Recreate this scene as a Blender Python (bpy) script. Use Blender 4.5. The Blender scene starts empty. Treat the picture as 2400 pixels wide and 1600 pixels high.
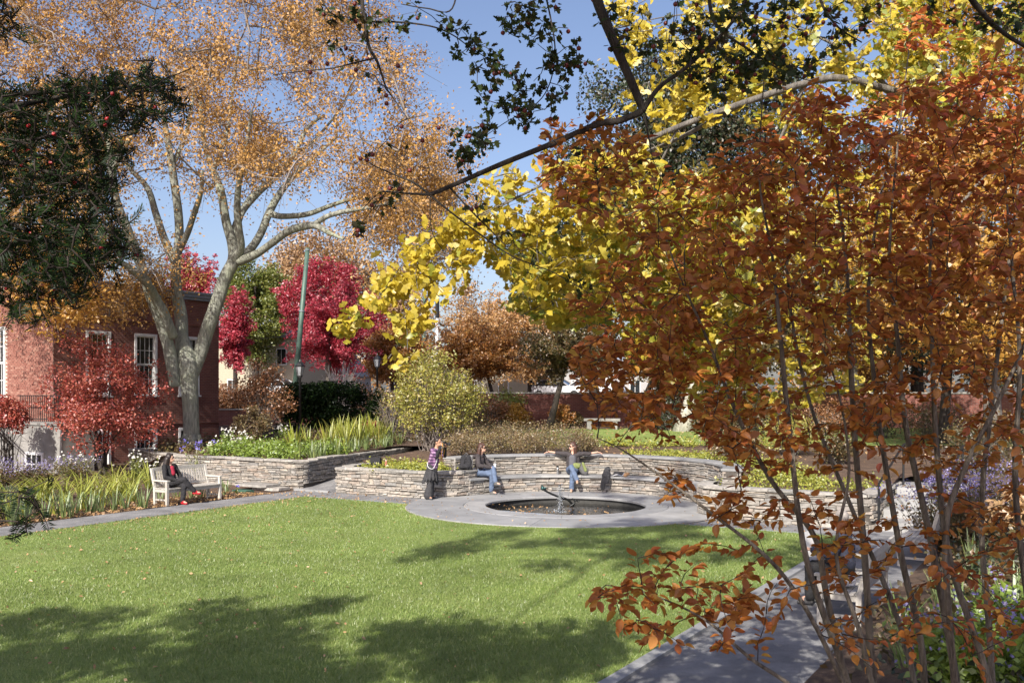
import bpy, bmesh, math, random
import numpy as np
from mathutils import Vector, Matrix
R = math.radians
sc = bpy.context.scene
COL = sc.collection
rnd = random.Random(7)
rs = np.random.RandomState(11)

# ------------------------------------------------------------------ camera, sky, sun, exposure
F, HZ, HC = 2255.0, 920.0, 2.91          # focal length and horizon row (2400 px wide picture), eye height in metres
cd = bpy.data.cameras.new('camera')
cam = bpy.data.objects.new('camera', cd)
COL.objects.link(cam)
cam.location = (0, 0, HC)
cam.rotation_euler = (R(90), 0, 0)
cd.sensor_width = 36.0
cd.lens = F / 2400 * 36
cd.shift_y = (HZ - 800) / 2400
cd.clip_start = 0.05
cd.clip_end = 6000
sc.camera = cam

SUN_EL, SUN_PHI = 37.0, 20.0             # light travels SUN_PHI degrees to the right of the view direction
world = bpy.data.worlds.new('World')
sc.world = world
world.use_nodes = True
wn = world.node_tree
sky = wn.nodes.new('ShaderNodeTexSky')
sky.sky_type = 'NISHITA'
sky.sun_disc = False
sky.sun_elevation = R(SUN_EL)
sky.sun_rotation = R(180 + SUN_PHI)
sky.altitude = 20
sky.air_density = 1.0
sky.dust_density = 2.2
sky.ozone_density = 3.5
tint = wn.nodes.new('ShaderNodeMixRGB'); tint.blend_type = 'MULTIPLY'; tint.inputs[0].default_value = 1.0; tint.inputs[2].default_value = (1.15, 1.0, 0.99, 1)
wn.links.new(sky.outputs[0], tint.inputs[1]); wn.links.new(tint.outputs[0], wn.nodes['Background'].inputs[0])
wn.nodes['Background'].inputs[1].default_value = 0.115
sl = bpy.data.lights.new('sun', 'SUN')
sl.energy = 5.0
sl.angle = R(0.53)
sl.color = (1.0, 0.93, 0.82)
so = bpy.data.objects.new('sun', sl)
COL.objects.link(so)
_d = Vector((math.sin(R(SUN_PHI)) * math.cos(R(SUN_EL)), math.cos(R(SUN_PHI)) * math.cos(R(SUN_EL)), -math.sin(R(SUN_EL))))
so.rotation_euler = _d.to_track_quat('-Z', 'Y').to_euler()
so.location = (-20, -40, 40)
sc.view_settings.view_transform = 'Standard'
sc.view_settings.look = 'None'
sc.view_settings.exposure = 0.6
sc.view_settings.gamma = 1.0
sc.view_settings.use_curve_mapping = False
sc.cycles.max_bounces = 6
sc.cycles.diffuse_bounces = 3
sc.cycles.transmission_bounces = 4
sc.cycles.transparent_max_bounces = 6
sc.cycles.use_denoising = True

# ------------------------------------------------------------------ coordinates
C0 = np.array([-5.8, 27.0])               # back left corner of the lawn
UA = np.array([0.515, 0.857])             # along the lawn, away from the camera
VA = np.array([0.857, -0.515])            # across the lawn, to the right
def W(u, v, z=0.0):
    p = C0 + UA * u + VA * v
    return Vector((p[0], p[1], z))
def UV(x, y):
    dx, dy = x - C0[0], y - C0[1]
    return dx * UA[0] + dy * UA[1], dx * VA[0] + dy * VA[1]
ROTU = math.atan2(UA[1], UA[0])           # rotation that turns local +x into the lawn's length
def P(px, py, Y):
    return Vector(((px - 1200) / F * Y, Y, HC - (py - HZ) / F * Y))
def G(px, py, z=0.0):
    Y = (HC - z) * F / (py - HZ)
    return Vector(((px - 1200) / F * Y, Y, z))
POOL_U, POOL_V = 1.75, 7.32
PC = W(POOL_U, POOL_V)
def ring(r, a, z=0.0):                    # a = angle from the garden's long axis, + to the right
    return W(POOL_U + r * math.cos(a), POOL_V + r * math.sin(a), z)
def smooth(x):
    x = min(1.0, max(0.0, x))
    return x * x * (3 - 2 * x)
def upz(u, v):                            # height of the upper garden behind the walls
    z = 0.80 + 0.02 * min(25, max(0, u - 2)) + 0.03 * min(40, max(0, u - 30))
    if u < 6 and (-0.4 < v < 4.2 or 10.4 < v < 15.0):
        z = 0.64 + (z - 0.64) * smooth((u - 3) / 3)
    if v < -1.69 and u < 20:
        vl = -7.8 - 3.8 * min(1, max(0, (u - 1.75) / 3))
        k = smooth((v - (vl - 2.2)) / 2.2)
        k = max(k, smooth((u - 13) / 5))
        z = z * k
    return z
def bankz(u, v):                          # planted bank right of the right-hand path
    return 1.3 * smooth((v - 16.2) / 3.6)

# ------------------------------------------------------------------ objects
def tag(o, label=None, cat=None, group=None, kind=None):
    if label: o['label'] = label
    if cat: o['category'] = cat
    if group: o['group'] = group
    if kind: o['kind'] = kind
    return o
def empty(name, loc, label, cat, group=None, rz=0.0):
    o = bpy.data.objects.new(name, None)
    o.empty_display_size = 0.2
    COL.objects.link(o)
    o.location = loc
    o.rotation_euler = (0, 0, rz)
    return tag(o, label, cat, group)
def link(name, me, mat=None, parent=None, loc=None, rot=None):
    o = bpy.data.objects.new(name, me)
    COL.objects.link(o)
    if mat is not None and len(me.materials) == 0:
        me.materials.append(mat)
    if parent is not None:
        o.parent = parent
    if loc is not None: o.location = loc
    if rot is not None: o.rotation_euler = rot
    return o
class MB:
    def __init__(s): s.v = []; s.f = []; s.sm = False
    def add(s, vs, fs):
        n = len(s.v)
        s.v.extend([tuple(v) for v in vs])
        s.f.extend([tuple(i + n for i in f) for f in fs])
        return s
    def box(s, a, b, M=None):
        x0, y0, z0 = a; x1, y1, z1 = b
        vs = [(x0,y0,z0),(x1,y0,z0),(x1,y1,z0),(x0,y1,z0),(x0,y0,z1),(x1,y0,z1),(x1,y1,z1),(x0,y1,z1)]
        if M is not None: vs = [M @ Vector(v) for v in vs]
        return s.add(vs, [(0,3,2,1),(4,5,6,7),(0,1,5,4),(1,2,6,5),(2,3,7,6),(3,0,4,7)])
    def bar(s, p, q, w, h, up=(0,0,1)):
        p, q = Vector(p), Vector(q)
        d = (q - p); L = d.length; d.normalize()
        upv = Vector(up)
        if abs(d.dot(upv)) > 0.98: upv = Vector((0, 1, 0))
        x = d.cross(upv).normalized(); y = x.cross(d).normalized()
        vs = []
        for c in (p, q):
            for sx, sy in ((-1,-1),(1,-1),(1,1),(-1,1)):
                vs.append(c + x * (sx * w / 2) + y * (sy * h / 2))
        return s.add(vs, [(3,2,1,0),(4,5,6,7),(0,1,5,4),(1,2,6,5),(2,3,7,6),(3,0,4,7)])
    def tube(s, pts, rad, n=6, cap=True):
        pts = [Vector(p) for p in pts]
        m = len(pts)
        if not hasattr(rad, '__len__'): rad = [rad] * m
        base = len(s.v)
        ref = None
        for i, p in enumerate(pts):
            t = (pts[min(i + 1, m - 1)] - pts[max(i - 1, 0)])
            if t.length < 1e-9: t = Vector((0, 0, 1))
            t.normalize()
            if ref is None:
                ref = Vector((0, 0, 1)) if abs(t.z) < 0.9 else Vector((1, 0, 0))
            x = t.cross(ref)
            if x.length < 1e-5: x = t.cross(Vector((0.3, 1, 0.2)))
            x.normalize(); y = t.cross(x); ref = y.cross(t) * -1 if False else ref
            for k in range(n):
                a = 2 * math.pi * k / n
                s.v.append(tuple(p + (x * math.cos(a) + y * math.sin(a)) * rad[i]))
        for i in range(m - 1):
            for k in range(n):
                a = base + i * n + k; b = base + i * n + (k + 1) % n
                s.f.append((a, b, b + n, a + n))
        if cap and n > 2:
            s.f.append(tuple(base + k for k in reversed(range(n))))
            s.f.append(tuple(base + (m - 1) * n + k for k in range(n)))
        return s
    def lathe(s, prof, n=16, M=None, cap=True):
        base = len(s.v)
        for r, z in prof:
            for k in range(n):
                a = 2 * math.pi * k / n
                v = Vector((r * math.cos(a), r * math.sin(a), z))
                s.v.append(tuple(M @ v if M is not None else v))
        for i in range(len(prof) - 1):
            for k in range(n):
                a = base + i * n + k; b = base + i * n + (k + 1) % n
                s.f.append((a, b, b + n, a + n))
        if cap:
            s.f.append(tuple(base + k for k in reversed(range(n))))
            s.f.append(tuple(base + (len(prof) - 1) * n + k for k in range(n)))
        return s
    def ball(s, c, r, n=8, m=6, sc3=(1,1,1)):
        c = Vector(c)
        prof = [(max(1e-4, r * math.sin(math.pi * i / m)), -r * math.cos(math.pi * i / m)) for i in range(m + 1)]
        M = Matrix.Translation(c) @ Matrix.Diagonal((sc3[0], sc3[1], sc3[2], 1))
        return s.lathe(prof, n, M, cap=False)
    def mesh(s, name, smooth=False):
        me = bpy.data.meshes.new(name)
        me.from_pydata(s.v, [], s.f)
        me.update()
        if smooth: me.polygons.foreach_set('use_smooth', [True] * len(me.polygons))
        return me
    def build(s, name, mat, parent=None, smooth=False, loc=None, rot=None):
        return link(name, s.mesh(name, smooth), mat, parent, loc, rot)
def np_mesh(name, V, Fq, smooth=False):
    me = bpy.data.meshes.new(name)
    V = np.ascontiguousarray(V, dtype=np.float32); Fq = np.ascontiguousarray(Fq, dtype=np.int32)
    k = Fq.shape[1]
    me.vertices.add(len(V)); me.vertices.foreach_set('co', V.ravel())
    me.loops.add(Fq.size); me.loops.foreach_set('vertex_index', Fq.ravel())
    me.polygons.add(len(Fq))
    me.polygons.foreach_set('loop_start', np.arange(0, Fq.size, k, dtype=np.int32))
    try: me.polygons.foreach_set('loop_total', np.full(len(Fq), k, dtype=np.int32))
    except Exception: pass
    me.update(calc_edges=True)
    if smooth: me.polygons.foreach_set('use_smooth', [True] * len(Fq))
    return me

# ------------------------------------------------------------------ materials
def newmat(name):
    m = bpy.data.materials.new(name); m.use_nodes = True
    nt = m.node_tree
    return m, nt, nt.nodes['Principled BSDF']
def ramp(nt, cols):
    r = nt.nodes.new('ShaderNodeValToRGB')
    e = r.color_ramp.elements
    e[0].position = cols[0][0]; e[0].color = (*cols[0][1], 1)
    e[1].position = cols[-1][0]; e[1].color = (*cols[-1][1], 1)
    for p, c in cols[1:-1]:
        n = e.new(p); n.color = (*c, 1)
    return r
def noise(nt, scale, detail=4, rough=0.6, coord='Object', dist=0.0):
    tc = nt.nodes.new('ShaderNodeTexCoord')
    n = nt.nodes.new('ShaderNodeTexNoise')
    n.inputs['Scale'].default_value = scale; n.inputs['Detail'].default_value = detail
    n.inputs['Roughness'].default_value = rough; n.inputs['Distortion'].default_value = dist
    nt.links.new(tc.outputs[coord], n.inputs['Vector'])
    return n
def bump(nt, bsdf, src, strength=0.3, dist=0.01):
    b = nt.nodes.new('ShaderNodeBump')
    b.inputs['Strength'].default_value = strength; b.inputs['Distance'].default_value = dist
    nt.links.new(src, b.inputs['Height']); nt.links.new(b.outputs[0], bsdf.inputs['Normal'])
def mat_plain(name, col, rough=0.6, metal=0.0, spread=0.25, scale=12, bmp=0.15, coord='Object', bscale=60, bd=0.004):
    m, nt, b = newmat(name)
    n = noise(nt, scale, 5, 0.6, coord)
    lo = tuple(c * (1 - spread) for c in col); hi = tuple(min(1, c * (1 + spread)) for c in col)
    r = ramp(nt, [(0.3, lo), (0.7, hi)])
    nt.links.new(n.outputs['Fac'], r.inputs[0]); nt.links.new(r.outputs[0], b.inputs['Base Color'])
    b.inputs['Roughness'].default_value = rough; b.inputs['Metallic'].default_value = metal
    if bmp:
        n2 = noise(nt, bscale, 4, 0.6, coord)
        bump(nt, b, n2.outputs['Fac'], bmp, bd)
    return m
def mat_rand(name, cols, rough=0.85, grain=18, gspread=0.35, bmp=0.5, bscale=45, bd=0.006):
    """colour picked per object and per loose piece, with grain over it"""
    m, nt, b = newmat(name)
    oi = nt.nodes.new('ShaderNodeObjectInfo'); ge = nt.nodes.new('ShaderNodeNewGeometry')
    ad = nt.nodes.new('ShaderNodeMath'); ad.operation = 'ADD'
    fr = nt.nodes.new('ShaderNodeMath'); fr.operation = 'FRACT'
    nt.links.new(oi.outputs['Random'], ad.inputs[0]); nt.links.new(ge.outputs['Random Per Island'], ad.inputs[1])
    nt.links.new(ad.outputs[0], fr.inputs[0])
    r = ramp(nt, cols); nt.links.new(fr.outputs[0], r.inputs[0])
    n = noise(nt, grain, 6, 0.65, 'Object')
    mr = nt.nodes.new('ShaderNodeMapRange'); mr.inputs['To Min'].default_value = 1 - gspread; mr.inputs['To Max'].default_value = 1 + gspread
    mr.inputs['From Min'].default_value = 0.3; mr.inputs['From Max'].default_value = 0.7
    nt.links.new(n.outputs['Fac'], mr.inputs[0])
    mx = nt.nodes.new('ShaderNodeVectorMath'); mx.operation = 'SCALE'
    nt.links.new(r.outputs[0], mx.inputs[0]); nt.links.new(mr.outputs[0], mx.inputs['Scale'])
    nt.links.new(mx.outputs[0], b.inputs['Base Color'])
    b.inputs['Roughness'].default_value = rough
    n2 = noise(nt, bscale, 5, 0.65, 'Object')
    bump(nt, b, n2.outputs['Fac'], bmp, bd)
    return m
def mat_leaf(name, cols, transl=0.35, gloss=0.06, rough=0.45):
    m = bpy.data.materials.new(name); m.use_nodes = True
    nt = m.node_tree; nt.nodes.remove(nt.nodes['Principled BSDF'])
    out = nt.nodes['Material Output']
    oi = nt.nodes.new('ShaderNodeObjectInfo'); ge = nt.nodes.new('ShaderNodeNewGeometry')
    ad = nt.nodes.new('ShaderNodeMath'); ad.operation = 'ADD'
    fr = nt.nodes.new('ShaderNodeMath'); fr.operation = 'FRACT'
    nt.links.new(oi.outputs['Random'], ad.inputs[0]); nt.links.new(ge.outputs['Random Per Island'], ad.inputs[1])
    nt.links.new(ad.outputs[0], fr.inputs[0])
    r = ramp(nt, cols); nt.links.new(fr.outputs[0], r.inputs[0])
    d = nt.nodes.new('ShaderNodeBsdfDiffuse'); t = nt.nodes.new('ShaderNodeBsdfTranslucent'); g = nt.nodes.new('ShaderNodeBsdfGlossy')
    g.inputs['Roughness'].default_value = rough; g.inputs['Color'].default_value = (0.9, 0.92, 1, 1)
    nz = noise(nt, 55, 3, 0.6); mr = nt.nodes.new('ShaderNodeMapRange'); mr.inputs['From Min'].default_value = 0.3; mr.inputs['From Max'].default_value = 0.7; mr.inputs['To Min'].default_value = 0.72; mr.inputs['To Max'].default_value = 1.2
    nt.links.new(nz.outputs['Fac'], mr.inputs[0]); mx = nt.nodes.new('ShaderNodeVectorMath'); mx.operation = 'SCALE'
    nt.links.new(r.outputs[0], mx.inputs[0]); nt.links.new(mr.outputs[0], mx.inputs['Scale'])
    nt.links.new(mx.outputs[0], d.inputs[0]); nt.links.new(mx.outputs[0], t.inputs[0])
    m1 = nt.nodes.new('ShaderNodeMixShader'); m1.inputs[0].default_value = transl
    nt.links.new(d.outputs[0], m1.inputs[1]); nt.links.new(t.outputs[0], m1.inputs[2])
    m2 = nt.nodes.new('ShaderNodeMixShader'); m2.inputs[0].default_value = gloss
    nt.links.new(m1.outputs[0], m2.inputs[1]); nt.links.new(g.outputs[0], m2.inputs[2])
    nt.links.new(m2.outputs[0], out.inputs['Surface'])
    return m

# ------------------------------------------------------------------ leaves and branches
LEAF2 = (np.array([(0,0,0),(0.32,0.5,0.07),(0,1,0),(-0.32,0.5,0.07)]) - [0,0.5,0], np.array([(0,1,2),(0,2,3)]))
def _oval():
    ys = [0.0, 0.12, 0.35, 0.62, 0.86, 1.0]; ws = [0, 0.17, 0.285, 0.27, 0.13, 0]
    V = []; 
    for y, w in zip(ys, ws):
        zc = -0.10 * (y - 0.3) ** 2
        V += [(-w, y, zc + 0.09 * w / 0.28), (0, y, zc), (w, y, zc + 0.09 * w / 0.28)]
    T = []
    for i in range(5):
        a = 3 * i
        for k in (0, 1):
            T += [(a+k, a+k+1, a+k+4), (a+k, a+k+4, a+k+3)]
    V = np.array(V); 
    V2 = np.vstack([V, [(-0.012, -0.16, 0), (0.012, -0.16, 0), (0, 0.02, 0)]])
    T += [(18, 19, 20)]
    return V2, np.array(T)
OVAL = _oval()
def _fan():
    V = [(0, 0, 0)]; n = 9
    for i in range(n):
        a = R(-68 + 136 * i / (n - 1)); r = 0.78 + (0.06 if i % 2 else 0.0)
        if i == n // 2: r = 0.58
        V.append((r * math.sin(a), r * math.cos(a), 0.07 * math.cos(3 * a) + (0.04 if i % 2 else -0.02)))
    T = [(0, i + 2, i + 1) for i in range(n - 1)]
    k = len(V); V += [(-0.012, -0.55, -0.05), (0.012, -0.55, -0.05), (0.016, 0.03, 0), (-0.016, 0.03, 0)]
    T += [(k, k + 1, k + 2), (k, k + 2, k + 3)]
    return np.array(V), np.array(T)
FAN = _fan()
def _lobed():
    out = [(0.0,0.0),(0.20,0.10),(0.50,0.22),(0.27,0.38),(0.55,0.62),(0.24,0.66),(0.20,0.92),(0,1.05),(-0.20,0.92),(-0.24,0.66),(-0.55,0.62),(-0.27,0.38),(-0.50,0.22),(-0.20,0.10)]
    V = [(0, 0.45, -0.04)] + [(x, y, 0.06 * abs(x) * 2) for x, y in out]
    n = len(out)
    T = [(0, 1 + i, 1 + (i + 1) % n) for i in range(n)]
    k = len(V); V += [(-0.02, -0.4, 0), (0.02, -0.4, 0), (0, 0.1, 0)]; T += [(k, k + 1, k + 2)]
    return np.array(V), np.array(T)
LOBED = _lobed()
STAR = (np.array([(0,-0.1,0),(0.18,0.18,0.03),(0.52,0.22,0),(0.26,0.42,0.03),(0.40,0.75,0),(0.1,0.62,0.02),(0,1.0,0),(-0.1,0.62,0.02),(-0.40,0.75,0),(-0.26,0.42,0.03),(-0.52,0.22,0),(-0.18,0.18,0.03)]) - [0, 0.4, 0],
        np.array([(0,1,11),(1,2,3),(11,9,10),(1,3,5),(3,4,5),(11,7,9),(9,7,8),(5,6,7),(1,5,7),(1,7,11)]))
def unit(a): return a / np.maximum(1e-9, np.linalg.norm(a, axis=-1, keepdims=True))
def frames(N, rg, nbias=(0, 0, 1), nk=0.8, tbias=None, tk=0.0):
    n = unit(rg.normal(size=(N, 3)) + np.asarray(nbias) * nk)
    t = rg.normal(size=(N, 3))
    if tbias is not None: t = unit(t) + np.asarray(tbias) * tk
    t = unit(t - n * (t * n).sum(1, keepdims=True))
    x = np.cross(t, n)
    return np.stack([x, t, n], axis=1)      # rows: local x, y, z in world
def leaf_mesh(name, pos, size, Rm, tmpl):
    T, Fc = tmpl
    N = len(pos); k = len(T)
    S3 = np.stack([rs.uniform(0.78, 1.15, N), np.ones(N), rs.normal(1.0, 1.3, N)], 1)      # width and curl differ leaf by leaf
    V = pos[:, None, :] + (T[None] * S3[:, None, :] * size[:, None, None]) @ Rm
    Fq = Fc[None] + (np.arange(N) * k)[:, None, None]
    return np_mesh(name, V.reshape(-1, 3), Fq.reshape(-1, 3))
def leaf_parts(root, pos, size, Rm, tmpl, mat, name='leaf', limit=300, rest='foliage', nvar=6):
    """the leaves that show largest as objects of their own, the others joined"""
    rp = np.array(root.location)
    d = np.linalg.norm(pos - np.array([0, 0, HC]), axis=1)
    px = (pos[:, 0] / np.maximum(0.1, pos[:, 1])) * F + 1200; py = HZ - (pos[:, 2] - HC) / np.maximum(0.1, pos[:, 1]) * F
    vis = (px > 5) & (px < 2395) & (py > 5) & (py < 1595)
    order = np.argsort(np.where(vis, d / size, 1e9))
    top = order[:limit]; oth = order[limit:]
    base = [np_mesh(name, tmpl[0] * (1, 1, 1 + 0.5 * i - 1.0), tmpl[1]) for i in range(nvar)]
    for i, k in enumerate(top):
        o = link(name, base[i % nvar], mat, root)
        M = Matrix(Rm[k].T.tolist()).to_4x4()
        o.matrix_basis = Matrix.Translation(Vector(pos[k] - rp)) @ M @ Matrix.Scale(float(size[k]), 4)
    if len(oth):
        o = link(rest, leaf_mesh(rest, pos[oth] - rp, size[oth], Rm[oth], tmpl), mat, root)
        o['kind'] = 'stuff'
def bezier(p0, p1, p2, p3, n):
    t = np.linspace(0, 1, n)[:, None]
    return (1-t)**3*p0 + 3*(1-t)**2*t*p1 + 3*(1-t)*t*t*p2 + t**3*p3
def spline(pts, n):
    """Catmull-Rom through pts (k,3) sampled n per span; also carries extra columns"""
    p = np.asarray(pts, float); out = []
    for i in range(len(p) - 1):
        a = p[max(i - 1, 0)]; b = p[i]; c = p[i + 1]; d = p[min(i + 2, len(p) - 1)]
        for t in np.linspace(0, 1, n, endpoint=False):
            out.append(0.5 * ((2*b) + (-a + c)*t + (2*a - 5*b + 4*c - d)*t*t + (-a + 3*b - 3*c + d)*t**3))
    out.append(p[-1])
    return np.array(out)
def wob(pts, amp, rg):
    pts = np.array(pts); n = len(pts)
    k = rg.normal(size=pts.shape) * amp
    k[0] = 0
    return pts + k
def in_poly(x, y, poly):
    c = False; n = len(poly); j = n - 1
    for i in range(n):
        xi, yi = poly[i]; xj, yj = poly[j]
        if (yi > y) != (yj > y) and x < (xj - xi) * (y - yi) / (yj - yi) + xi: c = not c
        j = i
    return c
def poly_pts(poly, n, rg):
    xs = [p[0] for p in poly]; ys = [p[1] for p in poly]; out = []
    while len(out) < n:
        x = rg.uniform(min(xs), max(xs)); y = rg.uniform(min(ys), max(ys))
        if in_poly(x, y, poly): out.append((x, y))
    return out
def grow(nodes, targets, rg, seg=0.05, sag=0.15, dirs=None, maxreach=1e9, addfrom=0.4):
    """joins every target to the nearest wood already there by a curved twig"""
    nodes = np.array(nodes, float); twigs = []
    buf = np.zeros((len(nodes) + len(targets) * 14, 3)); buf[:len(nodes)] = nodes; nn = len(nodes)
    dist = np.array([np.min(((nodes - t) ** 2).sum(1)) for t in targets])
    for i in np.argsort(dist):
        t = np.asarray(targets[i], float)
        d2 = ((buf[:nn] - t) ** 2).sum(1)
        k = int(np.argmin(d2)); L = math.sqrt(d2[k])
        if L < 1e-3 or L > maxreach: continue
        a = buf[k].copy()
        m = max(3, min(12, int(L / seg) + 2))
        mid = (a + t) / 2 + rg.normal(size=3) * L * 0.10 + np.array([0, 0, sag * L])
        tt = np.linspace(0, 1, m)[:, None]
        pts = (1-tt)**2*a + 2*(1-tt)*tt*mid + tt*tt*t
        pts[1:-1] += rg.normal(size=(m - 2, 3)) * L * 0.012
        twigs.append((pts, L))
        add = pts[int(m * addfrom):]
        buf[nn:nn + len(add)] = add; nn += len(add)
    return twigs
# ------------------------------------------------------------------ material library
M_ = {}
def brick_mat(name, c1, c2, mortar, sx=1.0):
    m, nt, b = newmat(name)
    tc = nt.nodes.new('ShaderNodeTexCoord'); sp = nt.nodes.new('ShaderNodeSeparateXYZ'); cb = nt.nodes.new('ShaderNodeCombineXYZ')
    nt.links.new(tc.outputs['Object'], sp.inputs[0])
    nt.links.new(sp.outputs['X'], cb.inputs['X']); nt.links.new(sp.outputs['Z'], cb.inputs['Y'])
    bt = nt.nodes.new('ShaderNodeTexBrick')
    nt.links.new(cb.outputs[0], bt.inputs['Vector'])
    bt.inputs['Scale'].default_value = 1.0
    bt.inputs['Brick Width'].default_value = 0.215; bt.inputs['Row Height'].default_value = 0.075
    bt.inputs['Mortar Size'].default_value = 0.007; bt.inputs['Mortar Smooth'].default_value = 0.3
    bt.inputs['Color1'].default_value = (*c1, 1); bt.inputs['Color2'].default_value = (*c2, 1); bt.inputs['Mortar'].default_value = (*mortar, 1)
    n = noise(nt, 0.9, 6, 0.65)
    mr = nt.nodes.new('ShaderNodeMapRange'); mr.inputs['From Min'].default_value = 0.3; mr.inputs['From Max'].default_value = 0.7
    mr.inputs['To Min'].default_value = 0.7; mr.inputs['To Max'].default_value = 1.25
    nt.links.new(n.outputs['Fac'], mr.inputs[0])
    mx = nt.nodes.new('ShaderNodeVectorMath'); mx.operation = 'SCALE'
    nt.links.new(bt.outputs['Color'], mx.inputs[0]); nt.links.new(mr.outputs[0], mx.inputs['Scale'])
    nt.links.new(mx.outputs[0], b.inputs['Base Color']); b.inputs['Roughness'].default_value = 0.9
    iv = nt.nodes.new('ShaderNodeMath'); iv.operation = 'SUBTRACT'; iv.inputs[0].default_value = 1
    nt.links.new(bt.outputs['Fac'], iv.inputs[1]); bump(nt, b, iv.outputs[0], 0.6, 0.006)
    return m
M_['brick'] = brick_mat('brick_courses', (0.22, 0.075, 0.055), (0.155, 0.05, 0.04), (0.20, 0.155, 0.13))
M_['brick_one'] = mat_rand('single_bricks', [(0, (0.21, 0.075, 0.055)), (0.3, (0.28, 0.12, 0.09)), (0.65, (0.235, 0.09, 0.068)), (1, (0.35, 0.185, 0.14))], 0.9, 14, 0.25)
M_['mortar'] = mat_plain('lime_mortar', (0.47, 0.42, 0.37), 0.95)
M_['stone'] = mat_rand('field_stone', [(0, (0.19, 0.18, 0.165)), (0.2, (0.33, 0.30, 0.26)), (0.4, (0.255, 0.245, 0.23)), (0.55, (0.36, 0.315, 0.26)), (0.7, (0.21, 0.21, 0.205)), (0.85, (0.28, 0.23, 0.19)), (1, (0.41, 0.39, 0.355))], 0.9, 9, 0.38, 0.8, 30, 0.012)
M_['capstone'] = mat_rand('cap_stone', [(0, (0.25, 0.245, 0.23)), (0.5, (0.33, 0.31, 0.28)), (1, (0.38, 0.36, 0.33))], 0.9, 7, 0.35, 0.8, 25, 0.012)
M_['core'] = mat_plain('wall_core', (0.09, 0.08, 0.07), 1.0)
M_['blue'] = mat_rand('bluestone', [(0, (0.235, 0.24, 0.245)), (0.5, (0.285, 0.29, 0.295)), (1, (0.325, 0.325, 0.32))], 0.7, 1.6, 0.2, 0.25, 40, 0.003)
M_['concrete'] = mat_plain('weathered_concrete', (0.25, 0.245, 0.235), 0.9, 0, 0.35, 1.6, 0.4, bscale=25)
M_['white'] = mat_plain('white_paint', (0.74, 0.75, 0.76), 0.5, 0, 0.08, 6, 0.1)
M_['slate'] = mat_plain('grey_painted_trim', (0.22, 0.25, 0.30), 0.5, 0, 0.12)
M_['iron'] = mat_plain('black_iron', (0.018, 0.019, 0.021), 0.45, 0.2, 0.2)
M_['teak'] = mat_rand('silvered_teak', [(0, (0.40, 0.375, 0.335)), (0.5, (0.48, 0.455, 0.41)), (1, (0.55, 0.525, 0.48))], 0.8, 20, 0.16, 0.3, 50, 0.002)
def glass_mat():
    m, nt, b = newmat('window_glass')
    b.inputs['Base Color'].default_value = (0.02, 0.024, 0.027, 1); b.inputs['Roughness'].default_value = 0.04
    b.inputs['IOR'].default_value = 1.6
    n = noise(nt, 1.3, 2); bump(nt, b, n.outputs['Fac'], 0.04, 0.02)
    return m
M_['glass'] = glass_mat()
def ground_mat(name, cols, s1, s2, rough=0.95, b=0.6, bs=30, bd=0.02):
    m, nt, p = newmat(name)
    n1 = noise(nt, s1, 6, 0.7); n2 = noise(nt, s2, 3, 0.7)
    ad = nt.nodes.new('ShaderNodeMath'); ad.operation = 'MULTIPLY_ADD'; ad.inputs[1].default_value = 0.55
    ml = nt.nodes.new('ShaderNodeMath'); ml.operation = 'MULTIPLY'; ml.inputs[1].default_value = 0.45
    nt.links.new(n2.outputs['Fac'], ml.inputs[0])
    nt.links.new(n1.outputs['Fac'], ad.inputs[0]); nt.links.new(ml.outputs[0], ad.inputs[2])
    r = ramp(nt, cols); nt.links.new(ad.outputs[0], r.inputs[0]); nt.links.new(r.outputs[0], p.inputs['Base Color'])
    p.inputs['Roughness'].default_value = rough
    n3 = noise(nt, bs, 4, 0.7); bump(nt, p, n3.outputs['Fac'], b, bd)
    return m
M_['lawn'] = ground_mat('mown_turf', [(0.36, (0.13, 0.19, 0.04)), (0.5, (0.22, 0.31, 0.065)), (0.66, (0.35, 0.41, 0.13))], 0.5, 60, 0.9, 0.9, 160, 0.03)
M_['gravel'] = ground_mat('blue_grey_stone_dust', [(0.38, (0.115, 0.115, 0.12)), (0.52, (0.225, 0.225, 0.23)), (0.64, (0.35, 0.35, 0.35))], 1.1, 130, 0.95, 0.7, 190, 0.012)
M_['mulch'] = ground_mat('bark_mulch', [(0.36, (0.055, 0.034, 0.024)), (0.52, (0.13, 0.083, 0.055)), (0.66, (0.27, 0.17, 0.105))], 2.5, 70, 0.95, 0.9, 60, 0.04)
M_['asphalt'] = ground_mat('asphalt', [(0.4, (0.04, 0.04, 0.042)), (0.6, (0.065, 0.065, 0.068))], 2, 90)

# ------------------------------------------------------------------ ground
def uvgrid(us, vs, zf, keep, lift=0.0):
    mb = MB(); idx = {}
    def vid(i, j):
        if (i, j) not in idx:
            idx[(i, j)] = len(mb.v); mb.v.append(tuple(W(us[i], vs[j], zf(us[i], vs[j]) + lift)))
        return idx[(i, j)]
    for i in range(len(us) - 1):
        for j in range(len(vs) - 1):
            if keep(us[i], us[i + 1], vs[j], vs[j + 1]):
                mb.f.append((vid(i, j), vid(i, j + 1), vid(i + 1, j + 1), vid(i + 1, j)))
    return mb
GR = [-2500, -300, -40, -12] ; GU = np.array(GR + list(np.arange(-1.5, 5.01, 0.25)) + [12, 40, 300, 2500]); GV = np.array(GR + [0] + list(np.arange(4.25, 10.6, 0.25)) + [16, 40, 300, 2500])
def flat(name, poly, z, mat, n=1):
    mb = MB(); mb.add([(p[0], p[1], z) for p in poly], [tuple(range(len(poly)))])
    o = mb.build(name, mat); return tag(o, kind='structure')
def uvpoly(l): return [W(u, v) for u, v in l]
LW = 14.65
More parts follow.
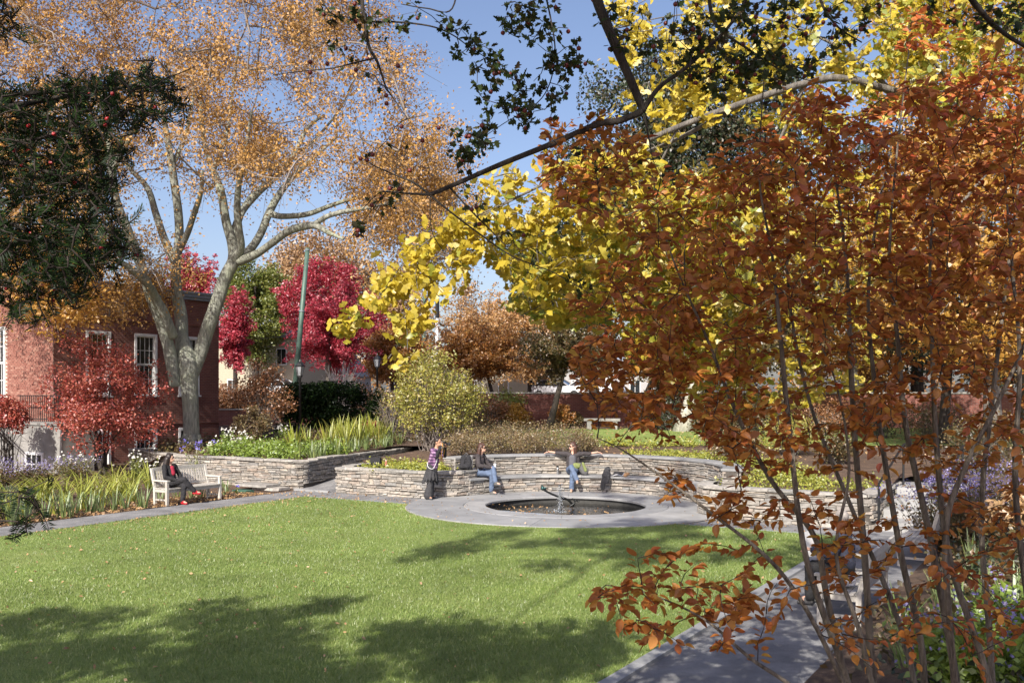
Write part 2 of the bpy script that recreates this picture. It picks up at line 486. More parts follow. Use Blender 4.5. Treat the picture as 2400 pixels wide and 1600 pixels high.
# lawn: a soft swell, subdivided
us = np.linspace(-34, 0, 69); vs = np.linspace(0, LW, 30)
lawn = uvgrid(us, vs, lambda u, v: 0.012 * math.sin(u * 0.5) * math.sin(v * 0.4 + 1), lambda u0, u1, v0, v1: math.hypot((u0+u1)/2 - POOL_U, (v0+v1)/2 - POOL_V) > 3.0).build('lawn', M_['lawn'], smooth=True)
tag(lawn, kind='structure')
flat('gravel_path', uvpoly([(-34, -1.5), (-34, 0), (0, 0), (1.9, 0), (1.9, -1.5)]), -0.022, M_['gravel'])
nohole = lambda u0, u1, v0, v1: all(math.hypot(u - POOL_U, v - POOL_V) > 2.45 for u in (u0, u1) for v in (v0, v1))
tag(uvgrid(GU, GV, lambda u, v: -0.05, nohole).build('ground', M_['mulch']), kind='structure')
tag(uvgrid(np.arange(0, 2.01, 0.25), np.linspace(0, LW, 59), lambda u, v: -0.026, nohole).build('gravel_path', M_['gravel']), kind='structure')
flat('gravel_path', uvpoly([(-34, LW), (-34, 16.9), (1.6, 16.9), (1.6, LW)]), -0.022, M_['gravel'])
# thin steel edging on the left, bluestone kerb on the right
mb = MB(); mb.bar(W(-34, -0.012, -0.01), W(0, -0.012, -0.01), 0.012, 0.05); mb.bar(W(0.012, 0, -0.01), W(0.012, LW, -0.01), 0.012, 0.05)
tag(mb.build('lawn_edging', M_['slate']), kind='structure')
kerb = bpy.data.objects.new('kerb', None); COL.objects.link(kerb); kerb.location = W(-17, LW + 0.09); kerb['kind'] = 'structure'
k = -34.0
while k < 0.3:
    L = rnd.uniform(1.1, 1.6); e = min(0.4, k + L)
    mb = MB()
    z = 0.02 + rnd.uniform(-0.004, 0.004)
    a, b2, c, d = W(k, LW + 0.01), W(e - 0.008, LW + 0.01), W(e - 0.008, LW + 0.17), W(k, LW + 0.17)
    vs8 = [p - Vector(kerb.location) + Vector((0, 0, zz)) for zz in (-0.15, z) for p in (a, b2, c, d)]
    mb.add(vs8, [(4, 5, 6, 7), (0, 1, 5, 4), (1, 2, 6, 5), (2, 3, 7, 6), (3, 0, 4, 7)])
    mb.build('kerb_stone', M_['blue'], kerb); k = e
# upper garden
def pass_v(u): return -1.69 - 0.215 * (u - 1.55)
us = np.concatenate([np.arange(1.62, 7.6, 0.13), np.arange(7.6, 30, 0.5), np.arange(30, 130, 4)])
vs = np.concatenate([np.arange(-130, -24, 4), np.arange(-24, -4, 0.5), np.arange(-4, 18.9, 0.13), np.arange(18.9, 30, 0.5), np.arange(30, 150, 4)])
def keep(u0, u1, v0, v1):
    for u in (u0, u1):
        for v in (v0, v1):
            if math.hypot(u - POOL_U, v - POOL_V) < 4.08: return False
            if u < 8.6 and pass_v(u) - 0.1 < v < pass_v(u) + 1.5: return False
            if u < 5.0 and 14.85 < v < 16.45: return False
            if u > 2.4 and u < 11.8 and v < -15.6: return False
    return not (u0 < 2.0 and 3.8 < v0 < 10.8)
up = uvgrid(us, vs, upz, keep).build('upper_garden_soil', M_['mulch'], smooth=True); tag(up, kind='structure')
# passage floor climbing between the walls, and its threshold
mb = MB(); pts = [(u, pass_v(u)) for u in np.linspace(1.4, 9.2, 10)]
for i, (u, v) in enumerate(pts): mb.v += [tuple(W(u, v - 0.15, 0.09 * max(0, u - 1.9) - 0.018)), tuple(W(u, v + 1.6, 0.09 * max(0, u - 1.9) - 0.018))]
for i in range(9): mb.f.append((2*i, 2*i+1, 2*i+3, 2*i+2))
tag(mb.build('passage_gravel', M_['gravel']), kind='structure')
mb = MB(); mb.bar(W(1.32, -1.66, 0.0), W(1.32, -0.3, 0.0), 0.1, 0.06)
tag(mb.build('threshold_strip', M_['blue']), kind='structure')
# right bank
us2 = np.arange(-34, 2.0, 0.6); vs2 = np.concatenate([np.arange(16.42, 22, 0.35), np.arange(22, 40, 3)])
bank = uvgrid(us2, vs2, bankz, lambda *a: True, -0.012).build('planted_bank', M_['mulch'], smooth=True); tag(bank, kind='structure')
# upper lawn
def upper_pt(X, Y):
    u, v = UV(X, Y); return Vector((X, Y, upz(u, v) + 0.03))
mb = MB(); nx, ny = 24, 10
for j in range(ny + 1):
    for i in range(nx + 1):
        X = -1.5 + 26 * i / nx; y0 = 34.6 + 0.5 * math.sin(X * 0.5) - 0.018 * (X - 4) ** 2 * (1 if X < 14 else 1); Y = y0 + (46.0 - 0.05 * X - y0) * j / ny
        mb.v.append(tuple(upper_pt(X, Y)))
for j in range(ny):
    for i in range(nx):
        a = j * (nx + 1) + i; mb.f.append((a, a + 1, a + nx + 2, a + nx + 1))
tag(mb.build('upper_lawn', M_['lawn'], smooth=True), kind='structure')
# street beyond the garden
mb = MB(); mb.add([W(44, -130, upz(44, 30) + 0.06), W(44, 130, upz(44, 30) + 0.06), W(54, 130, upz(54, 30) + 0.06), W(54, -130, upz(54, 30) + 0.06)], [(0, 1, 2, 3)])
tag(mb.build('street', M_['asphalt']), kind='structure')

# ------------------------------------------------------------------ round terrace and pool
terr = bpy.data.objects.new('round_terrace', None); COL.objects.link(terr); terr.location = PC; terr['kind'] = 'structure'
mb = MB(); n = 72
for r in (2.30, 4.10):
    for i in range(n): mb.v.append(tuple(ring(r, 2 * math.pi * i / n, 0.006) - PC))
for i in range(n): mb.f.append((i, (i + 1) % n, n + (i + 1) % n, n + i))
mb.build('slab_bed', M_['mortar'], terr)
def wedge(r0, r1, a0, a1, z0, z1, org, n=5, bev=0.0):
    mb = MB()
    for r, z in ((r0, z0), (r0, z1 - bev), (r0 + bev, z1), (r1 - bev, z1), (r1, z1 - bev), (r1, z0)):
        for i in range(n + 1): mb.v.append(tuple(ring(r, a0 + (a1 - a0) * i / n, z) - org))
    m = n + 1
    for k in range(5):
        for i in range(n): mb.f.append((k*m + i, k*m + i + 1, (k+1)*m + i + 1, (k+1)*m + i))
    mb.f.append(tuple(k * m for k in range(6))); mb.f.append(tuple(k * m + n for k in reversed(range(6))))
    return mb
def slab_ring(name, r0, r1, a0, a1, cnt, z0, z1, root, mat, gap=0.006, jit=0.0, bev=0.008, n=5):
    e = [a0 + (a1 - a0) * i / cnt + (rnd.uniform(-jit, jit) if 0 < i < cnt else 0) for i in range(cnt + 1)]
    for i in range(cnt):
        g = gap / ((r0 + r1) / 2)
        wedge(r0, r1, e[i] + g / 2, e[i + 1] - g / 2, z0, z1 + rnd.uniform(-0.002, 0.002), Vector(root.location), n, bev).build(name, mat, root)
slab_ring('coping_slab', 2.05, 2.62, 0, 2 * math.pi, 14, -0.03, 0.035, terr, M_['blue'], bev=0.02, n=7)
slab_ring('paving_slab', 2.625, 4.08, 0, 2 * math.pi, 20, -0.03, 0.032, terr, M_['blue'], jit=0.03)
# basin and water
mb = MB(); prof = [(2.12, -0.02), (2.12, -0.5), (0.02, -0.5)]
mb.lathe(prof, 64, Matrix.Translation(PC), cap=False)
m_bas = mat_plain('dark_basin', (0.045, 0.045, 0.042), 0.7)
tag(mb.build('pool_basin', m_bas), kind='structure')
def water_mat():
    m, nt, b = newmat('pool_water')
    v = nt.nodes.new('ShaderNodeTexVoronoi'); tc = nt.nodes.new('ShaderNodeTexCoord'); v.inputs['Scale'].default_value = 9
    nt.links.new(tc.outputs['Object'], v.inputs['Vector'])
    n1 = noise(nt, 2.2, 6, 0.7)
    r = ramp(nt, [(0.3, (0.008, 0.009, 0.009)), (0.55, (0.022, 0.022, 0.019)), (0.75, (0.06, 0.055, 0.04))])
    nt.links.new(n1.outputs['Fac'], r.inputs[0]); nt.links.new(r.outputs[0], b.inputs['Base Color'])
    b.inputs['Roughness'].default_value = 0.03; b.inputs['IOR'].default_value = 1.33
    n2 = noise(nt, 7, 3, 0.55, dist=0.6); bump(nt, b, n2.outputs['Fac'], 0.35, 0.03)
    return m
mb = MB(); mb.lathe([(2.119, 0), (1.4, 0.0), (0.7, 0), (0.02, 0)], 64, Matrix.Translation(PC + Vector((0, 0, -0.16))), cap=False)
tag(mb.build('pool_water', water_mat()), kind='structure')

# ------------------------------------------------------------------ dry stone walls
def path_sampler(pts):
    """polyline in (u,v) -> f(s) giving world xy and the normal to the left of travel"""
    p = np.array([C0 + UA * u + VA * v for u, v in pts]); seg = np.linalg.norm(np.diff(p, axis=0), axis=1); cs = np.concatenate([[0], np.cumsum(seg)])
    def f(s):
        i = int(np.clip(np.searchsorted(cs, s) - 1, 0, len(seg) - 1))
        t = (s - cs[i]) / seg[i]; d = (p[i + 1] - p[i]) / seg[i]
        return p[i] + d * (s - cs[i]), np.array([-d[1], d[0]])
    return f, cs[-1]
class Stones:
    def __init__(s): s.items = []
    def stone(s, f, s0, s1, za, zb, proud, rg, back=0.1, jit=0.012, cham=0.016):
        vs = []
        h = zb - za
        jz = [rg.uniform(-jit, jit) * min(1, h / 0.08) for _ in range(4)]; js = [rg.uniform(-jit, jit) for _ in range(4)]
        cor = [(s0 + js[0], za + jz[0]), (s1 + js[1], za + jz[1]), (s1 + js[2], zb + jz[2]), (s0 + js[3], zb + jz[3])]
        cs_, cz = (s0 + s1) / 2, (za + zb) / 2
        def put(a, z, d):
            p, n = f(a); q = p + n * d; vs.append(Vector((q[0], q[1], z)))
        for a, z in cor: put(a, z, -back)
        for a, z in cor: put(a, z, proud - cham)
        for a, z in cor:
            put(a + math.copysign(min(cham, (s1 - s0) * 0.3), cs_ - a), z + math.copysign(min(cham * 0.7, h * 0.28), cz - z), proud + rg.uniform(-0.006, 0.006))
        fs = [(8, 9, 10, 11)]
        for k in range(4):
            j = (k + 1) % 4
            fs += [(k, j, 4 + j, 4 + k), (4 + k, 4 + j, 8 + j, 8 + k)]
        s.items.append((vs, fs, (s1 - s0) * h))
    def face(s, f, a, b, z0, ztop, rg, row=(0.05, 0.105), ln=(0.14, 0.46), skip=None):
        z = z0
        top = lambda t: ztop(t) if callable(ztop) else ztop
        hmax = max(top(a), top(b), top((a + b) / 2))
        while z < hmax - 0.02:
            h = rg.uniform(*row)
            if hmax - z - h < row[0] * 0.7: h = hmax - z
            t = a - rg.uniform(0, 0.15)
            ph = rg.uniform(0, 6)
            while t < b - 0.03:
                L = rg.uniform(*ln) * (1 if rg.random() > 0.2 else 0.6)
                e = min(b, t + L); 
                if b - e < 0.08: e = b
                st = max(a, t)
                zt = min(z + h, top((st + e) / 2))
                w0 = 0.012 * math.sin(ph + st * 3.1)
                if zt - z > 0.025 and e - st > 0.05:
                    if h > 0.075 and rg.random() < 0.28:
                        c = z + (zt - z) * rg.uniform(0.4, 0.6)
                        s.stone(f, st + 0.004, e - 0.004, z + 0.004 + w0 * (z > z0), c - 0.003, rg.uniform(-0.012, 0.018), rg, jit=0.006)
                        s.stone(f, st + 0.004, e - 0.004, c + 0.003, zt - 0.004 + w0, rg.uniform(-0.012, 0.018), rg, jit=0.006)
                    else:
                        s.stone(f, st + 0.004, e - 0.004, z + 0.004 + w0 * (z > z0), zt - 0.004 + w0, rg.uniform(-0.012, 0.022), rg)
                t = e
            z += h
    def caps(s, f, a, b, zf, rg, th=(0.05, 0.08), ln=(0.4, 0.8), depth=0.42, over=0.025):
        t = a
        while t < b - 0.05:
            e = min(b, t + rg.uniform(*ln))
            if b - e < 0.15: e = b
            z = zf((t + e) / 2); h = rg.uniform(*th)
            s.stone(f, t + 0.005, e - 0.005, z, z + h, over + rg.uniform(-0.015, 0.015), rg, back=depth, jit=0.008, cham=0.014)
            t = e
    def emit(s, root, name, mat, limit=300):
        org = Vector(root.location)
        def score(it):
            c = sum(it[0][8:], Vector()) / 4
            px = c.x / max(0.1, c.y) * F + 1200
            n = (it[0][9] - it[0][8]).cross(it[0][11] - it[0][8])
            facing = n.dot(Vector((0, 0, HC)) - c) > 0
            return -(it[2] / c.length) if (-20 < px < 2420 and facing) else 1.0
        its = sorted(s.items, key=score)
        for vs, fs, _ in its[:limit]:
            c = sum(vs, Vector()) / len(vs)
            MB().add([v - c for v in vs], fs).build(name, mat, root, loc=c - org)
        if its[limit:]:
            mb = MB()
            for vs, fs, _ in its[limit:]: mb.add([v - org for v in vs], fs)
            o = mb.build('small_' + name + 's', mat, root); o['kind'] = 'stuff'
def core(f, a, b, z0, zf, root, thick=0.4, n=60, inset=0.035):
    mb = MB(); org = Vector(root.location)
    for i in range(n + 1):
        s_ = a + (b - a) * i / n; p, nn = f(min(max(s_, a + 1e-4), b - 1e-4)); z1 = zf(s_) if callable(zf) else zf
        for d, z in ((-inset, z0), (-inset, z1), (-thick, z1), (-thick, z0)):
            q = p + nn * d; mb.v.append(tuple(Vector((q[0], q[1], z)) - org))
    for i in range(n):
        for k in range(4): mb.f.append((4*i + k, 4*i + (k+1) % 4, 4*(i+1) + (k+1) % 4, 4*(i+1) + k))
    mb.f += [(0, 1, 2, 3), (4*n + 3, 4*n + 2, 4*n + 1, 4*n)]
    mb.build('core', M_['core'], root)
def arc(c, r, a0, a1, n): return [(c[0] + r * math.cos(a0 + (a1 - a0) * i / n), c[1] + r * math.sin(a0 + (a1 - a0) * i / n)) for i in range(n + 1)]
rg = random.Random(3)
# left retaining wall: from beyond the trunk to the corner, then back along the passage
lw = empty('stone_retaining_wall', W(1.55, -1.7), 'low dry stone retaining wall behind the occupied bench, under the irises and white flowers', 'stone wall', 'dry stone garden walls')
pts = [(3.2, -11.8), (1.9, -8.4), (1.50, -7.2), (1.55, -4.0), (1.55, -2.05), (1.62, -1.78), (1.9, -1.72), (5.0, -2.43), (9.6, -3.42)]
f, L = path_sampler([(u, v) for u, v in pts][::-1]); 
# travel is reversed so that the left-hand normal faces the camera
fz = lambda s: 0.78 + 0.012 * math.sin(s * 2.3)
S = Stones(); S.face(f, 0.0, 8.0, 0.12, fz, rg); S.face(f, 8.0, L, -0.04, fz, rg, row=(0.045, 0.105)); S.emit(lw, 'stone', M_['stone'])
S = Stones(); S.caps(f, 0, L, fz, rg, depth=0.34); S.emit(lw, 'cap_stone', M_['capstone'])
core(f, 0, L, -0.1, lambda s: fz(s) - 0.01, lw, 0.36, 90)
# left front wall with the pillar beside the seat
fw = empty('stone_front_wall', W(1.42, 1.6), 'dry stone planter wall that the photographer leans against, left of the pool', 'stone wall', 'dry stone garden walls')
pts = [(6.5, -1.30), (3.0, -0.55), (1.7, -0.27), (1.50, -0.22), (1.42, -0.05), (1.40, 1.8), (1.46, 3.0), (1.62, 3.55), (1.95, 3.86), (2.3, 3.95), (2.75, 3.97)]
f, L = path_sampler(pts[::-1])
fz = lambda s: 0.66 + 0.010 * math.sin(s * 2.0 + 1)
S = Stones(); S.face(f, 0, L, -0.03, fz, rg, row=(0.045, 0.10), ln=(0.12, 0.40)); S.emit(fw, 'stone', M_['stone'])
S = Stones(); S.caps(f, 0, L, fz, rg, depth=0.36, th=(0.055, 0.075)); S.emit(fw, 'cap_stone', M_['capstone'])
core(f, 0, L, -0.1, lambda s: fz(s) - 0.01, fw, 0.34, 90)
# right front wall (mirror) beside the steps
rw = empty('stone_front_wall', W(1.42, 13.0), 'dry stone planter wall seen through the orange shrub, right of the pool and next to the steps', 'stone wall', 'dry stone garden walls')
mp = [(u, 2 * POOL_V - v) for u, v in pts]
mp = [(6.0, 14.92)] + mp[2:]
f, L = path_sampler(mp)
S = Stones(); S.face(f, 0, L, -0.03, fz, rg, row=(0.05, 0.11), ln=(0.16, 0.5)); S.emit(rw, 'stone', M_['stone'])
S = Stones(); S.caps(f, 0, L, fz, rg, depth=0.36, ln=(0.3, 0.6)); S.emit(rw, 'cap_stone', M_['capstone'])
core(f, 0, L, -0.1, lambda s: fz(s) - 0.01, rw, 0.34, 90)
# curved seat wall round the pool
sw = empty('curved_seat_wall', ring(3.7, 0), 'curved stone seat wall with bluestone seat and coping around the back of the round pool', 'stone bench', 'dry stone garden walls')
A = R(80)
def ringf(r): return (lambda s: (lambda p: (np.array([p.x, p.y]), -np.array([(p - PC).x, (p - PC).y]) / r))(ring(r, A - s / r)))
# travel from right to left so the inward normal is consistent
S = Stones()
f1 = ringf(3.42); S.face(f1, 0, 3.42 * 2 * A, 0.02, 0.435, rg, row=(0.045, 0.09), ln=(0.12, 0.42))
f2 = ringf(3.98); S.face(f2, 0, 3.98 * 2 * A, 0.50, 1.015, rg, row=(0.04, 0.075), ln=(0.14, 0.5))
S.emit(sw, 'stone', M_['stone'])
core(f1, 0, 3.42 * 2 * A, -0.05, 0.43, sw, 0.7, 60); core(f2, 0, 3.98 * 2 * A, 0.3, 1.01, sw, 0.45, 60)
slab_ring('seat_slab', 3.36, 4.0, -A, A, 8, 0.438, 0.50, sw, M_['blue'], bev=0.012, n=10)
slab_ring('coping_slab', 3.95, 4.46, -A, A, 9, 1.018, 1.075, sw, M_['blue'], bev=0.01, n=10)
for sgn in (-1, 1):                        # stone ends of the backrest
    S = Stones(); p0 = (POOL_U + 3.98 * math.cos(A), POOL_V + sgn * 3.98 * math.sin(A)); p1 = (POOL_U + 4.43 * math.cos(A), POOL_V + sgn * 4.43 * math.sin(A))
    f3, L3 = path_sampler([p1, p0] if sgn > 0 else [p0, p1]); S.face(f3, 0, L3, 0.5, 1.015, rg, row=(0.05, 0.08), ln=(0.15, 0.3)); S.emit(sw, 'end_stone', M_['stone'])

# flat stepping ledge and valve box by the left wall
mb = MB()
for (a, b2, z0, z1) in (((0.55, -3.55), (1.35, -2.35), 0.02, 0.09), ((0.75, -2.9), (1.40, -1.95), -0.05, 0.02)):
    S = Stones()
lg = empty('stone_ledge', W(0.95, -2.9), 'flat stacked stone ledge at the foot of the wall right of the bench', 'stone step')
for (u0, u1, v0, v1, z0, z1) in ((0.70, 1.42, -3.6, -2.35, 0.06, 0.13), (0.82, 1.42, -3.0, -1.95, -0.03, 0.05)):
    mb = MB(); cc = W(0.95, -2.9)
    q = [(u0 + 0.05, v0), (u0, v1 - 0.1), (u0 + 0.12, v1), (u1, v1), (u1, v0)]
    low = [W(u, v, z0) - cc for u, v in q]; hi = [W(u + 0.015 * (u < 1), v, z1) - cc for u, v in q]
    mb.add(low + hi, [(5, 6, 7, 8, 9)] + [(i, (i + 1) % 5, 5 + (i + 1) % 5, 5 + i) for i in range(5)] + [(4, 3, 2, 1, 0)])
    mb.build('slab', M_['capstone'], lg)
vb = empty('valve_box', W(0.28, -2.75), 'green plastic irrigation valve box lid in the gravel beside the stone ledge', 'valve box', rz=ROTU)
gm = mat_plain('green_plastic', (0.05, 0.13, 0.09), 0.5)
MB().box((-0.16, -0.3, -0.05), (0.16, 0.3, 0.012)).build('rim', gm, vb); MB().box((-0.13, -0.27, 0.014), (0.13, 0.27, 0.022)).build('lid', gm, vb)

# ------------------------------------------------------------------ steps at the right with handrails
st = empty('garden_steps', W(1.5, 15.65), 'broad bluestone steps climbing right of the planter wall', 'steps')
for i in range(4):
    u0 = 1.42 + 0.85 * i
    mb = MB(); cc = W(1.5, 15.65); z1 = 0.17 * (i + 1)
    q = [(u0, 14.97), (u0 + 0.92, 14.97), (u0 + 0.92, 16.38), (u0, 16.38)]
    lo = [W(u, v, -0.03 if i == 0 else z1 - 0.2) - cc for u, v in q]; hi = [W(u, v, z1 + 0.002 * i) - cc for u, v in q]
    mb.add(lo + hi, [(4, 5, 6, 7)] + [(k, (k + 1) % 4, 4 + (k + 1) % 4, 4 + k) for k in range(4)])
    mb.build('step', M_['blue'], st)
mb = MB(); q = [(4.84, 14.97), (9.5, 14.97), (9.5, 16.38), (4.84, 16.38)]
mb.add([W(u, v, 0.684 + 0.06 * (u - 4.84)) - W(1.5, 15.65) for u, v in q], [(0, 1, 2, 3)]); mb.build('landing', M_['gravel'], st)
for v, lab in ((15.02, 'dark iron handrail on the planter wall side of the steps'), (16.32, 'dark iron handrail on the flower bed side of the steps')):
    h = empty('handrail', W(1.5, v), lab, 'handrail', 'iron handrails at the garden steps')
    o = W(1.5, v)
    for u, zb in ((1.45, -0.02), (4.6, 0.68)):
        MB().tube([W(u, v, zb) - o, W(u, v, zb + 0.98) - o], 0.026, 8).build('post', M_['iron'], h)
    MB().tube([W(1.2, v, 0.95) - o, W(1.45, v, 0.97) - o, W(4.6, v, 1.66) - o, W(4.9, v, 1.66) - o], 0.026, 8).build('rail', M_['iron'], h)
S = Stones(); sd = empty('stone_side_wall', W(2, 16.5), 'rough stone side wall at the right edge of the garden steps', 'stone wall', 'dry stone garden walls')
f, L = path_sampler([(6, 16.46), (1.5, 16.46), (1.2, 16.9), (1.2, 24)][::-1]); zfr = lambda s: 0.84
S.face(f, 0, L, 0.0, zfr, rg); S.emit(sd, 'stone', M_['stone'], 200); core(f, 0, L, -0.1, 0.82, sd, 0.45, 30)

# ------------------------------------------------------------------ brick building on the left
FV = -15.84
bld = empty('brick_building', W(2.83, FV), 'two storey red brick building with white sash windows behind the big tree', 'building', rz=ROTU)
# local axes of the building: +x along the facade (away), -y out of the facade, towards the lawn (right)
def wall_holes(L, z0, z1, holes, depth=0.28, flip=1):
    xs = sorted({0, L, *[h[0] for h in holes], *[h[1] for h in holes]}); zs = sorted({z0, z1, *[h[2] for h in holes], *[h[3] for h in holes]})
    mb = MB()
    for i in range(len(xs) - 1):
        for j in range(len(zs) - 1):
            cx, cz = (xs[i] + xs[i+1]) / 2, (zs[j] + zs[j+1]) / 2
            if any(h[0] < cx < h[1] and h[2] < cz < h[3] for h in holes): continue
            mb.add([(xs[i], 0, zs[j]), (xs[i+1], 0, zs[j]), (xs[i+1], 0, zs[j+1]), (xs[i], 0, zs[j+1])], [(0, 1, 2, 3)])
    for a, b2, c, d in holes:
        mb.add([(a, 0, c), (b2, 0, c), (b2, 0, d), (a, 0, d), (a, depth, c), (b2, depth, c), (b2, depth, d), (a, depth, d)], [(0, 1, 5, 4), (1, 2, 6, 5), (2, 3, 7, 6), (3, 0, 4, 7)])
    return mb
def sash_window(parent, x0, x1, z0, z1, cols, rows_top, rows_bot, M, split=0.5):
    w = 0.11
    mb = MB(); y0, y1 = -0.03, 0.16
    mb.box((x0, y0, z0), (x0 + w, y1, z1), M); mb.box((x1 - w, y0, z0), (x1, y1, z1), M)
    mb.box((x0 + w, y0, z1 - w), (x1 - w, y1, z1), M); mb.box((x0 + w, y0 + 0.002, z0), (x1 - w, y1, z0 + 0.06), M)
    fr = mb.build('window', M_['white'], parent)
    MB().box((x0 - 0.06, -0.09, z0 - 0.07), (x1 + 0.06, 0.10, z0 - 0.002), M).build('sill', M_['white'], fr)
    zm = z0 + (z1 - z0) * split
    gb = MB()
    for a, b2, rows, yy in ((z0 + 0.06, zm, rows_bot, 0.10), (zm, z1 - w, rows_top, 0.06)):
        X0, X1 = x0 + w, x1 - w; s = 0.045
        gb.box((X0, yy, a), (X1, yy + 0.035, a + s), M); gb.box((X0, yy, b2 - s), (X1, yy + 0.035, b2), M)
        gb.box((X0, yy, a + s), (X0 + s, yy + 0.035, b2 - s), M); gb.box((X1 - s, yy, a + s), (X1, yy + 0.035, b2 - s), M)
        for i in range(1, cols): 
            cx = X0 + (X1 - X0) * i / cols; gb.box((cx - 0.012, yy + 0.004, a + s), (cx + 0.012, yy + 0.03, b2 - s), M)
        for j in range(1, rows):
            cz = a + (b2 - a) * j / rows; gb.box((X0 + s, yy + 0.006, cz - 0.012), (X1 - s, yy + 0.028, cz + 0.012), M)
        g = MB()
        for i in range(cols):
            for j in range(rows):
                cx0, cx1 = X0 + (X1 - X0) * i / cols, X0 + (X1 - X0) * (i + 1) / cols; cz0, cz1 = a + (b2 - a) * j / rows, a + (b2 - a) * (j + 1) / rows
                g.box((cx0, yy + 0.016, cz0), (cx1, yy + 0.02, cz1), M)
        g.build('pane', M_['glass'], fr)
    gb.build('sash', M_['white'], fr)
FL = 8.33
fh = [(1.42, 2.57, 2.8, 5.43), (3.72, 4.87, 2.8, 5.43), (6.02, 7.17, 2.8, 5.43), (1.42, 2.57, -0.35, 1.36), (3.72, 4.87, -0.35, 1.36), (6.02, 7.17, -0.35, 1.36)]
wf = wall_holes(FL, -0.6, 7.2, fh).build('wall', M_['brick'], bld)
I4 = Matrix.Identity(4)
for h in fh: sash_window(bld, *h, 4, 2 if h[2] > 1 else 2, 2, I4, 0.5)
for h in fh: 
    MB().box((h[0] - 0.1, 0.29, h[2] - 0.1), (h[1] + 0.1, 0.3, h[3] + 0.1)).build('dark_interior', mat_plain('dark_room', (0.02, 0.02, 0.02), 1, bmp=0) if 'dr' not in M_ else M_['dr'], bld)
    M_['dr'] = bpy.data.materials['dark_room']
MB().box((-0.02, -0.05, 5.92), (FL + 0.05, -0.002, 6.0)).build('string_course', M_['brick'], bld)
MB().box((-0.02, -0.06, 1.53), (FL + 0.06, -0.002, 1.62)).build('water_table', M_['brick'], bld)
mb = MB(); mb.box((0.0, -0.16, 7.2), (FL + 0.16, 0.35, 7.36)); mb.box((0.0, -0.10, 7.08), (FL + 0.1, -0.001, 7.198)); mb.box((0.0, -0.22, 7.362), (FL + 0.22, 0.4, 7.45))
mb.build('cornice', M_['slate'], bld)
# end wall, back and roof
mb = MB(); mb.box((FL - 0.001, 0.004, -0.6), (FL, 8, 7.198)); mb.box((0.1, 8, -0.6), (FL, 8.1, 7.19)); mb.build('end_wall', M_['brick'], bld)
MB().box((0, 0.3, 7.0), (FL - 0.01, 8, 7.19)).build('roof', M_['slate'], bld)
# left wing, facing the garden: its own face at x = 0 running along +y
wing = empty('brick_wing', W(2.83, FV), 'taller brick wing at the left edge, its sunlit wall facing the garden', 'building', rz=ROTU + R(90))
# local: +x runs left (away from the facade), outward is +y  -> mirror by working with y reversed
MW = Matrix.Rotation(0, 4, 'Z')
def wing_wall(L, z0, z1, holes):
    xs = sorted({0, L, *[h[0] for h in holes], *[h[1] for h in holes]}); zs = sorted({z0, z1, *[h[2] for h in holes], *[h[3] for h in holes]})
    mb = MB()
    for i in range(len(xs) - 1):
        for j in range(len(zs) - 1):
            cx, cz = (xs[i] + xs[i+1]) / 2, (zs[j] + zs[j+1]) / 2
            if any(h[0] < cx < h[1] and h[2] < cz < h[3] for h in holes): continue
            mb.add([(xs[i], 0, zs[j]), (xs[i], 0, zs[j+1]), (xs[i+1], 0, zs[j+1]), (xs[i+1], 0, zs[j])], [(0, 1, 2, 3)])
    for a, b2, c, d in holes:
        mb.add([(a, 0, c), (b2, 0, c), (b2, 0, d), (a, 0, d), (a, -0.25, c), (b2, -0.25, c), (b2, -0.25, d), (a, -0.25, d)], [(0, 1, 5, 4), (1, 2, 6, 5), (2, 3, 7, 6), (3, 0, 4, 7)])
    return mb
wh = [(3.2, 4.4, 2.65, 5.6), (1.3, 2.3, 7.3, 8.7), (3.2, 4.4, 7.3, 8.7)]
MY = Matrix.Diagonal((1, -1, 1, 1))
ww = wing_wall(9.0, -0.6, 9.2, wh).build('wall', M_['mortar'], wing)
for h in wh: sash_window(wing, *h, 3, 2, 2, MY)
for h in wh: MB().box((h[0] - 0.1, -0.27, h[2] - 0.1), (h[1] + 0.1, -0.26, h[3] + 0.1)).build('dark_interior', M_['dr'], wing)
bricks = []
row = 0; z = 1.3
while z < 9.1:
    x = 0.0 if row % 2 == 0 else -0.105
    while x < 8.95:
        a, b2 = max(0.002, x + 0.005), min(8.99, x + 0.205)
        if b2 - a > 0.04:
            def clear(a, b2, z):
                for h in wh:
                    if a < h[1] and b2 > h[0] and z + 0.065 > h[2] and z < h[3]: return False
                return True
            if clear(a, b2, z): bricks.append((a, b2, z))
        x += 0.21
    z += 0.0755; row += 1
bm_full = MB().box((0, 0, 0), (0.2, 0.012, 0.0655)); bmesh_full = bm_full.mesh('brick')
def bscore(b_):
    p = wing_world @ Vector((b_[0], 0, b_[2])); py = HZ - (p.z - HC) / p.y * F; px = 1200 + p.x / p.y * F
    return 0 if (px > 0 and 690 < py < 900) else 1
wing_world = Matrix.Translation(W(2.83, FV)) @ Matrix.Rotation(ROTU + R(90), 4, 'Z')
bricks.sort(key=bscore)
mbr = MB(); cnt = 0
for (a, b2, z) in bricks:
    if cnt < 300 and b2 - a > 0.19:
        o = link('brick', bmesh_full, M_['brick_one'], ww, (a, rnd.uniform(-0.003, 0.001), z)); cnt += 1
    else: mbr.box((a, 0.0, z), (b2, 0.012 + rnd.uniform(-0.003, 0.002), z + 0.0655))
o = mbr.build('small_bricks', M_['brick_one'], ww); o['kind'] = 'stuff'
MB().box((-0.15, -2.2, 9.2), (9, 0.22, 9.4)).build('cornice', M_['slate'], wing)
MB().box((-0.012, -0.3, 7.5), (-0.001, -0.004, 9.19)).build('corner_wall', M_['brick_one'], wing)
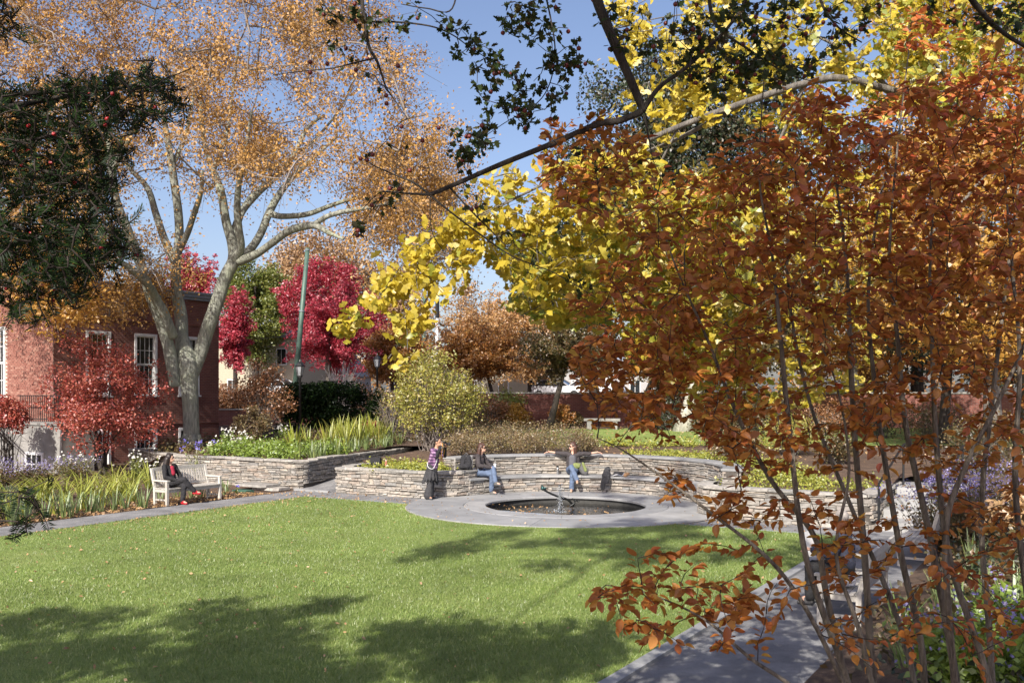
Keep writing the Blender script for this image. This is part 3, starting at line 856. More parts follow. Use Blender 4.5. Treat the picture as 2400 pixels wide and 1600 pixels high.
mb = MB(); mb.box((-0.01, -2.2, 7.46), (0.0, -0.3, 9.2)); mb.build('side_wall', M_['brick'], wing)

# concrete areaway wall with its iron railings
pc = empty('concrete_porch', W(1.2, -16), 'low grey concrete porch wall with a small barred window, left of the red shrub', 'porch', rz=ROTU)
mb = MB()   # local: x along u, y = -v
L0, L1 = 3.1, -9.0
y0 = -3.1; y1 = 6
prof = [(0.0, -0.5), (0.0, 1.77), (1.4, 1.80), (1.4, -0.5)]
hx = [(y, 0) for y in ()]
mb.box((0.02, y0 + 0.02, -0.6), (1.35, y1, 1.72)); mb.build('block', M_['concrete'], pc)
MB().box((-0.03, y0 - 0.03, 1.722), (1.4, y1, 1.80)).build('coping', M_['concrete'], pc)
# window in the porch face (faces -x)
mb = MB(); ya, yb, za, zb = -2.05, -0.95, -0.15, 0.72
mb.box((-0.05, ya, za), (0.018, ya + 0.1, zb)); mb.box((-0.05, yb - 0.1, za), (0.018, yb, zb)); mb.box((-0.05, ya + 0.1, zb - 0.1), (0.018, yb - 0.1, zb)); mb.box((-0.05, ya + 0.1, za), (0.018, yb - 0.1, za + 0.06))
win = mb.build('window', M_['white'], pc)
MB().box((-0.012, ya + 0.1, za + 0.06), (0.016, yb - 0.1, zb - 0.1)).build('pane', M_['glass'], win)
mb = MB()
for k in (1, 2): 
    yy = ya + 0.1 + (yb - ya - 0.2) * k / 3; mb.box((-0.04, yy - 0.018, za + 0.06), (-0.014, yy + 0.018, zb - 0.1))
mb.box((-0.038, ya + 0.1, 0.26), (-0.015, yb - 0.1, 0.30)); mb.build('glazing_bar', M_['white'], win)
rl = empty('iron_railing', W(2.4, -16.2, 1.8), 'black iron picket railing on top of the concrete porch', 'railing', 'iron railings by the building', ROTU)
for i in range(26):
    MB().bar((-0.2, -2.2 + 0.12 * i, 0), (-0.2, -2.2 + 0.12 * i, 1.0), 0.022, 0.022).build('picket', M_['iron'], rl)
mb = MB(); mb.bar((-0.2, -2.26, 1.0), (-0.2, 1, 1.0), 0.04, 0.04); mb.bar((-0.2, -2.26, 0.1), (-0.2, 1, 0.1), 0.03, 0.03); mb.build('rail', M_['iron'], rl)
rl2 = empty('stair_railing', W(-0.2, -13.4), 'black iron stair railing sloping down in front of the concrete porch', 'railing', 'iron railings by the building', ROTU)
def rz_(y): return 1.05 + 0.55 * (y - 0.2)
for i in range(13):
    y = 0.2 + 0.17 * i
    MB().bar((0, y, max(0.0, rz_(y) - 0.95)), (0, y, rz_(y)), 0.022, 0.022).build('picket', M_['iron'], rl2)
mb = MB(); mb.bar((0, 0.15, rz_(0.15)), (0, 3.2, rz_(3.2)), 0.05, 0.035); mb.bar((0, 0.2, rz_(0.2) - 0.12), (0, 3.2, rz_(3.2) - 0.12), 0.025, 0.02); mb.bar((0, 0.2, -0.05), (0, 0.2, 1.07), 0.05, 0.05); mb.build('rail', M_['iron'], rl2)

# ------------------------------------------------------------------ long brick garden wall at the back
ga, gb_ = Vector((-1.8, 51.2, 0)), Vector((36, 36.5, 0))
gl = (gb_ - ga).length; gd = (gb_ - ga).normalized()
gw = empty('brick_garden_wall', ga, 'long red brick garden wall with stone coping behind the upper lawn', 'brick wall', rz=math.atan2(gd.y, gd.x))
MB().box((0, 0, 0.6), (gl, 0.35, 2.86)).build('wall', M_['brick'], gw)
for i in range(int(gl / 0.9)): MB().box((0.9 * i + 0.004, -0.05, 2.862), (0.9 * i + 0.896, 0.40, 2.94)).build('coping_stone', M_['capstone'], gw)
# low brick wall behind the left trees, topped by a hedge
g2 = empty('brick_boundary_wall', Vector((-18, 54, 0)), 'short brick boundary wall under the russet hedge, right of the building', 'brick wall', rz=R(-8))
MB().box((0, 0, 0.3), (9.5, 0.3, 1.95)).build('wall', M_['brick'], g2)
MB().box((-0.02, -0.04, 1.952), (9.52, 0.34, 2.02)).build('coping', M_['capstone'], g2)
# ------------------------------------------------------------------ bronze and water jet in the pool
fo = empty('pool_fountain', PC + Vector((0, 0, -0.3)), 'clear water jet bubbling up in the middle of the round pool', 'fountain')
m_jet, nt, b = newmat('splashing_water')
b.inputs['Base Color'].default_value = (0.85, 0.9, 0.95, 1); b.inputs['Roughness'].default_value = 0.12; b.inputs['Transmission Weight'].default_value = 0.88; b.inputs['IOR'].default_value = 1.25
jp = G(1313, 1197, 0.0)
def rel(px, py, Y, o): return P(px, py, Y) - Vector(o.location)
Yj = jp.y
mb = MB(); g = np.random.RandomState(5)
for k in range(5):
    pts = [rel(1313 + g.normal() * 2.2, y, Yj + g.normal() * 0.02, fo) for y in np.linspace(1196, 1140 + abs(g.normal()) * 14, 14)]
    mb.tube(wob([tuple(p) for p in pts], 0.006, g), [0.019 * (1 - 0.75 * i / 13) * g.uniform(0.4, 1.3) + 0.003 for i in range(14)], 6)
for k in range(150):
    h = g.uniform(0, 0.70); mb.ball(rel(1313, 1196, Yj, fo) + Vector((g.normal() * 0.04, g.normal() * 0.04, h)), g.uniform(0.004, 0.014), 5, 4)
mb.build('water_jet', m_jet, fo, True)
mb = MB()
for k in range(70):
    a = g.uniform(0, 6.28); r = abs(g.normal()) * 0.10; mb.ball(rel(1311, 1199, Yj, fo) + Vector((r * math.cos(a), r * math.sin(a), abs(g.normal()) * 0.03)), g.uniform(0.008, 0.026), 5, 4)
mb.build('splash', m_jet, fo, True)
MB().tube([rel(1316, 1200, Yj, fo), rel(1312, 1192, Yj, fo)], [0.05, 0.03], 10).build('nozzle', M_['iron'], fo)
m_brz = mat_plain('patinated_bronze', (0.035, 0.085, 0.085), 0.45, 0.7, 0.4, 9, 0.2)
m_brz2 = mat_plain('dark_bronze', (0.02, 0.022, 0.022), 0.4, 0.6, 0.3, 9, 0.2)
sc1 = empty('bronze_sculpture', PC + Vector((0, 0.6, -0.3)), 'bronze bird head on a long curving neck rising from the pool', 'sculpture')
YS = 25.6
pts = spline([tuple(rel(x, y, YS + d, sc1)) for x, y, d in ((1345, 1186, 0.1), (1330, 1170, 0.05), (1305, 1162, 0), (1285, 1153, 0), (1276, 1148, 0), (1272, 1145, 0))], 6)
MB().tube(pts, list(np.linspace(0.030, 0.026, len(pts))), 10).build('neck', m_brz2, sc1, True)
h0 = rel(1272, 1144, YS, sc1)
mb = MB(); mb.ball(h0, 0.055, 10, 8, (1, 0.8, 1.1)); mb.tube([h0, h0 + Vector((0.09, 0, 0.015)), h0 + Vector((0.15, 0, 0.02))], [0.04, 0.022, 0.004], 8); mb.tube([h0 + Vector((0.02, 0, -0.03)), h0 + Vector((0.09, 0, -0.015))], [0.025, 0.004], 8)
mb.tube([h0 + Vector((-0.01, 0, 0.03)), h0 + Vector((-0.02, 0, 0.10))], [0.03, 0.004], 8)
mb.build('head', m_brz, sc1, True)
sc2 = empty('bronze_sculpture', PC + Vector((0.3, 0.3, -0.3)), 'dark forked bronze stem standing low in the pool right of the jet', 'sculpture')
YS = 25.2
mb = MB()
for l, r0, r1 in ((((1336, 1186), (1345, 1180), (1347, 1174), (1341, 1167)), 0.035, 0.014), (((1347, 1175), (1350, 1171), (1354, 1175), (1359, 1172)), 0.022, 0.012)):
    p_ = spline([tuple(rel(x, y, YS, sc2)) for x, y in l], 5); mb.tube(p_, list(np.linspace(r0, r1, len(p_))), 8)
mb.build('stem', m_brz2, sc2, True)

# ------------------------------------------------------------------ garden benches
def garden_bench(loc, rz, label, grp):
    r = empty('garden_bench', loc, label, 'bench', grp, rz)
    L, D = 1.83, 0.56
    m = M_['teak']
    for sx in (-1, 1):
        x = sx * (L / 2 - 0.035)
        MB().box((x - 0.033, D / 2 - 0.07, 0), (x + 0.033, D / 2 - 0.003, 0.62)).build('front_leg', m, r)
        mb = MB(); mb.bar((x, -D / 2 + 0.06, 0), (x, -D / 2 + 0.05, 0.44), 0.066, 0.066); mb.bar((x, -D / 2 + 0.05, 0.43), (x, -D / 2 - 0.09, 0.95), 0.064, 0.06); mb.build('back_leg', m, r)
        mb = MB(); mb.box((x - 0.045, -D / 2 - 0.01, 0.621), (x + 0.045, D / 2 + 0.03, 0.655)); mb.build('arm', m, r)
        MB().box((x - 0.02, -D / 2 + 0.08, 0.34), (x + 0.02, D / 2 - 0.072, 0.41)).build('side_rail', m, r)
        MB().box((x - 0.018, -D / 2 + 0.09, 0.12), (x + 0.018, D / 2 - 0.072, 0.16)).build('stretcher', m, r)
    MB().box((-L / 2 + 0.07, D / 2 - 0.06, 0.33), (L / 2 - 0.07, D / 2 - 0.02, 0.415)).build('apron', m, r)
    for i in range(7):
        y = D / 2 + 0.012 - i * 0.079
        MB().box((-L / 2 + (0.0 if 0 < i else 0.07), y - 0.068, 0.417), (L / 2 - (0.0 if 0 < i else 0.07), y, 0.44)).build('seat_slat', m, r)
    def bk(z): return -D / 2 + 0.05 - 0.14 * (z - 0.43) / 0.52
    mb = MB(); mb.bar((-L / 2 + 0.07, bk(0.5), 0.5), (L / 2 - 0.07, bk(0.5), 0.5), 0.035, 0.06); mb.build('lower_back_rail', m, r)
    mb = MB(); mb.bar((-L / 2 + 0.068, bk(0.91), 0.915), (L / 2 - 0.068, bk(0.91), 0.915), 0.04, 0.09); mb.build('top_rail', m, r)
    me = None
    for i in range(21):
        x = -L / 2 + 0.11 + (L - 0.22) * i / 20
        if me is None: me = MB().bar((0, bk(0.525), 0.525), (0, bk(0.87), 0.87), 0.045, 0.016, up=(0, 1, 0)).mesh('back_slat')
        link('back_slat', me, m, r, (x, 0, 0))
    return r
b1 = garden_bench(W(-2.5, -1.66 - 0.22, -0.02), ROTU + math.pi, 'silvered slatted wooden bench with a woman in black, beside the left gravel path', 'wooden garden benches')
MB().box((0.30, -0.386, 0.885), (0.52, -0.38, 0.935)).build('plaque', m_brz2, b1)
b2_ = garden_bench(W(-6.85, 16.2, -0.02), ROTU, 'wooden bench behind the orange shrub where the newspaper reader sits', 'wooden garden benches')
b3_ = garden_bench(W(-1.9, 16.35, -0.02), ROTU, 'empty wooden bench near the foot of the steps, half hidden by the shrub stems', 'wooden garden benches')
# stone bench before the brick wall
Ysb = 45.0; zb = upz(*UV(6.0, Ysb)); sb_ = empty('stone_bench', ((1412 - 1200) / F * Ysb, Ysb, zb), 'pale stone slab bench in the shade before the brick garden wall', 'stone bench', rz=R(-12))
MB().box((-0.85, -0.22, 0.40), (0.85, 0.22, 0.52)).build('slab', M_['concrete'], sb_)
for x in (-0.6, 0.6): MB().box((x - 0.11, -0.17, -0.05), (x + 0.11, 0.17, 0.398)).build('support', M_['concrete'], sb_)

# ------------------------------------------------------------------ lamp posts, poles and wires
m_lamp = mat_plain('lamp_glass', (0.30, 0.31, 0.34), 0.25, 0, 0.1, 4, 0)
m_green = mat_plain('green_painted_steel', (0.085, 0.145, 0.115), 0.5, 0.1, 0.18, 2)
def lamp_post(px, Y, ztop, z0, label, grp, s=1.0):
    x = (px - 1200) / F * Y
    r = empty('lamp_post', (x, Y, z0), label, 'lamp post', grp)
    H = ztop - z0; hl = H - 0.86 * s
    MB().lathe([(0.16*s, 0), (0.16*s, 0.12), (0.12*s, 0.16), (0.12*s, 0.55), (0.09*s, 0.62), (0.07*s, 0.7)], 14).build('base', M_['iron'], r)
    MB().lathe([(0.068*s, 0.69), (0.055*s, hl - 0.1), (0.085*s, hl - 0.06), (0.06*s, hl - 0.03), (0.12*s, hl)], 14).build('shaft', M_['iron'], r, True)
    la = MB().lathe([(0.13*s, hl), (0.13*s, hl + 0.04), (0.15*s, hl + 0.05)], 6).build('lantern', M_['iron'], r)
    n = 6
    fr = MB()
    for i in range(n):
        a0, a1 = 2*math.pi*i/n, 2*math.pi*(i+1)/n
        p = [Vector((rr*math.cos(a), rr*math.sin(a), z)) for rr, z, a in ((0.135*s, hl+0.05, a0), (0.135*s, hl+0.05, a1), (0.215*s, hl+0.50*s, a1), (0.215*s, hl+0.50*s, a0))]
        MB().add([v * 1 for v in p] + [Vector((v.x*0.96, v.y*0.96, v.z)) for v in p], [(0,1,2,3),(7,6,5,4),(0,4,5,1),(1,5,6,2),(2,6,7,3),(3,7,4,0)]).build('lamp_pane', m_lamp, la)
        fr.bar(p[0]*1.0, p[3], 0.022*s, 0.022*s)
    fr.lathe([(0.235*s, hl+0.50*s), (0.25*s, hl+0.53*s), (0.13*s, hl+0.68*s), (0.05*s, hl+0.72*s), (0.05*s, hl+0.76*s), (0.015*s, hl+0.86*s)], 6)
    fr.build('roof', M_['iron'], la)
    MB().lathe([(0.03*s, hl+0.06), (0.055*s, hl+0.2), (0.05*s, hl+0.35), (0.02*s, hl+0.4)], 10).build('bulb', M_['white'], la, True)
    return r
lamp_post(703, 40.0, 4.30, 0.9, 'black lantern lamp post standing before the dark yew hedge', 'black garden lamp posts', 0.85)
lamp_post(884, 58.0, HC - (845 - HZ) / F * 58 + 0.45, 1.5, 'distant black lamp post against the orange leaves right of the crimson maple', 'black garden lamp posts')
lamp_post(938, 66.0, HC - (858 - HZ) / F * 66 + 0.45, 1.7, 'farthest black lamp post, just left of the yellow green shrub', 'black garden lamp posts')
def util_pole(p0, p1, r0, r1, name, label, mat, collars=()):
    r = empty(name, p0, label, 'pole')
    d = p1 - p0
    MB().tube([Vector(), d * 0.5, d], [r0, (r0 + r1) / 2, r1], 14).build('shaft', mat, r, True)
    for t in collars:
        MB().tube([d * t, d * (t + 0.006)], (r0 + (r1 - r0) * t) * 1.25, 14).build('collar', M_['slate'], r)
    MB().tube([Vector((0, 0, -0.05)), Vector((0, 0, 0.3))], r0 * 1.5, 14).build('base', mat, r)
    return r
Yp = 60.0
util_pole(Vector(((686 - 1200) / F * Yp, Yp, 1.5)), P(721, 581, Yp), 0.19, 0.13, 'trolley_pole', 'tall leaning green steel pole before the crimson maple', m_green, (0.62, 0.985))
Yp2 = 78.0
util_pole(Vector(((991 - 1200) / F * Yp2, Yp2, 1.9)), P(995, 690, Yp2), 0.16, 0.12, 'trolley_pole', 'distant slim green pole behind the hanging yellow leaves', m_green, (0.7,))
Yp3 = 75.0
wp = util_pole(Vector(((1023 - 1200) / F * Yp3, Yp3, 1.9)), P(1025, 690, Yp3), 0.14, 0.11, 'street_light_pole', 'white street pole with a dark upper part, behind the yellow leaves', M_['white'], (0.5,))
mb = MB(); d = P(1025, 745, Yp3) - Vector(wp.location); e = P(1025, 680, Yp3) - Vector(wp.location); mb.tube([d, e], 0.16, 10); mb.build('dark_sleeve', M_['iron'], wp)
def wire(a, b2, sag, label):
    pts = [a.lerp(b2, t) - a + Vector((0, 0, -4 * sag * t * (1 - t))) for t in np.linspace(0, 1, 14)]
    o = MB().tube(pts, 0.012, 4).build('overhead_wire', M_['iron'], loc=a); tag(o, label, 'wire')
wire(P(717, 660, 60), P(1023, 702, 75), 0.5, 'upper overhead wire running right from the leaning green pole')
wire(P(700, 778, 60), P(1024, 760, 75), 0.3, 'lower overhead wire running right from the leaning green pole')
wire(P(1025, 715, 75), P(1600, 760, 85), 0.6, 'overhead wire running right from the white street pole')
wire(P(700, 782, 60), P(420, 778, 66), 0.4, 'overhead wire running left from the leaning green pole')

# ------------------------------------------------------------------ people
def capsule(mb, p, q, r0, r1=None, n=10, flat=1.0):
    r1 = r0 if r1 is None else r1
    p, q = Vector(p), Vector(q)
    d = q - p; L = d.length
    if L < 1e-5: d = Vector((0, 0, 1)); L = 1e-4
    d = d.normalized()
    pts, rad = [], []
    for k in range(4):
        a = math.pi / 2 * (1 - k / 4); pts.append(p - d * r0 * math.sin(a)); rad.append(max(1e-3, r0 * math.cos(a)))
    pts.append(p); rad.append(r0); pts.append(q); rad.append(r1)
    for k in range(1, 5):
        a = math.pi / 2 * k / 4; pts.append(q + d * r1 * math.sin(a)); rad.append(max(1e-3, r1 * math.cos(a)))
    mb.tube(pts, rad, n)
def ell(mb, c, r): mb.ball(c, 1.0, 14, 10, r)
def blob(mb, name, mat, parent, vox=0.012, sm=3):
    o = mb.build(name, mat, parent, True)
    m = o.modifiers.new('merge', 'REMESH'); m.mode = 'VOXEL'; m.voxel_size = vox; m.use_smooth_shade = True
    s = o.modifiers.new('soften', 'SMOOTH'); s.factor = 0.5; s.iterations = sm
    return o
m_skin = mat_plain('skin', (0.55, 0.33, 0.24), 0.55, 0, 0.08, 8, 0)
m_skin2 = mat_plain('tan_skin', (0.46, 0.26, 0.17), 0.55, 0, 0.08, 8, 0)
m_hair = mat_plain('dark_hair', (0.022, 0.014, 0.012), 0.5, 0, 0.5, 40, 0.6, bscale=90)
m_hairb = mat_plain('brown_hair', (0.06, 0.026, 0.018), 0.5, 0, 0.5, 40, 0.6, bscale=90)
m_hairg = mat_plain('grey_hair', (0.30, 0.27, 0.25), 0.6, 0, 0.3, 40, 0.5, bscale=90)
def cloth(name, c): return mat_plain(name, c, 0.9, 0, 0.2, 9, 0.4, bscale=22, bd=0.02)
m_black = cloth('black_cloth', (0.016, 0.016, 0.018)); m_char = cloth('charcoal_cloth', (0.040, 0.040, 0.044)); m_brn = cloth('dark_brown_knit', (0.050, 0.043, 0.046))
m_denim = cloth('blue_denim', (0.10, 0.14, 0.225)); m_white = cloth('white_cotton', (0.75, 0.75, 0.77)); m_navy = cloth('navy_cloth', (0.028, 0.032, 0.055)); m_red = mat_plain('red_leather', (0.42, 0.02, 0.03), 0.35, bmp=0)
m_dred = cloth('crimson_blouse', (0.28, 0.015, 0.04)); m_grey = mat_plain('grey_shoe', (0.10, 0.10, 0.10), 0.7); m_tan = mat_plain('tan_suede', (0.36, 0.27, 0.19), 0.9)
def plaid():
    m, nt, b = newmat('purple_plaid')
    tc = nt.nodes.new('ShaderNodeTexCoord'); outs = []
    for ax, sc_ in (('X', 17.0), ('Z', 15.0)):
        w = nt.nodes.new('ShaderNodeTexWave'); w.wave_type = 'BANDS'; w.bands_direction = ax; w.inputs['Scale'].default_value = sc_ / 6.28 * 1.6; w.inputs['Distortion'].default_value = 0.4
        nt.links.new(tc.outputs['Object'], w.inputs['Vector']); outs.append(w)
    a = nt.nodes.new('ShaderNodeMath'); a.operation = 'ADD'; nt.links.new(outs[0].outputs['Fac'], a.inputs[0]); nt.links.new(outs[1].outputs['Fac'], a.inputs[1])
    h = nt.nodes.new('ShaderNodeMath'); h.operation = 'MULTIPLY'; h.inputs[1].default_value = 0.5; nt.links.new(a.outputs[0], h.inputs[0])
    r = ramp(nt, [(0.15, (0.035, 0.018, 0.05)), (0.5, (0.14, 0.06, 0.15)), (0.9, (0.36, 0.24, 0.36))]); nt.links.new(h.outputs[0], r.inputs[0]); nt.links.new(r.outputs[0], b.inputs['Base Color']); b.inputs['Roughness'].default_value = 0.9
    return m
def hand(mb, wrist, d, up, spread=0.5, curl=0.35, s=1.0):
    """palm and five fingers from the wrist along d; 'up' is the back of the hand"""
    d = Vector(d).normalized(); up = Vector(up); up = (up - d * up.dot(d)).normalized(); x = d.cross(up)
    w = Vector(wrist)
    for k in (-1.5, -0.5, 0.5, 1.5):
        base = w + d * 0.085 * s + x * 0.019 * k * s
        capsule(mb, w + d * 0.01 * s + x * 0.013 * k * s, base, 0.0155 * s, 0.013 * s, 6)
        fd = (d + x * 0.16 * k * spread).normalized(); L = (0.078 - 0.008 * abs(k - 0.4)) * s
        m1 = base + fd * L * 0.5 - up * L * curl * 0.3; m2 = m1 + fd * L * 0.4 - up * L * curl * 0.7
        capsule(mb, base, m1, 0.0105 * s, 0.0095 * s, 6); capsule(mb, m1, m2, 0.0095 * s, 0.0075 * s, 6)
    b0 = w + d * 0.025 * s - x * 0.024 * s; b1_ = b0 + (d * 0.6 - x).normalized() * 0.045 * s - up * 0.008; b2 = b1_ + (d * 1.0 - x * 0.3).normalized() * 0.035 * s
    capsule(mb, b0, b1_, 0.014 * s, 0.012 * s, 6); capsule(mb, b1_, b2, 0.011 * s, 0.009 * s, 6)
fold_tx = bpy.data.textures.new('folds', 'CLOUDS'); fold_tx.noise_scale = 0.075
def folds(o):
    m = o.modifiers.new('folds', 'DISPLACE'); m.texture = fold_tx; m.strength = 0.032; m.mid_level = 0.5
def V3(*a): return Vector(a)
def person(loc, rz, label, J, skin, top, legs, shoe, hair, hairfn, sleeve=1.0, face=None, top_extra=None, legs_extra=None, s=1.0):
    r = empty('person', loc, label, 'person', None, rz)
    r.scale = (s, s, s)
    J = {k: Vector(v) for k, v in J.items()}
    fd = Vector(J.get('look', (0, 1, 0))).normalized(); fx = fd.cross(Vector((0, 0, 1))).normalized(); fu = fx.cross(fd)
    hd = J['head']
    mb = MB()
    M = Matrix((fx, fd, fu)).transposed().to_4x4(); M.translation = hd
    tmp = MB(); ell(tmp, (0, -0.005, 0.02), (0.074, 0.095, 0.098)); ell(tmp, (0, 0.022, -0.055), (0.055, 0.064, 0.062))
    capsule(tmp, (0, 0.086, 0.005), (0, 0.105, -0.028), 0.010, 0.014, 6); ell(tmp, (0, 0.082, -0.078), (0.026, 0.014, 0.017)); ell(tmp, (0, 0.088, -0.052), (0.022, 0.010, 0.008))
    for sx in (-1, 1): ell(tmp, (sx * 0.076, -0.005, -0.012), (0.012, 0.022, 0.032))
    mb.add([M @ Vector(v) for v in tmp.v], tmp.f)
    capsule(mb, J['neck'] - V3(0, 0, 0.04), hd - fu * 0.05, 0.052, 0.05)
    capsule(mb, J['pelvis'], J['chest'], 0.105, 0.115); capsule(mb, J['chest'], J['neck'] - V3(0, 0, 0.06), 0.115, 0.07)
    for sd in 'LR':
        capsule(mb, J['sh' + sd], J['el' + sd], 0.047, 0.038); capsule(mb, J['el' + sd], J['wr' + sd], 0.038, 0.025)
        hand(mb, J['wr' + sd], J.get('hd' + sd, (J['wr' + sd] - J['el' + sd])), J.get('hu' + sd, (0, 0, 1)), J.get('sp' + sd, Vector((0.6, 0, 0))).x, J.get('cu' + sd, Vector((0.4, 0, 0))).x)
        capsule(mb, J['hip' + sd], J['kn' + sd], 0.082, 0.055); capsule(mb, J['kn' + sd], J['an' + sd], 0.054, 0.036); capsule(mb, J['an' + sd], J['toe' + sd], 0.036, 0.028)
        capsule(mb, J['chest'] + V3(0, 0, 0.08), J['sh' + sd], 0.07, 0.055)
    blob(mb, 'body', skin, r, 0.009, 2)
    f = MB()
    for sx in (-1, 1): f.ball(M @ Vector((sx * 0.031, 0.080, 0.012)), 0.011, 8, 6)
    if face == 'sunglasses':
        g_ = MB()
        for sx in (-1, 1): g_.ball(M @ Vector((sx * 0.034, 0.087, 0.012)), 0.026, 10, 6, (1, 0.7, 0.75))
        g_.bar(M @ Vector((-0.075, 0.06, 0.018)), M @ Vector((-0.078, -0.01, 0.012)), 0.006, 0.008); g_.bar(M @ Vector((0.075, 0.06, 0.018)), M @ Vector((0.078, -0.01, 0.012)), 0.006, 0.008); g_.bar(M @ Vector((-0.02, 0.1, 0.018)), M @ Vector((0.02, 0.1, 0.018)), 0.006, 0.006)
        g_.build('sunglasses', mat_plain('dark_lens', (0.01, 0.008, 0.008), 0.15, bmp=0), r)
    else: f.build('eyes', m_hair, r)
    l = MB(); l.ball(M @ Vector((0, 0.097, -0.052)), 0.012, 8, 6, (1.6, 0.5, 0.5)); l.build('lips', mat_plain('lip_red', (0.36, 0.12, 0.11), 0.5, bmp=0), r)
    t = MB()
    capsule(t, J['pelvis'] + V3(0, 0, 0.0), J['chest'], 0.128, 0.135, 12); capsule(t, J['chest'], J['neck'] - V3(0, 0, 0.09), 0.135, 0.085, 12)
    for sd in 'LR':
        capsule(t, J['chest'] + V3(0, 0, 0.07), J['sh' + sd], 0.095, 0.072)
        e = J['el' + sd]; w_ = J['wr' + sd]
        if sleeve >= 0.5: 
            capsule(t, J['sh' + sd], e, 0.07, 0.058)
            if sleeve > 0.5: q = e.lerp(w_, (sleeve - 0.5) * 2 * 0.97); capsule(t, e, q, 0.058, 0.046)
        else: capsule(t, J['sh' + sd], J['sh' + sd].lerp(e, sleeve * 2), 0.07, 0.064)
    if top_extra: top_extra(t)
    folds(blob(t, 'top', top, r, 0.014, 3))
    p = MB()
    capsule(p, J['pelvis'] - V3(0, 0, 0.02), J['pelvis'] + V3(0, 0, 0.04), 0.128, 0.12, 12)
    for sd in 'LR':
        capsule(p, J['hip' + sd], J['kn' + sd], 0.098, 0.074); capsule(p, J['kn' + sd], J['an' + sd] + (J['kn' + sd] - J['an' + sd]) * 0.06, 0.072, J.get('flare', Vector((0.066, 0, 0))).x); capsule(p, J['pelvis'], J['hip' + sd], 0.12, 0.098)
    if legs_extra: legs_extra(p)
    folds(blob(p, 'trousers', legs, r, 0.014, 3))
    for sd in 'LR':
        q = MB(); a, to = J['an' + sd], J['toe' + sd]
        dn = Vector(J.get('sole' + sd, (0, 0, -1))).normalized()
        heel = a + dn * 0.055 - (to - a).normalized() * 0.02
        capsule(q, heel, to + dn * 0.01, 0.036, 0.034); capsule(q, a, a + (to - a) * 0.4, 0.044, 0.036)
        blob(q, 'shoe', shoe, r, 0.01, 2)
    h = MB(); hairfn(h, M, J); blob(h, 'hair', hair, r, 0.012, 2)
    return r, J
def facing(fx, fy): return math.atan2(fy, fx) - math.pi / 2
def seated(sh=0.5, cross='L', lean=0.0):
    J = dict(pelvis=(0, 0, sh + 0.12), chest=(0, lean * 0.5, sh + 0.40), neck=(0, lean * 0.85 + 0.01, sh + 0.62), head=(0, lean + 0.04, sh + 0.76),
             hipL=(-0.09, 0.04, sh + 0.10), hipR=(0.09, 0.04, sh + 0.10), knL=(-0.10, 0.45, sh + 0.09), knR=(0.10, 0.45, sh + 0.09), anL=(-0.10, 0.46, 0.09), anR=(0.10, 0.46, 0.09), toeL=(-0.11, 0.60, 0.045), toeR=(0.11, 0.60, 0.045),
             shL=(-0.165, lean * 0.8, sh + 0.55), shR=(0.165, lean * 0.8, sh + 0.55))
    if cross == 'L': J.update(knL=(0.02, 0.46, sh + 0.22), anL=(0.20, 0.62, sh - 0.14), toeL=(0.22, 0.76, sh - 0.19), knR=(0.05, 0.44, sh + 0.07), anR=(0.02, 0.40, 0.09), toeR=(0.02, 0.54, 0.045))
    if cross == 'R': J.update(knR=(-0.02, 0.46, sh + 0.22), anR=(-0.20, 0.62, sh - 0.14), toeR=(-0.22, 0.76, sh - 0.19), knL=(-0.05, 0.44, sh + 0.07), anL=(-0.02, 0.40, 0.09), toeL=(-0.02, 0.54, 0.045))
    return J
def long_hair(length, wide=0.06, side=0.0):
    def fn(h, M, J):
        T = lambda *a: M @ Vector(a)
        tmp = MB(); ell(tmp, (0, -0.022, 0.034), (0.089, 0.100, 0.100)); h.add([M @ Vector(v) for v in tmp.v], tmp.f)
        for sx in (-1, 0, 1):
            a = T(sx * 0.062, -0.05, -0.02); 
            b_ = Vector((a.x + sx * 0.025 + side * 0.5, a.y - 0.03, a.z - length * 0.5)); c = Vector((b_.x + side * 0.5, b_.y + (0.02 if sx else -0.02), b_.z - length * 0.5))
            capsule(h, a, b_, wide, wide * 1.05, 8); capsule(h, b_, c, wide * 1.05, wide * 0.5, 8)
        capsule(h, T(0, 0.055, 0.10), T(0, -0.05, 0.115), 0.035, 0.04, 8)
    return fn
# photographer
def bun(h, M, J):
    tmp = MB(); ell(tmp, (0, -0.022, 0.036), (0.086, 0.098, 0.098)); ell(tmp, (0, -0.075, 0.115), (0.055, 0.055, 0.045)); h.add([M @ Vector(v) for v in tmp.v], tmp.f)
JA = dict(pelvis=(0, 0.10, 0.90), chest=(0, 0.17, 1.20), neck=(0, 0.22, 1.42), head=(0, 0.27, 1.545), look=(0.1, 1, -0.05), hipL=(-0.10, 0.09, 0.88), hipR=(0.10, 0.09, 0.88), knL=(-0.11, 0.04, 0.47), knR=(0.13, 0.10, 0.48),
          anL=(-0.11, -0.05, 0.09), anR=(0.13, 0.05, 0.09), toeL=(-0.13, 0.10, 0.045), toeR=(0.22, 0.18, 0.045), shL=(-0.17, 0.19, 1.34), shR=(0.17, 0.19, 1.34), elL=(-0.24, 0.36, 1.16), elR=(0.25, 0.34, 1.17),
          wrL=(-0.06, 0.46, 1.42), wrR=(0.10, 0.42, 1.46), hdL=(0.3, 0.25, 0.5), hdR=(-0.35, 0.35, 0.45), huL=(-1, 0, 0.3), huR=(1, 0, 0.3), cuL=(1.2, 0, 0), cuR=(1.2, 0, 0), flare=(0.13, 0, 0))
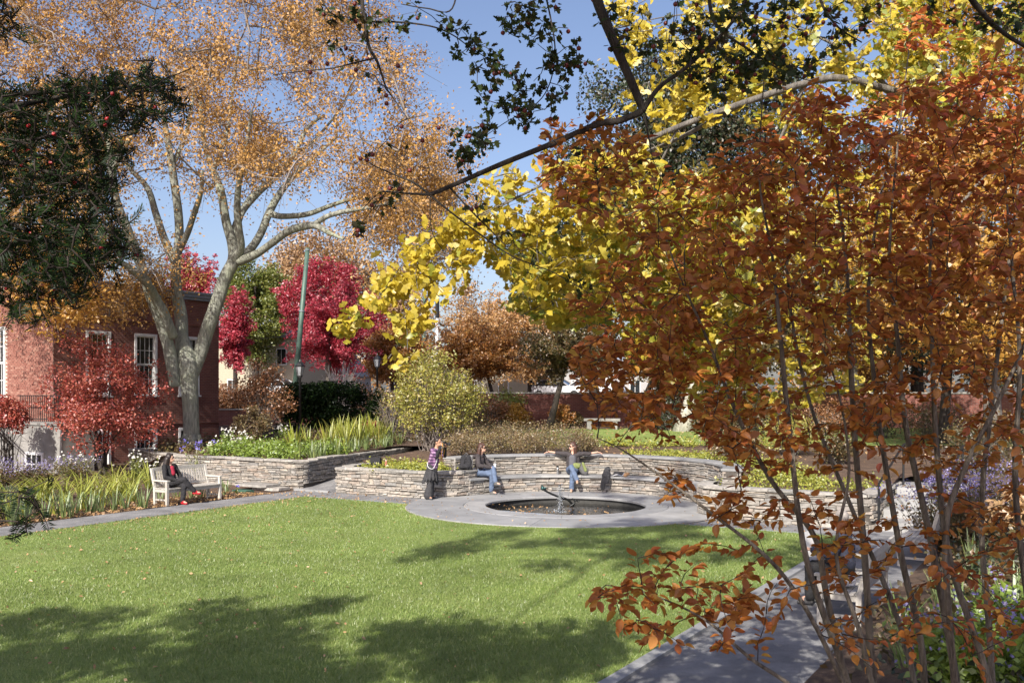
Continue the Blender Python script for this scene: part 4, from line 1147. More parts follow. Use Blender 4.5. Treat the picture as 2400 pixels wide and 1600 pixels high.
def skirt(p):
    for a in np.linspace(0, 6.28, 14): capsule(p, (0.09 * math.cos(a), 0.10 + 0.07 * math.sin(a), 0.92), (0.24 * math.cos(a) + 0.02, 0.05 + 0.20 * math.sin(a), 0.50 + 0.05 * math.sin(2 * a)), 0.05, 0.035, 6)
    capsule(p, (-0.20, 0.10, 0.56), (-0.24, 0.14, 0.38), 0.07, 0.02, 6)
def vest(t):
    capsule(t, (0, 0.09, 0.84), (0, 0.15, 1.05), 0.15, 0.145, 12)
pA, _ = person(W(1.06, 3.50, 0.03), facing(0.93, -0.36), 'person in purple plaid and black wrap trousers raising a camera', JA, m_skin2, plaid(), m_char, m_grey, m_hair, bun, 0.46, None, vest, skirt, 1.0)
mb = MB()
for sd in 'LR':
    capsule(mb, Vector(JA['sh' + sd]).lerp(Vector(JA['el' + sd]), 0.6), JA['el' + sd], 0.064, 0.055); capsule(mb, JA['el' + sd], Vector(JA['el' + sd]).lerp(Vector(JA['wr' + sd]), 0.9), 0.055, 0.042)
blob(mb, 'sleeves', m_black, pA, 0.012, 2)
cam_o = empty('camera', pA.matrix_basis @ Vector((0.02, 0.47, 1.50)), 'black camera held up to the eye of the person in plaid', 'camera', None, pA.rotation_euler.z)
MB().box((-0.07, -0.035, -0.045), (0.07, 0.035, 0.045)).box((-0.03, -0.03, 0.0452), (0.03, 0.03, 0.075)).build('camera_body', M_['iron'], cam_o)
MB().lathe([(0.035, 0), (0.035, 0.09), (0.042, 0.1), (0.042, 0.14)], 14, Matrix.Translation((0, 0.036, 0)) @ Matrix.Rotation(R(-90), 4, 'X')).build('lens', M_['iron'], cam_o, True)
mb = MB(); 
for sx, a in ((-1, -0.07), (1, 0.07)): mb.tube(spline([(a, -0.01, 0.03), (a * 1.2, -0.03, -0.15), (a * 0.9, -0.06, -0.32), (0.02, -0.08, -0.42)], 5), 0.010, 5)
mb.build('strap', mat_plain('yellow_black_strap', (0.42, 0.22, 0.03), 0.8), cam_o)
MB().tube(spline([(0.10, -0.02, -0.08), (0.18, -0.10, -0.30), (0.19, -0.16, -0.52), (0.18, -0.26, -0.66), (0.20, -0.38, -0.62), (0.19, -0.42, -0.48)], 6), 0.007, 5).build('cord', m_white, cam_o)
# woman seated at the left end of the curved bench
JB = seated(0.5, 'L', 0.06)
JB.update(elL=(-0.24, 0.16, 0.80), wrL=(-0.07, 0.38, 0.74), elR=(0.25, 0.14, 0.80), wrR=(0.08, 0.40, 0.75), hdL=(0.5, 0.6, -0.1), hdR=(-0.5, 0.6, -0.1), cuL=(1, 0, 0), cuR=(1, 0, 0), look=(-0.25, 1, 0.0))
pB, JBv = person(ring(3.62, R(-71), 0.02), facing(0.90, -0.44), 'person in dark hooded jacket and jeans at the left end of the curved bench', JB, m_skin, m_brn, m_denim, m_grey, m_hairb, long_hair(0.42, 0.062), 1.0, 'sunglasses', None, None, 1.04)
mb = MB(); capsule(mb, (0, -0.08, 0.58), (0, -0.03, 0.66), 0.135, 0.13, 12); capsule(mb, (-0.1, -0.1, 0.53), (0.1, -0.1, 0.53), 0.05, 0.05); blob(mb, 'shirt_hem', m_white, pB, 0.014, 2)
mb = MB(); capsule(mb, (-0.08, -0.09, 1.03), (0.08, -0.09, 1.03), 0.06, 0.06); blob(mb, 'hood', m_brn, pB, 0.014, 2)
cup = empty('paper_cup', pB.matrix_basis @ Vector((0.0, 0.50, 0.735)), 'white paper cup in the hands of the person at the left end of the bench', 'cup')
MB().lathe([(0.028, 0), (0.036, 0.10), (0.038, 0.104)], 12).build('cup_body', m_white, cup); MB().lathe([(0.04, 0.1045), (0.04, 0.115), (0.034, 0.12)], 12).build('cup_lid', m_white, cup); MB().tube([(0, 0, 0.12), (0.01, 0, 0.2)], 0.004, 6).build('straw', m_white, cup)
# woman in the middle with her arms spread along the coping
JC = seated(0.5, 'R', -0.10)
JC.update(elL=(-0.44, -0.16, 1.06), wrL=(-0.70, -0.16, 1.11), elR=(0.44, -0.16, 1.07), wrR=(0.70, -0.12, 1.11), hdL=(-1, 0.15, -0.18), hdR=(1, 0.25, -0.2), spL=(1.3, 0, 0), spR=(1.3, 0, 0), cuL=(0.5, 0, 0), cuR=(0.5, 0, 0), look=(0.85, 0.5, 0.0), flare=(0.072, 0, 0), huL=(0, 0, 1), huR=(0, 0, 1))
def cardi(t):
    for sx in (-1, 1): capsule(t, (sx * 0.13, -0.09, 0.55), (sx * 0.12, -0.09, 0.95), 0.07, 0.07)
aC = R(-24.5)
fC = PC - ring(3.6, aC)
pC, _ = person(ring(3.62, aC, 0.02), facing(fC.x - 0.25, fC.y), 'person in sunglasses with arms stretched along the coping of the curved bench', JC, m_skin, m_brn, m_denim, m_tan, m_hairb, long_hair(0.36, 0.06, 0.06), 0.62, 'sunglasses', cardi, None, 1.03)
mb = MB(); capsule(mb, (0, 0.03, 0.62), (0, -0.01, 0.93), 0.115, 0.115); blob(mb, 'grey_shirt', cloth('grey_cotton', (0.10, 0.10, 0.115)), pC, 0.014, 2)
mb = MB(); mb.ball((-0.06, -0.12, 1.33), 0.045, 8, 6); mb.build('green_hair_tie', mat_plain('teal_ribbon', (0.03, 0.33, 0.25), 0.6, bmp=0), pC)
# woman in black on the left bench
JD = seated(0.44, 'R', -0.08)
JD.update(elL=(-0.25, 0.06, 0.72), wrL=(-0.10, 0.28, 0.63), elR=(0.25, 0.06, 0.72), wrR=(0.06, 0.30, 0.64), hdL=(0.6, 0.5, 0), hdR=(-0.6, 0.5, 0), look=(-0.55, 1, 0.02), anR=(-0.24, 0.60, 0.34), toeR=(-0.33, 0.70, 0.29))
pD, _ = person(W(-3.02, -1.92, -0.02), facing(VA[0] + 0.10, VA[1]), 'person in black with red shoes seated on the silvered left bench', JD, m_skin, m_black, cloth('black_trousers', (0.022, 0.022, 0.026)), m_red, m_hair, long_hair(0.30, 0.075), 1.0)
mb = MB(); capsule(mb, (0, 0.075, 0.80), (0, 0.035, 0.95), 0.062, 0.06); blob(mb, 'blouse', m_dred, pD, 0.012, 2)
# newspaper reader on the right bench
JE = seated(0.44, 'none', 0.02)
JE.update(elL=(-0.27, 0.12, 0.72), wrL=(-0.20, 0.40, 0.78), elR=(0.27, 0.12, 0.72), wrR=(0.20, 0.40, 0.78), cuL=(1, 0, 0), cuR=(1, 0, 0), look=(-0.1, 1, -0.35))
def shorth(h, M, J):
    tmp = MB(); ell(tmp, (0, -0.022, 0.036), (0.084, 0.096, 0.096)); h.add([M @ Vector(v) for v in tmp.v], tmp.f)
pE, _ = person(W(-6.55, 16.02, -0.02), facing(-VA[0], -VA[1]), 'grey haired person in a navy jacket reading a newspaper on the right bench', JE, m_skin, m_navy, m_black, m_grey, m_hairg, shorth)
npz = empty('newspaper', pE.matrix_basis @ Vector((0, 0.47, 0.80)), 'open newspaper held by the grey haired reader', 'newspaper', None, pE.rotation_euler.z)
m_pap = mat_plain('newsprint', (0.62, 0.62, 0.62), 0.9, 0, 0.16, 26, 0)
for sx in (-1, 1):
    MB().add([(0, 0.05, -0.17), (sx * 0.29, -0.03, -0.15), (sx * 0.28, 0.03, 0.20), (0, 0.10, 0.18), (0, 0.052, -0.17), (sx * 0.29, -0.027, -0.15), (sx * 0.28, 0.033, 0.20), (0, 0.103, 0.18)], [(0,1,2,3),(7,6,5,4),(0,4,5,1),(1,5,6,2),(2,6,7,3),(3,7,4,0)]).build('page', m_pap, npz)
pb = empty('paper_bag', b2_.matrix_basis @ Vector((-0.55, 0.05, 0.442)), 'crumpled white paper beside the newspaper reader on the bench', 'paper')
mb = MB(); ell(mb, (0, 0, 0.07), (0.17, 0.14, 0.075)); o = mb.build('wrapping', m_white, pb, False)
tx = bpy.data.textures.new('crumple', 'CLOUDS'); tx.noise_scale = 0.09
def crumple(o, s=0.05):
    m = o.modifiers.new('crumple', 'DISPLACE'); m.texture = tx; m.strength = s; m.mid_level = 0.5
crumple(o, 0.08)

# ------------------------------------------------------------------ bags and small things on the walls
def soft(mb, name, mat, parent, s=0.04, vox=0.014):
    o = blob(mb, name, mat, parent, vox, 1); crumple(o, s); return o
m_bag = cloth('black_nylon', (0.022, 0.022, 0.026)); m_olive = cloth('olive_nylon', (0.17, 0.20, 0.07)); m_gryn = cloth('grey_nylon', (0.10, 0.10, 0.105))
bp = empty('backpack', P(1092, 1093, 27.2), 'black backpack standing on the pillar behind the photographer', 'backpack', 'backpacks on the curved bench', R(-20))
bp.location.z = 0.735
mb = MB()
for x in (-0.1, 0.1): capsule(mb, (x, 0, 0.08), (x * 0.7, 0.02, 0.34), 0.10, 0.085)
capsule(mb, (-0.09, -0.09, 0.1), (0.09, -0.09, 0.1), 0.07, 0.07); soft(mb, 'pack', m_bag, bp)
mb = MB(); mb.tube(spline([(-0.06, 0.03, 0.40), (0, 0.03, 0.47), (0.06, 0.03, 0.40)], 5), 0.012, 6); mb.tube(spline([(0.16, 0.0, 0.36), (0.21, -0.02, 0.22), (0.17, 0, 0.06)], 5), 0.016, 6); mb.build('strap', m_gryn, bp)
bq = empty('shoulder_bag', ring(3.72, R(-76.5), 0.502), 'dark slumped bag on the seat behind the person in the hooded jacket', 'bag', None, R(-30))
mb = MB(); capsule(mb, (-0.14, 0, 0.06), (0.12, 0.0, 0.06), 0.065, 0.06); capsule(mb, (-0.12, 0, 0.14), (-0.16, 0.02, 0.26), 0.06, 0.03); soft(mb, 'bag_body', m_bag, bq)
MB().tube(spline([(-0.16, 0.02, 0.30), (-0.05, 0.03, 0.26), (0.08, 0, 0.12)], 5), 0.014, 6).build('strap', m_gryn, bq)
fk = empty('thermos_flask', P(1307, 1106, 28.3), 'slim steel thermos flask on the seat left of the person with spread arms', 'flask')
fk.location = ring(3.74, R(-31), 0.503); fk.location.x = (1307 - 1200) / F * fk.location.y
m_steel = mat_plain('brushed_steel', (0.55, 0.56, 0.58), 0.25, 0.9, 0.1, 30, 0)
MB().lathe([(0.034, 0), (0.036, 0.01), (0.036, 0.17), (0.03, 0.19)], 16).build('flask_body', m_steel, fk, False); MB().lathe([(0.031, 0.1905), (0.031, 0.245), (0.024, 0.25)], 16).build('flask_cap', M_['iron'], fk)
gb2 = empty('backpack', ring(3.62, R(-15.5), 0.505), 'olive and grey backpack slumped on the seat against the person with spread arms', 'backpack', 'backpacks on the curved bench', R(-25))
gb2.location.x = (1362 - 1200) / F * gb2.location.y
mb = MB(); capsule(mb, (0.10, 0, 0.09), (-0.06, 0.02, 0.27), 0.115, 0.09); capsule(mb, (0.14, -0.03, 0.08), (0.16, 0, 0.12), 0.09, 0.08); soft(mb, 'pack', m_gryn, gb2, 0.03)
mb = MB(); capsule(mb, (-0.07, -0.05, 0.27), (-0.19, -0.07, 0.29), 0.085, 0.06); capsule(mb, (-0.17, -0.07, 0.28), (-0.13, -0.12, 0.14), 0.06, 0.05); soft(mb, 'lid', m_olive, gb2, 0.03)
mb = MB(); capsule(mb, (0.08, -0.06, 0.34), (0.17, -0.08, 0.14), 0.04, 0.05); soft(mb, 'olive_panel', m_olive, gb2, 0.01)
mb = MB(); mb.tube(spline([(-0.09, -0.14, 0.2), (-0.12, -0.16, 0.05), (-0.11, -0.15, -0.1), (-0.10, -0.14, -0.25)], 5), 0.010, 5); mb.build('strap', m_bag, gb2)
ct = empty('folded_coat', ring(3.5, R(-1.5), 0.502), 'dark coat draped over the front edge of the curved seat', 'coat', None, 0)
ct.location.x = (1420 - 1200) / F * ct.location.y
mb = MB(); 
capsule(mb, (0.03, 0.10, 0.13), (0.06, 0.12, 0.17), 0.10, 0.09); capsule(mb, (0.05, 0.02, 0.06), (-0.03, -0.14, 0.04), 0.10, 0.09)
for x in (-0.10, -0.05, 0.0, 0.05): capsule(mb, (x + 0.02, -0.17, 0.03), (x - 0.02, -0.20, -0.16), 0.045, 0.04)
for x in (-0.12, -0.07): capsule(mb, (x, -0.20, -0.15), (x - 0.02, -0.20, -0.34), 0.045, 0.036)
soft(mb, 'coat_cloth', m_char, ct, 0.05)
hb = empty('helmet_bag', ring(3.78, R(5), 0.502), 'black and silver bag lying on the seat right of the draped coat', 'bag', None, R(5)); hb.location.x = (1450 - 1200) / F * hb.location.y
mb = MB(); capsule(mb, (-0.10, 0, 0.06), (0.08, 0, 0.07), 0.062, 0.075); soft(mb, 'bag_body', m_bag, hb, 0.05)
mb = MB(); mb.tube(spline([(-0.16, -0.05, 0.03), (-0.05, -0.08, 0.05), (0.08, -0.08, 0.02), (0.13, -0.06, 0.09)], 5), 0.014, 6); mb.build('silver_trim', m_steel, hb)
tb = empty('paper_bag', ring(3.74, R(10), 0.502), 'crumpled brown paper bag at the right of the things on the seat', 'paper bag'); tb.location.x = (1468 - 1200) / F * tb.location.y
mb = MB(); capsule(mb, (-0.03, 0, 0.05), (0.05, 0, 0.09), 0.06, 0.05); soft(mb, 'bag_body', mat_plain('kraft_paper', (0.42, 0.25, 0.13), 0.9), tb, 0.05)
sb2 = empty('satchel', Vector(((882 - 1200) / F * 28.4, 28.4, 0.725)), 'square black satchel standing on the planter wall left of the photographer', 'satchel', None, R(-25))
mb = MB(); mb.box((-0.17, -0.06, 0), (0.17, 0.06, 0.26)); o = mb.build('satchel_body', m_bag, sb2); bv = o.modifiers.new('round', 'BEVEL'); bv.width = 0.02; bv.segments = 2
mb = MB(); mb.box((-0.172, -0.072, 0.12), (0.172, -0.062, 0.27)); mb.box((-0.172, -0.07, 0.262), (0.172, 0.07, 0.274)); mb.build('flap', m_bag, sb2); MB().box((-0.02, -0.078, 0.1), (0.02, -0.0725, 0.15)).build('buckle', m_steel, sb2)
MB().tube(spline([(-0.17, 0, 0.2), (-0.1, 0.02, 0.32), (0.08, 0.02, 0.31), (0.17, 0, 0.2)], 5), 0.010, 6).build('handle', m_bag, sb2)
ob = empty('drink_bottle', Vector(((905 - 1200) / F * 28.3, 28.3, 0.725)), 'small orange drink bottle on the wall beside the square black satchel', 'bottle')
MB().lathe([(0.033, 0), (0.036, 0.02), (0.036, 0.12), (0.018, 0.16), (0.018, 0.19)], 12).build('bottle_body', mat_plain('orange_plastic', (0.62, 0.24, 0.16), 0.35, bmp=0), ob, True); MB().lathe([(0.02, 0.191), (0.02, 0.21)], 10).build('bottle_cap', M_['white'], ob)

# ------------------------------------------------------------------ street beyond the wall
def car(loc, rz, col, label):
    r = empty('parked_car', loc, label, 'car', 'cars parked in the street beyond the wall', rz)
    mp_ = mat_plain('car_paint', col, 0.25, 0.0, 0.04, 2, 0)
    prof = [(-2.2, 0.45), (-2.25, 0.75), (-2.1, 0.92), (-1.45, 0.98), (1.0, 0.98), (2.0, 0.86), (2.2, 0.7), (2.22, 0.4), (2.0, 0.25), (-2.0, 0.25)]
    mb = MB(); n = len(prof)
    for y in (-0.86, 0.86): mb.v += [(x, y * (0.96 if z > 0.9 else 1), z) for x, z in prof]
    mb.f += [tuple(range(n))[::-1], tuple(range(n, 2 * n))] + [(i, (i + 1) % n, n + (i + 1) % n, n + i) for i in range(n)]
    o = mb.build('body', mp_, r); bv = o.modifiers.new('round', 'BEVEL'); bv.width = 0.07; bv.segments = 2
    cab = [(-1.75, 0.97), (-1.15, 1.42), (0.25, 1.44), (1.0, 0.97)]
    mb = MB()
    for y, k in ((-0.80, 1), (0.80, 1)): mb.v += [(x, y * (1 if z < 1 else 0.8), z) for x, z in cab]
    mb.f += [(3, 2, 1, 0), (4, 5, 6, 7)] + [(i, (i + 1) % 4, 4 + (i + 1) % 4, 4 + i) for i in range(4)]
    mb.build('windows', M_['glass'], r)
    mb = MB(); mb.box((-1.12, -0.645, 1.425), (0.24, 0.645, 1.47))
    for sy in (-1, 1):
        for a, b2 in (((-1.76, sy*0.81, 0.97), (-1.15, sy*0.65, 1.44)), ((1.01, sy*0.81, 0.97), (0.25, sy*0.65, 1.45)), ((-0.4, sy*0.81, 0.97), (-0.42, sy*0.65, 1.44))): mb.bar(a, b2, 0.07, 0.05)
    mb.build('roof', mp_, r)
    for x in (-1.35, 1.35):
        for y in (-0.8, 0.8):
            Mx = Matrix.Translation((x, y - 0.1, 0.32)) @ Matrix.Rotation(R(-90), 4, 'X')
            w = MB().lathe([(0.2, 0), (0.32, 0.01), (0.32, 0.19), (0.2, 0.2)], 14, Mx).build('wheel', M_['iron'], r); MB().lathe([(0.02, -0.005), (0.19, -0.004), (0.19, 0.205), (0.02, 0.206)], 10, Mx).build('rim', m_steel, w)
    for y in (-0.62, 0.62): MB().ball((2.17, y, 0.66), 0.13, 8, 6, (0.5, 1.2, 0.7)).build('headlight', M_['white'], r)
zs_ = upz(48, 30) + 0.07
for px, Y, c, l in ((1395, 70, (0.75, 0.76, 0.78), 'white car parked beyond the brick wall, half hidden by orange leaves'), (1310, 74, (0.45, 0.46, 0.5), 'silver car parked beyond the brick wall left of the white one'), (660, 76, (0.5, 0.52, 0.55), 'pale grey car glimpsed under the crimson maple')):
    car(((px - 1200) / F * Y, Y, zs_ + 0.55), R(-20), c, l)
def far_house(px, Y, w, h, d, wall, label, rows, cols):
    x = (px - 1200) / F * Y
    r = empty('street_house', (x, Y, 1.6), label, 'house', 'houses across the street', R(-15))
    MB().box((-w/2, 0, 0), (w/2, d, h)).build('wall', wall, r)
    MB().add([(-w/2-0.3, -0.3, h), (w/2+0.3, -0.3, h), (w/2+0.3, d+0.3, h), (-w/2-0.3, d+0.3, h), (-w/2, d/2, h+2.2), (w/2, d/2, h+2.2)], [(0,1,5,4), (2,3,4,5), (0,4,3), (1,2,5), (0,3,2,1)]).build('roof', M_['slate'], r)
    for i in range(cols):
        for j in range(rows):
            cx = -w/2 + w * (i + 0.5) / cols; z = 1.0 + j * 2.9
            wi = MB().box((cx - 0.55, -0.06, z), (cx + 0.55, -0.001, z + 1.6)).build('window', M_['white'], r)
            MB().box((cx - 0.45, -0.07, z + 0.1), (cx - 0.02, -0.062, z + 1.5)).box((cx + 0.02, -0.07, z + 0.1), (cx + 0.45, -0.062, z + 1.5)).build('pane', M_['glass'], wi)
    MB().box((-0.5, -0.08, 0), (0.5, -0.002, 0.98)).build('door', M_['white'], r)
m_cream = mat_plain('cream_clapboard', (0.42, 0.38, 0.29), 0.8); m_pale = mat_plain('pale_grey_clapboard', (0.36, 0.36, 0.36), 0.8)
far_house(545, 92, 13, 6.5, 8, m_cream, 'cream house glimpsed under the left crimson maple', 2, 5)
far_house(700, 98, 9, 3.0, 8, m_pale, 'pale grey house glimpsed under the big crimson maple', 1, 4)
far_house(1180, 96, 15, 4.2, 8, m_cream, 'cream house glimpsed over the left end of the garden wall', 1, 5)
far_house(1420, 92, 14, 4.2, 8, m_pale, 'pale house across the street behind the white car', 1, 5)
# ------------------------------------------------------------------ bark and leaf materials
def bark_mat(name, lo, hi, green=None, scale=5.0):
    m, nt, b = newmat(name)
    tc = nt.nodes.new('ShaderNodeTexCoord'); mp = nt.nodes.new('ShaderNodeMapping'); mp.inputs['Scale'].default_value = (1, 1, 0.18)
    nt.links.new(tc.outputs['Object'], mp.inputs[0])
    n = nt.nodes.new('ShaderNodeTexNoise'); n.inputs['Scale'].default_value = scale * 4; n.inputs['Detail'].default_value = 6; n.inputs['Roughness'].default_value = 0.65
    nt.links.new(mp.outputs[0], n.inputs['Vector'])
    r = ramp(nt, [(0.33, lo), (0.66, hi)]); nt.links.new(n.outputs['Fac'], r.inputs[0])
    src = r.outputs[0]
    if green:
        n2 = noise(nt, 1.3, 5, 0.65); r2 = ramp(nt, [(0.48, (0, 0, 0)), (0.66, (1, 1, 1))]); nt.links.new(n2.outputs['Fac'], r2.inputs[0])
        mx = nt.nodes.new('ShaderNodeMixRGB'); mx.inputs[2].default_value = (*green, 1); nt.links.new(r2.outputs[0], mx.inputs[0]); nt.links.new(src, mx.inputs[1]); src = mx.outputs[0]
    nt.links.new(src, b.inputs['Base Color']); b.inputs['Roughness'].default_value = 0.95
    bump(nt, b, n.outputs['Fac'], 0.9, 0.05)
    return m
K_elm = bark_mat('grey_green_bark', (0.13, 0.135, 0.115), (0.37, 0.38, 0.325), (0.30, 0.325, 0.245), 4.0)
K_dark = bark_mat('dark_bark', (0.022, 0.018, 0.015), (0.07, 0.058, 0.048))
K_grey = bark_mat('grey_bark', (0.10, 0.09, 0.08), (0.24, 0.22, 0.19))
K_pale = bark_mat('pale_plane_bark', (0.28, 0.27, 0.23), (0.55, 0.54, 0.47), None, 2)
K_stem = bark_mat('grey_brown_stem', (0.07, 0.056, 0.046), (0.30, 0.26, 0.21), None, 10)
K_twig = mat_plain('dark_twig', (0.035, 0.026, 0.022), 0.9, bmp=0)
K_gtwig = mat_plain('grey_twig', (0.22, 0.19, 0.17), 0.9, bmp=0)
def L_(name, *cols, **k):
    n = len(cols); return mat_leaf(name, [(i / (n - 1), c) for i, c in enumerate(cols)], **k)
F_tan = L_('tan_autumn_leaves', (0.40, 0.225, 0.085), (0.52, 0.31, 0.12), (0.46, 0.26, 0.09), (0.56, 0.34, 0.13), (0.56, 0.31, 0.06), (0.46, 0.29, 0.14), transl=0.22, gloss=0.02)
F_amber = L_('amber_leaves', (0.55, 0.29, 0.05), (0.62, 0.36, 0.06), (0.50, 0.25, 0.06), (0.66, 0.40, 0.08), transl=0.4)
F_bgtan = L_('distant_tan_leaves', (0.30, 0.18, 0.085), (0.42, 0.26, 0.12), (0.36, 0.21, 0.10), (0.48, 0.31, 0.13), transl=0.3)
F_orange = L_('orange_leaves', (0.40, 0.16, 0.04), (0.52, 0.23, 0.05), (0.36, 0.19, 0.07), (0.48, 0.27, 0.07), transl=0.35)
F_rust = L_('rust_leaves', (0.30, 0.13, 0.05), (0.38, 0.20, 0.09), (0.28, 0.15, 0.07), (0.44, 0.17, 0.06), transl=0.3)
F_gtan = L_('golden_tan_leaves', (0.42, 0.24, 0.09), (0.50, 0.29, 0.10), (0.44, 0.21, 0.07), (0.54, 0.34, 0.13), (0.40, 0.26, 0.14), transl=0.3)
F_crim = L_('crimson_leaves', (0.54, 0.035, 0.075), (0.66, 0.08, 0.12), (0.34, 0.018, 0.045), (0.70, 0.15, 0.17), (0.24, 0.015, 0.03), (0.58, 0.05, 0.08), transl=0.4)
F_red = L_('brick_red_leaves', (0.40, 0.08, 0.06), (0.52, 0.13, 0.085), (0.34, 0.075, 0.06), (0.54, 0.20, 0.11), (0.46, 0.06, 0.06), transl=0.35)
F_ygreen = L_('yellow_green_leaves', (0.20, 0.22, 0.035), (0.15, 0.20, 0.035), (0.27, 0.27, 0.05), (0.11, 0.16, 0.03), transl=0.4)
F_pgreen = L_('pale_yellow_green_leaves', (0.36, 0.36, 0.07), (0.45, 0.42, 0.075), (0.28, 0.31, 0.06), (0.42, 0.35, 0.09), (0.32, 0.24, 0.08), transl=0.35)
F_dgreen = L_('dark_green_leaves', (0.035, 0.055, 0.025), (0.05, 0.075, 0.03), (0.03, 0.045, 0.025), (0.085, 0.075, 0.04), (0.11, 0.08, 0.04), transl=0.25, gloss=0.05)
F_yew = L_('yew_needles', (0.008, 0.019, 0.006), (0.015, 0.032, 0.009), (0.006, 0.014, 0.005), (0.035, 0.068, 0.014), transl=0.15, gloss=0.012)
F_olive = L_('olive_rust_leaves', (0.11, 0.10, 0.035), (0.16, 0.11, 0.04), (0.09, 0.09, 0.04), (0.22, 0.12, 0.045), (0.14, 0.14, 0.05), transl=0.3)
F_gold = L_('golden_leaves', (0.50, 0.27, 0.035), (0.58, 0.34, 0.05), (0.42, 0.21, 0.03), (0.62, 0.40, 0.08), transl=0.4)
F_gink = L_('ginkgo_yellow', (0.62, 0.47, 0.035), (0.70, 0.55, 0.06), (0.56, 0.44, 0.035), (0.74, 0.60, 0.11), (0.50, 0.44, 0.04), transl=0.42, gloss=0.05)
F_ginkg = L_('ginkgo_green', (0.30, 0.33, 0.04), (0.40, 0.40, 0.04), (0.22, 0.28, 0.04), (0.48, 0.44, 0.05), transl=0.42, gloss=0.05)
F_shrub = L_('burnt_orange_leaves', (0.46, 0.165, 0.035), (0.56, 0.22, 0.045), (0.36, 0.12, 0.032), (0.60, 0.28, 0.055), (0.30, 0.095, 0.035), (0.50, 0.15, 0.038), (0.58, 0.34, 0.06), (0.42, 0.12, 0.04), transl=0.40, gloss=0.03)
F_shrubr = L_('orange_red_leaves', (0.55, 0.16, 0.04), (0.62, 0.22, 0.06), (0.50, 0.10, 0.04), (0.60, 0.28, 0.06), transl=0.38, gloss=0.04)
F_haw = L_('hawthorn_leaves', (0.03, 0.05, 0.016), (0.05, 0.075, 0.02), (0.025, 0.038, 0.016), (0.065, 0.08, 0.02), (0.07, 0.045, 0.018), transl=0.3, gloss=0.015)
F_iris = L_('iris_blades', (0.20, 0.27, 0.10), (0.26, 0.33, 0.14), (0.16, 0.24, 0.07), (0.32, 0.37, 0.12), transl=0.3)
F_day = L_('daylily_blades', (0.30, 0.35, 0.05), (0.40, 0.42, 0.07), (0.24, 0.30, 0.045), (0.46, 0.40, 0.10), transl=0.3)
F_dry = L_('dry_leaves', (0.42, 0.26, 0.12), (0.50, 0.33, 0.16), (0.34, 0.19, 0.09), transl=0.2)
F_cover = L_('lime_ground_cover', (0.30, 0.34, 0.05), (0.42, 0.42, 0.06), (0.22, 0.28, 0.045), (0.48, 0.44, 0.07), transl=0.35)
F_fern = L_('bright_green_foliage', (0.19, 0.29, 0.04), (0.28, 0.38, 0.055), (0.14, 0.22, 0.035), transl=0.35)
F_brown = L_('brown_twiggy_leaves', (0.20, 0.13, 0.065), (0.28, 0.20, 0.10), (0.16, 0.12, 0.06), (0.30, 0.26, 0.10), (0.24, 0.13, 0.06), transl=0.25)
F_purple = L_('aster_blossoms', (0.20, 0.17, 0.42), (0.27, 0.23, 0.50), (0.16, 0.13, 0.34), transl=0.3)
F_whitef = L_('white_blossoms', (0.75, 0.74, 0.70), (0.82, 0.80, 0.76), transl=0.2)
F_blue = L_('monkshood_blossoms', (0.12, 0.10, 0.50), (0.20, 0.16, 0.60), transl=0.3)

# ------------------------------------------------------------------ generic trees and shrubs
def ellips(c, r, n, g, shell=0.45, flat=0.0):
    d = unit(g.normal(size=(n, 3))); rad = g.uniform(shell, 1.0, n) ** 0.7
    return np.asarray(c) + d * np.asarray(r) * rad[:, None]
def leaf_blob(name, centers, radii, n, size, mat, parent, g, tmpl=LEAF2, up=0.5, svar=0.35, org=None):
    k = g.choice(len(centers), n, p=radii ** 2 / (radii ** 2).sum())
    pos = centers[k] + np.clip(g.normal(size=(n, 3)), -1.7, 1.7) * radii[k][:, None] * np.array([0.6, 0.6, 0.45])
    sz = size * g.uniform(1 - svar, 1 + svar, n)
    Rm = frames(n, g, (0, -0.15, 1), up, (0, 0, -1), 0.6)
    o = link(name, leaf_mesh(name, pos - org, sz, Rm, tmpl), mat, parent); o['kind'] = 'stuff'
    return pos
def tree(name, label, base, fork, top, tr, centers, radii, n, size, lmat, bmat, seed, tmpl=LEAF2, group=None, cat='tree', lean=(0, 0), twr=0.018, up=0.5):
    g = np.random.RandomState(seed)
    r = empty(name, base, label, cat, group)
    b = np.array(base, float)
    zt = np.linspace(0, 1, 9)
    tp = np.stack([b[0] + lean[0] * zt + g.normal(size=9) * tr * 0.35 * zt, b[1] + lean[1] * zt + g.normal(size=9) * tr * 0.35 * zt, b[2] - 0.2 + (top - b[2] + 0.2) * zt], 1)
    trad = tr * (1.0 - 0.82 * zt); trad[0] *= 1.35
    mb = MB(); mb.tube([Vector(p - b) for p in tp], list(trad), 10)
    nodes = spline(tp, 8); nodes = nodes[nodes[:, 2] > fork]
    tw = grow(nodes, list(centers), g, seg=0.4, sag=0.12)
    for pts, L in tw:
        rr = min(tr * 0.45, twr * (0.6 + L * 0.5)); mb.tube([Vector(p - b) for p in pts], list(np.linspace(rr, twr * 0.35, len(pts))), 5 if rr > 0.04 else 4, cap=False)
    mb.build('trunk', bmat, r, True)
    leaf_blob('crown', np.asarray(centers), np.asarray(radii), n, size, lmat, r, g, tmpl, up, org=b)
    return r
def box_px(px0, px1, py0, py1, Y):
    a = P(px0, py1, Y); b = P(px1, py0, Y)
    return ((a.x + b.x) / 2, Y, (a.z + b.z) / 2), ((b.x - a.x) / 2, (b.z - a.z) / 2)
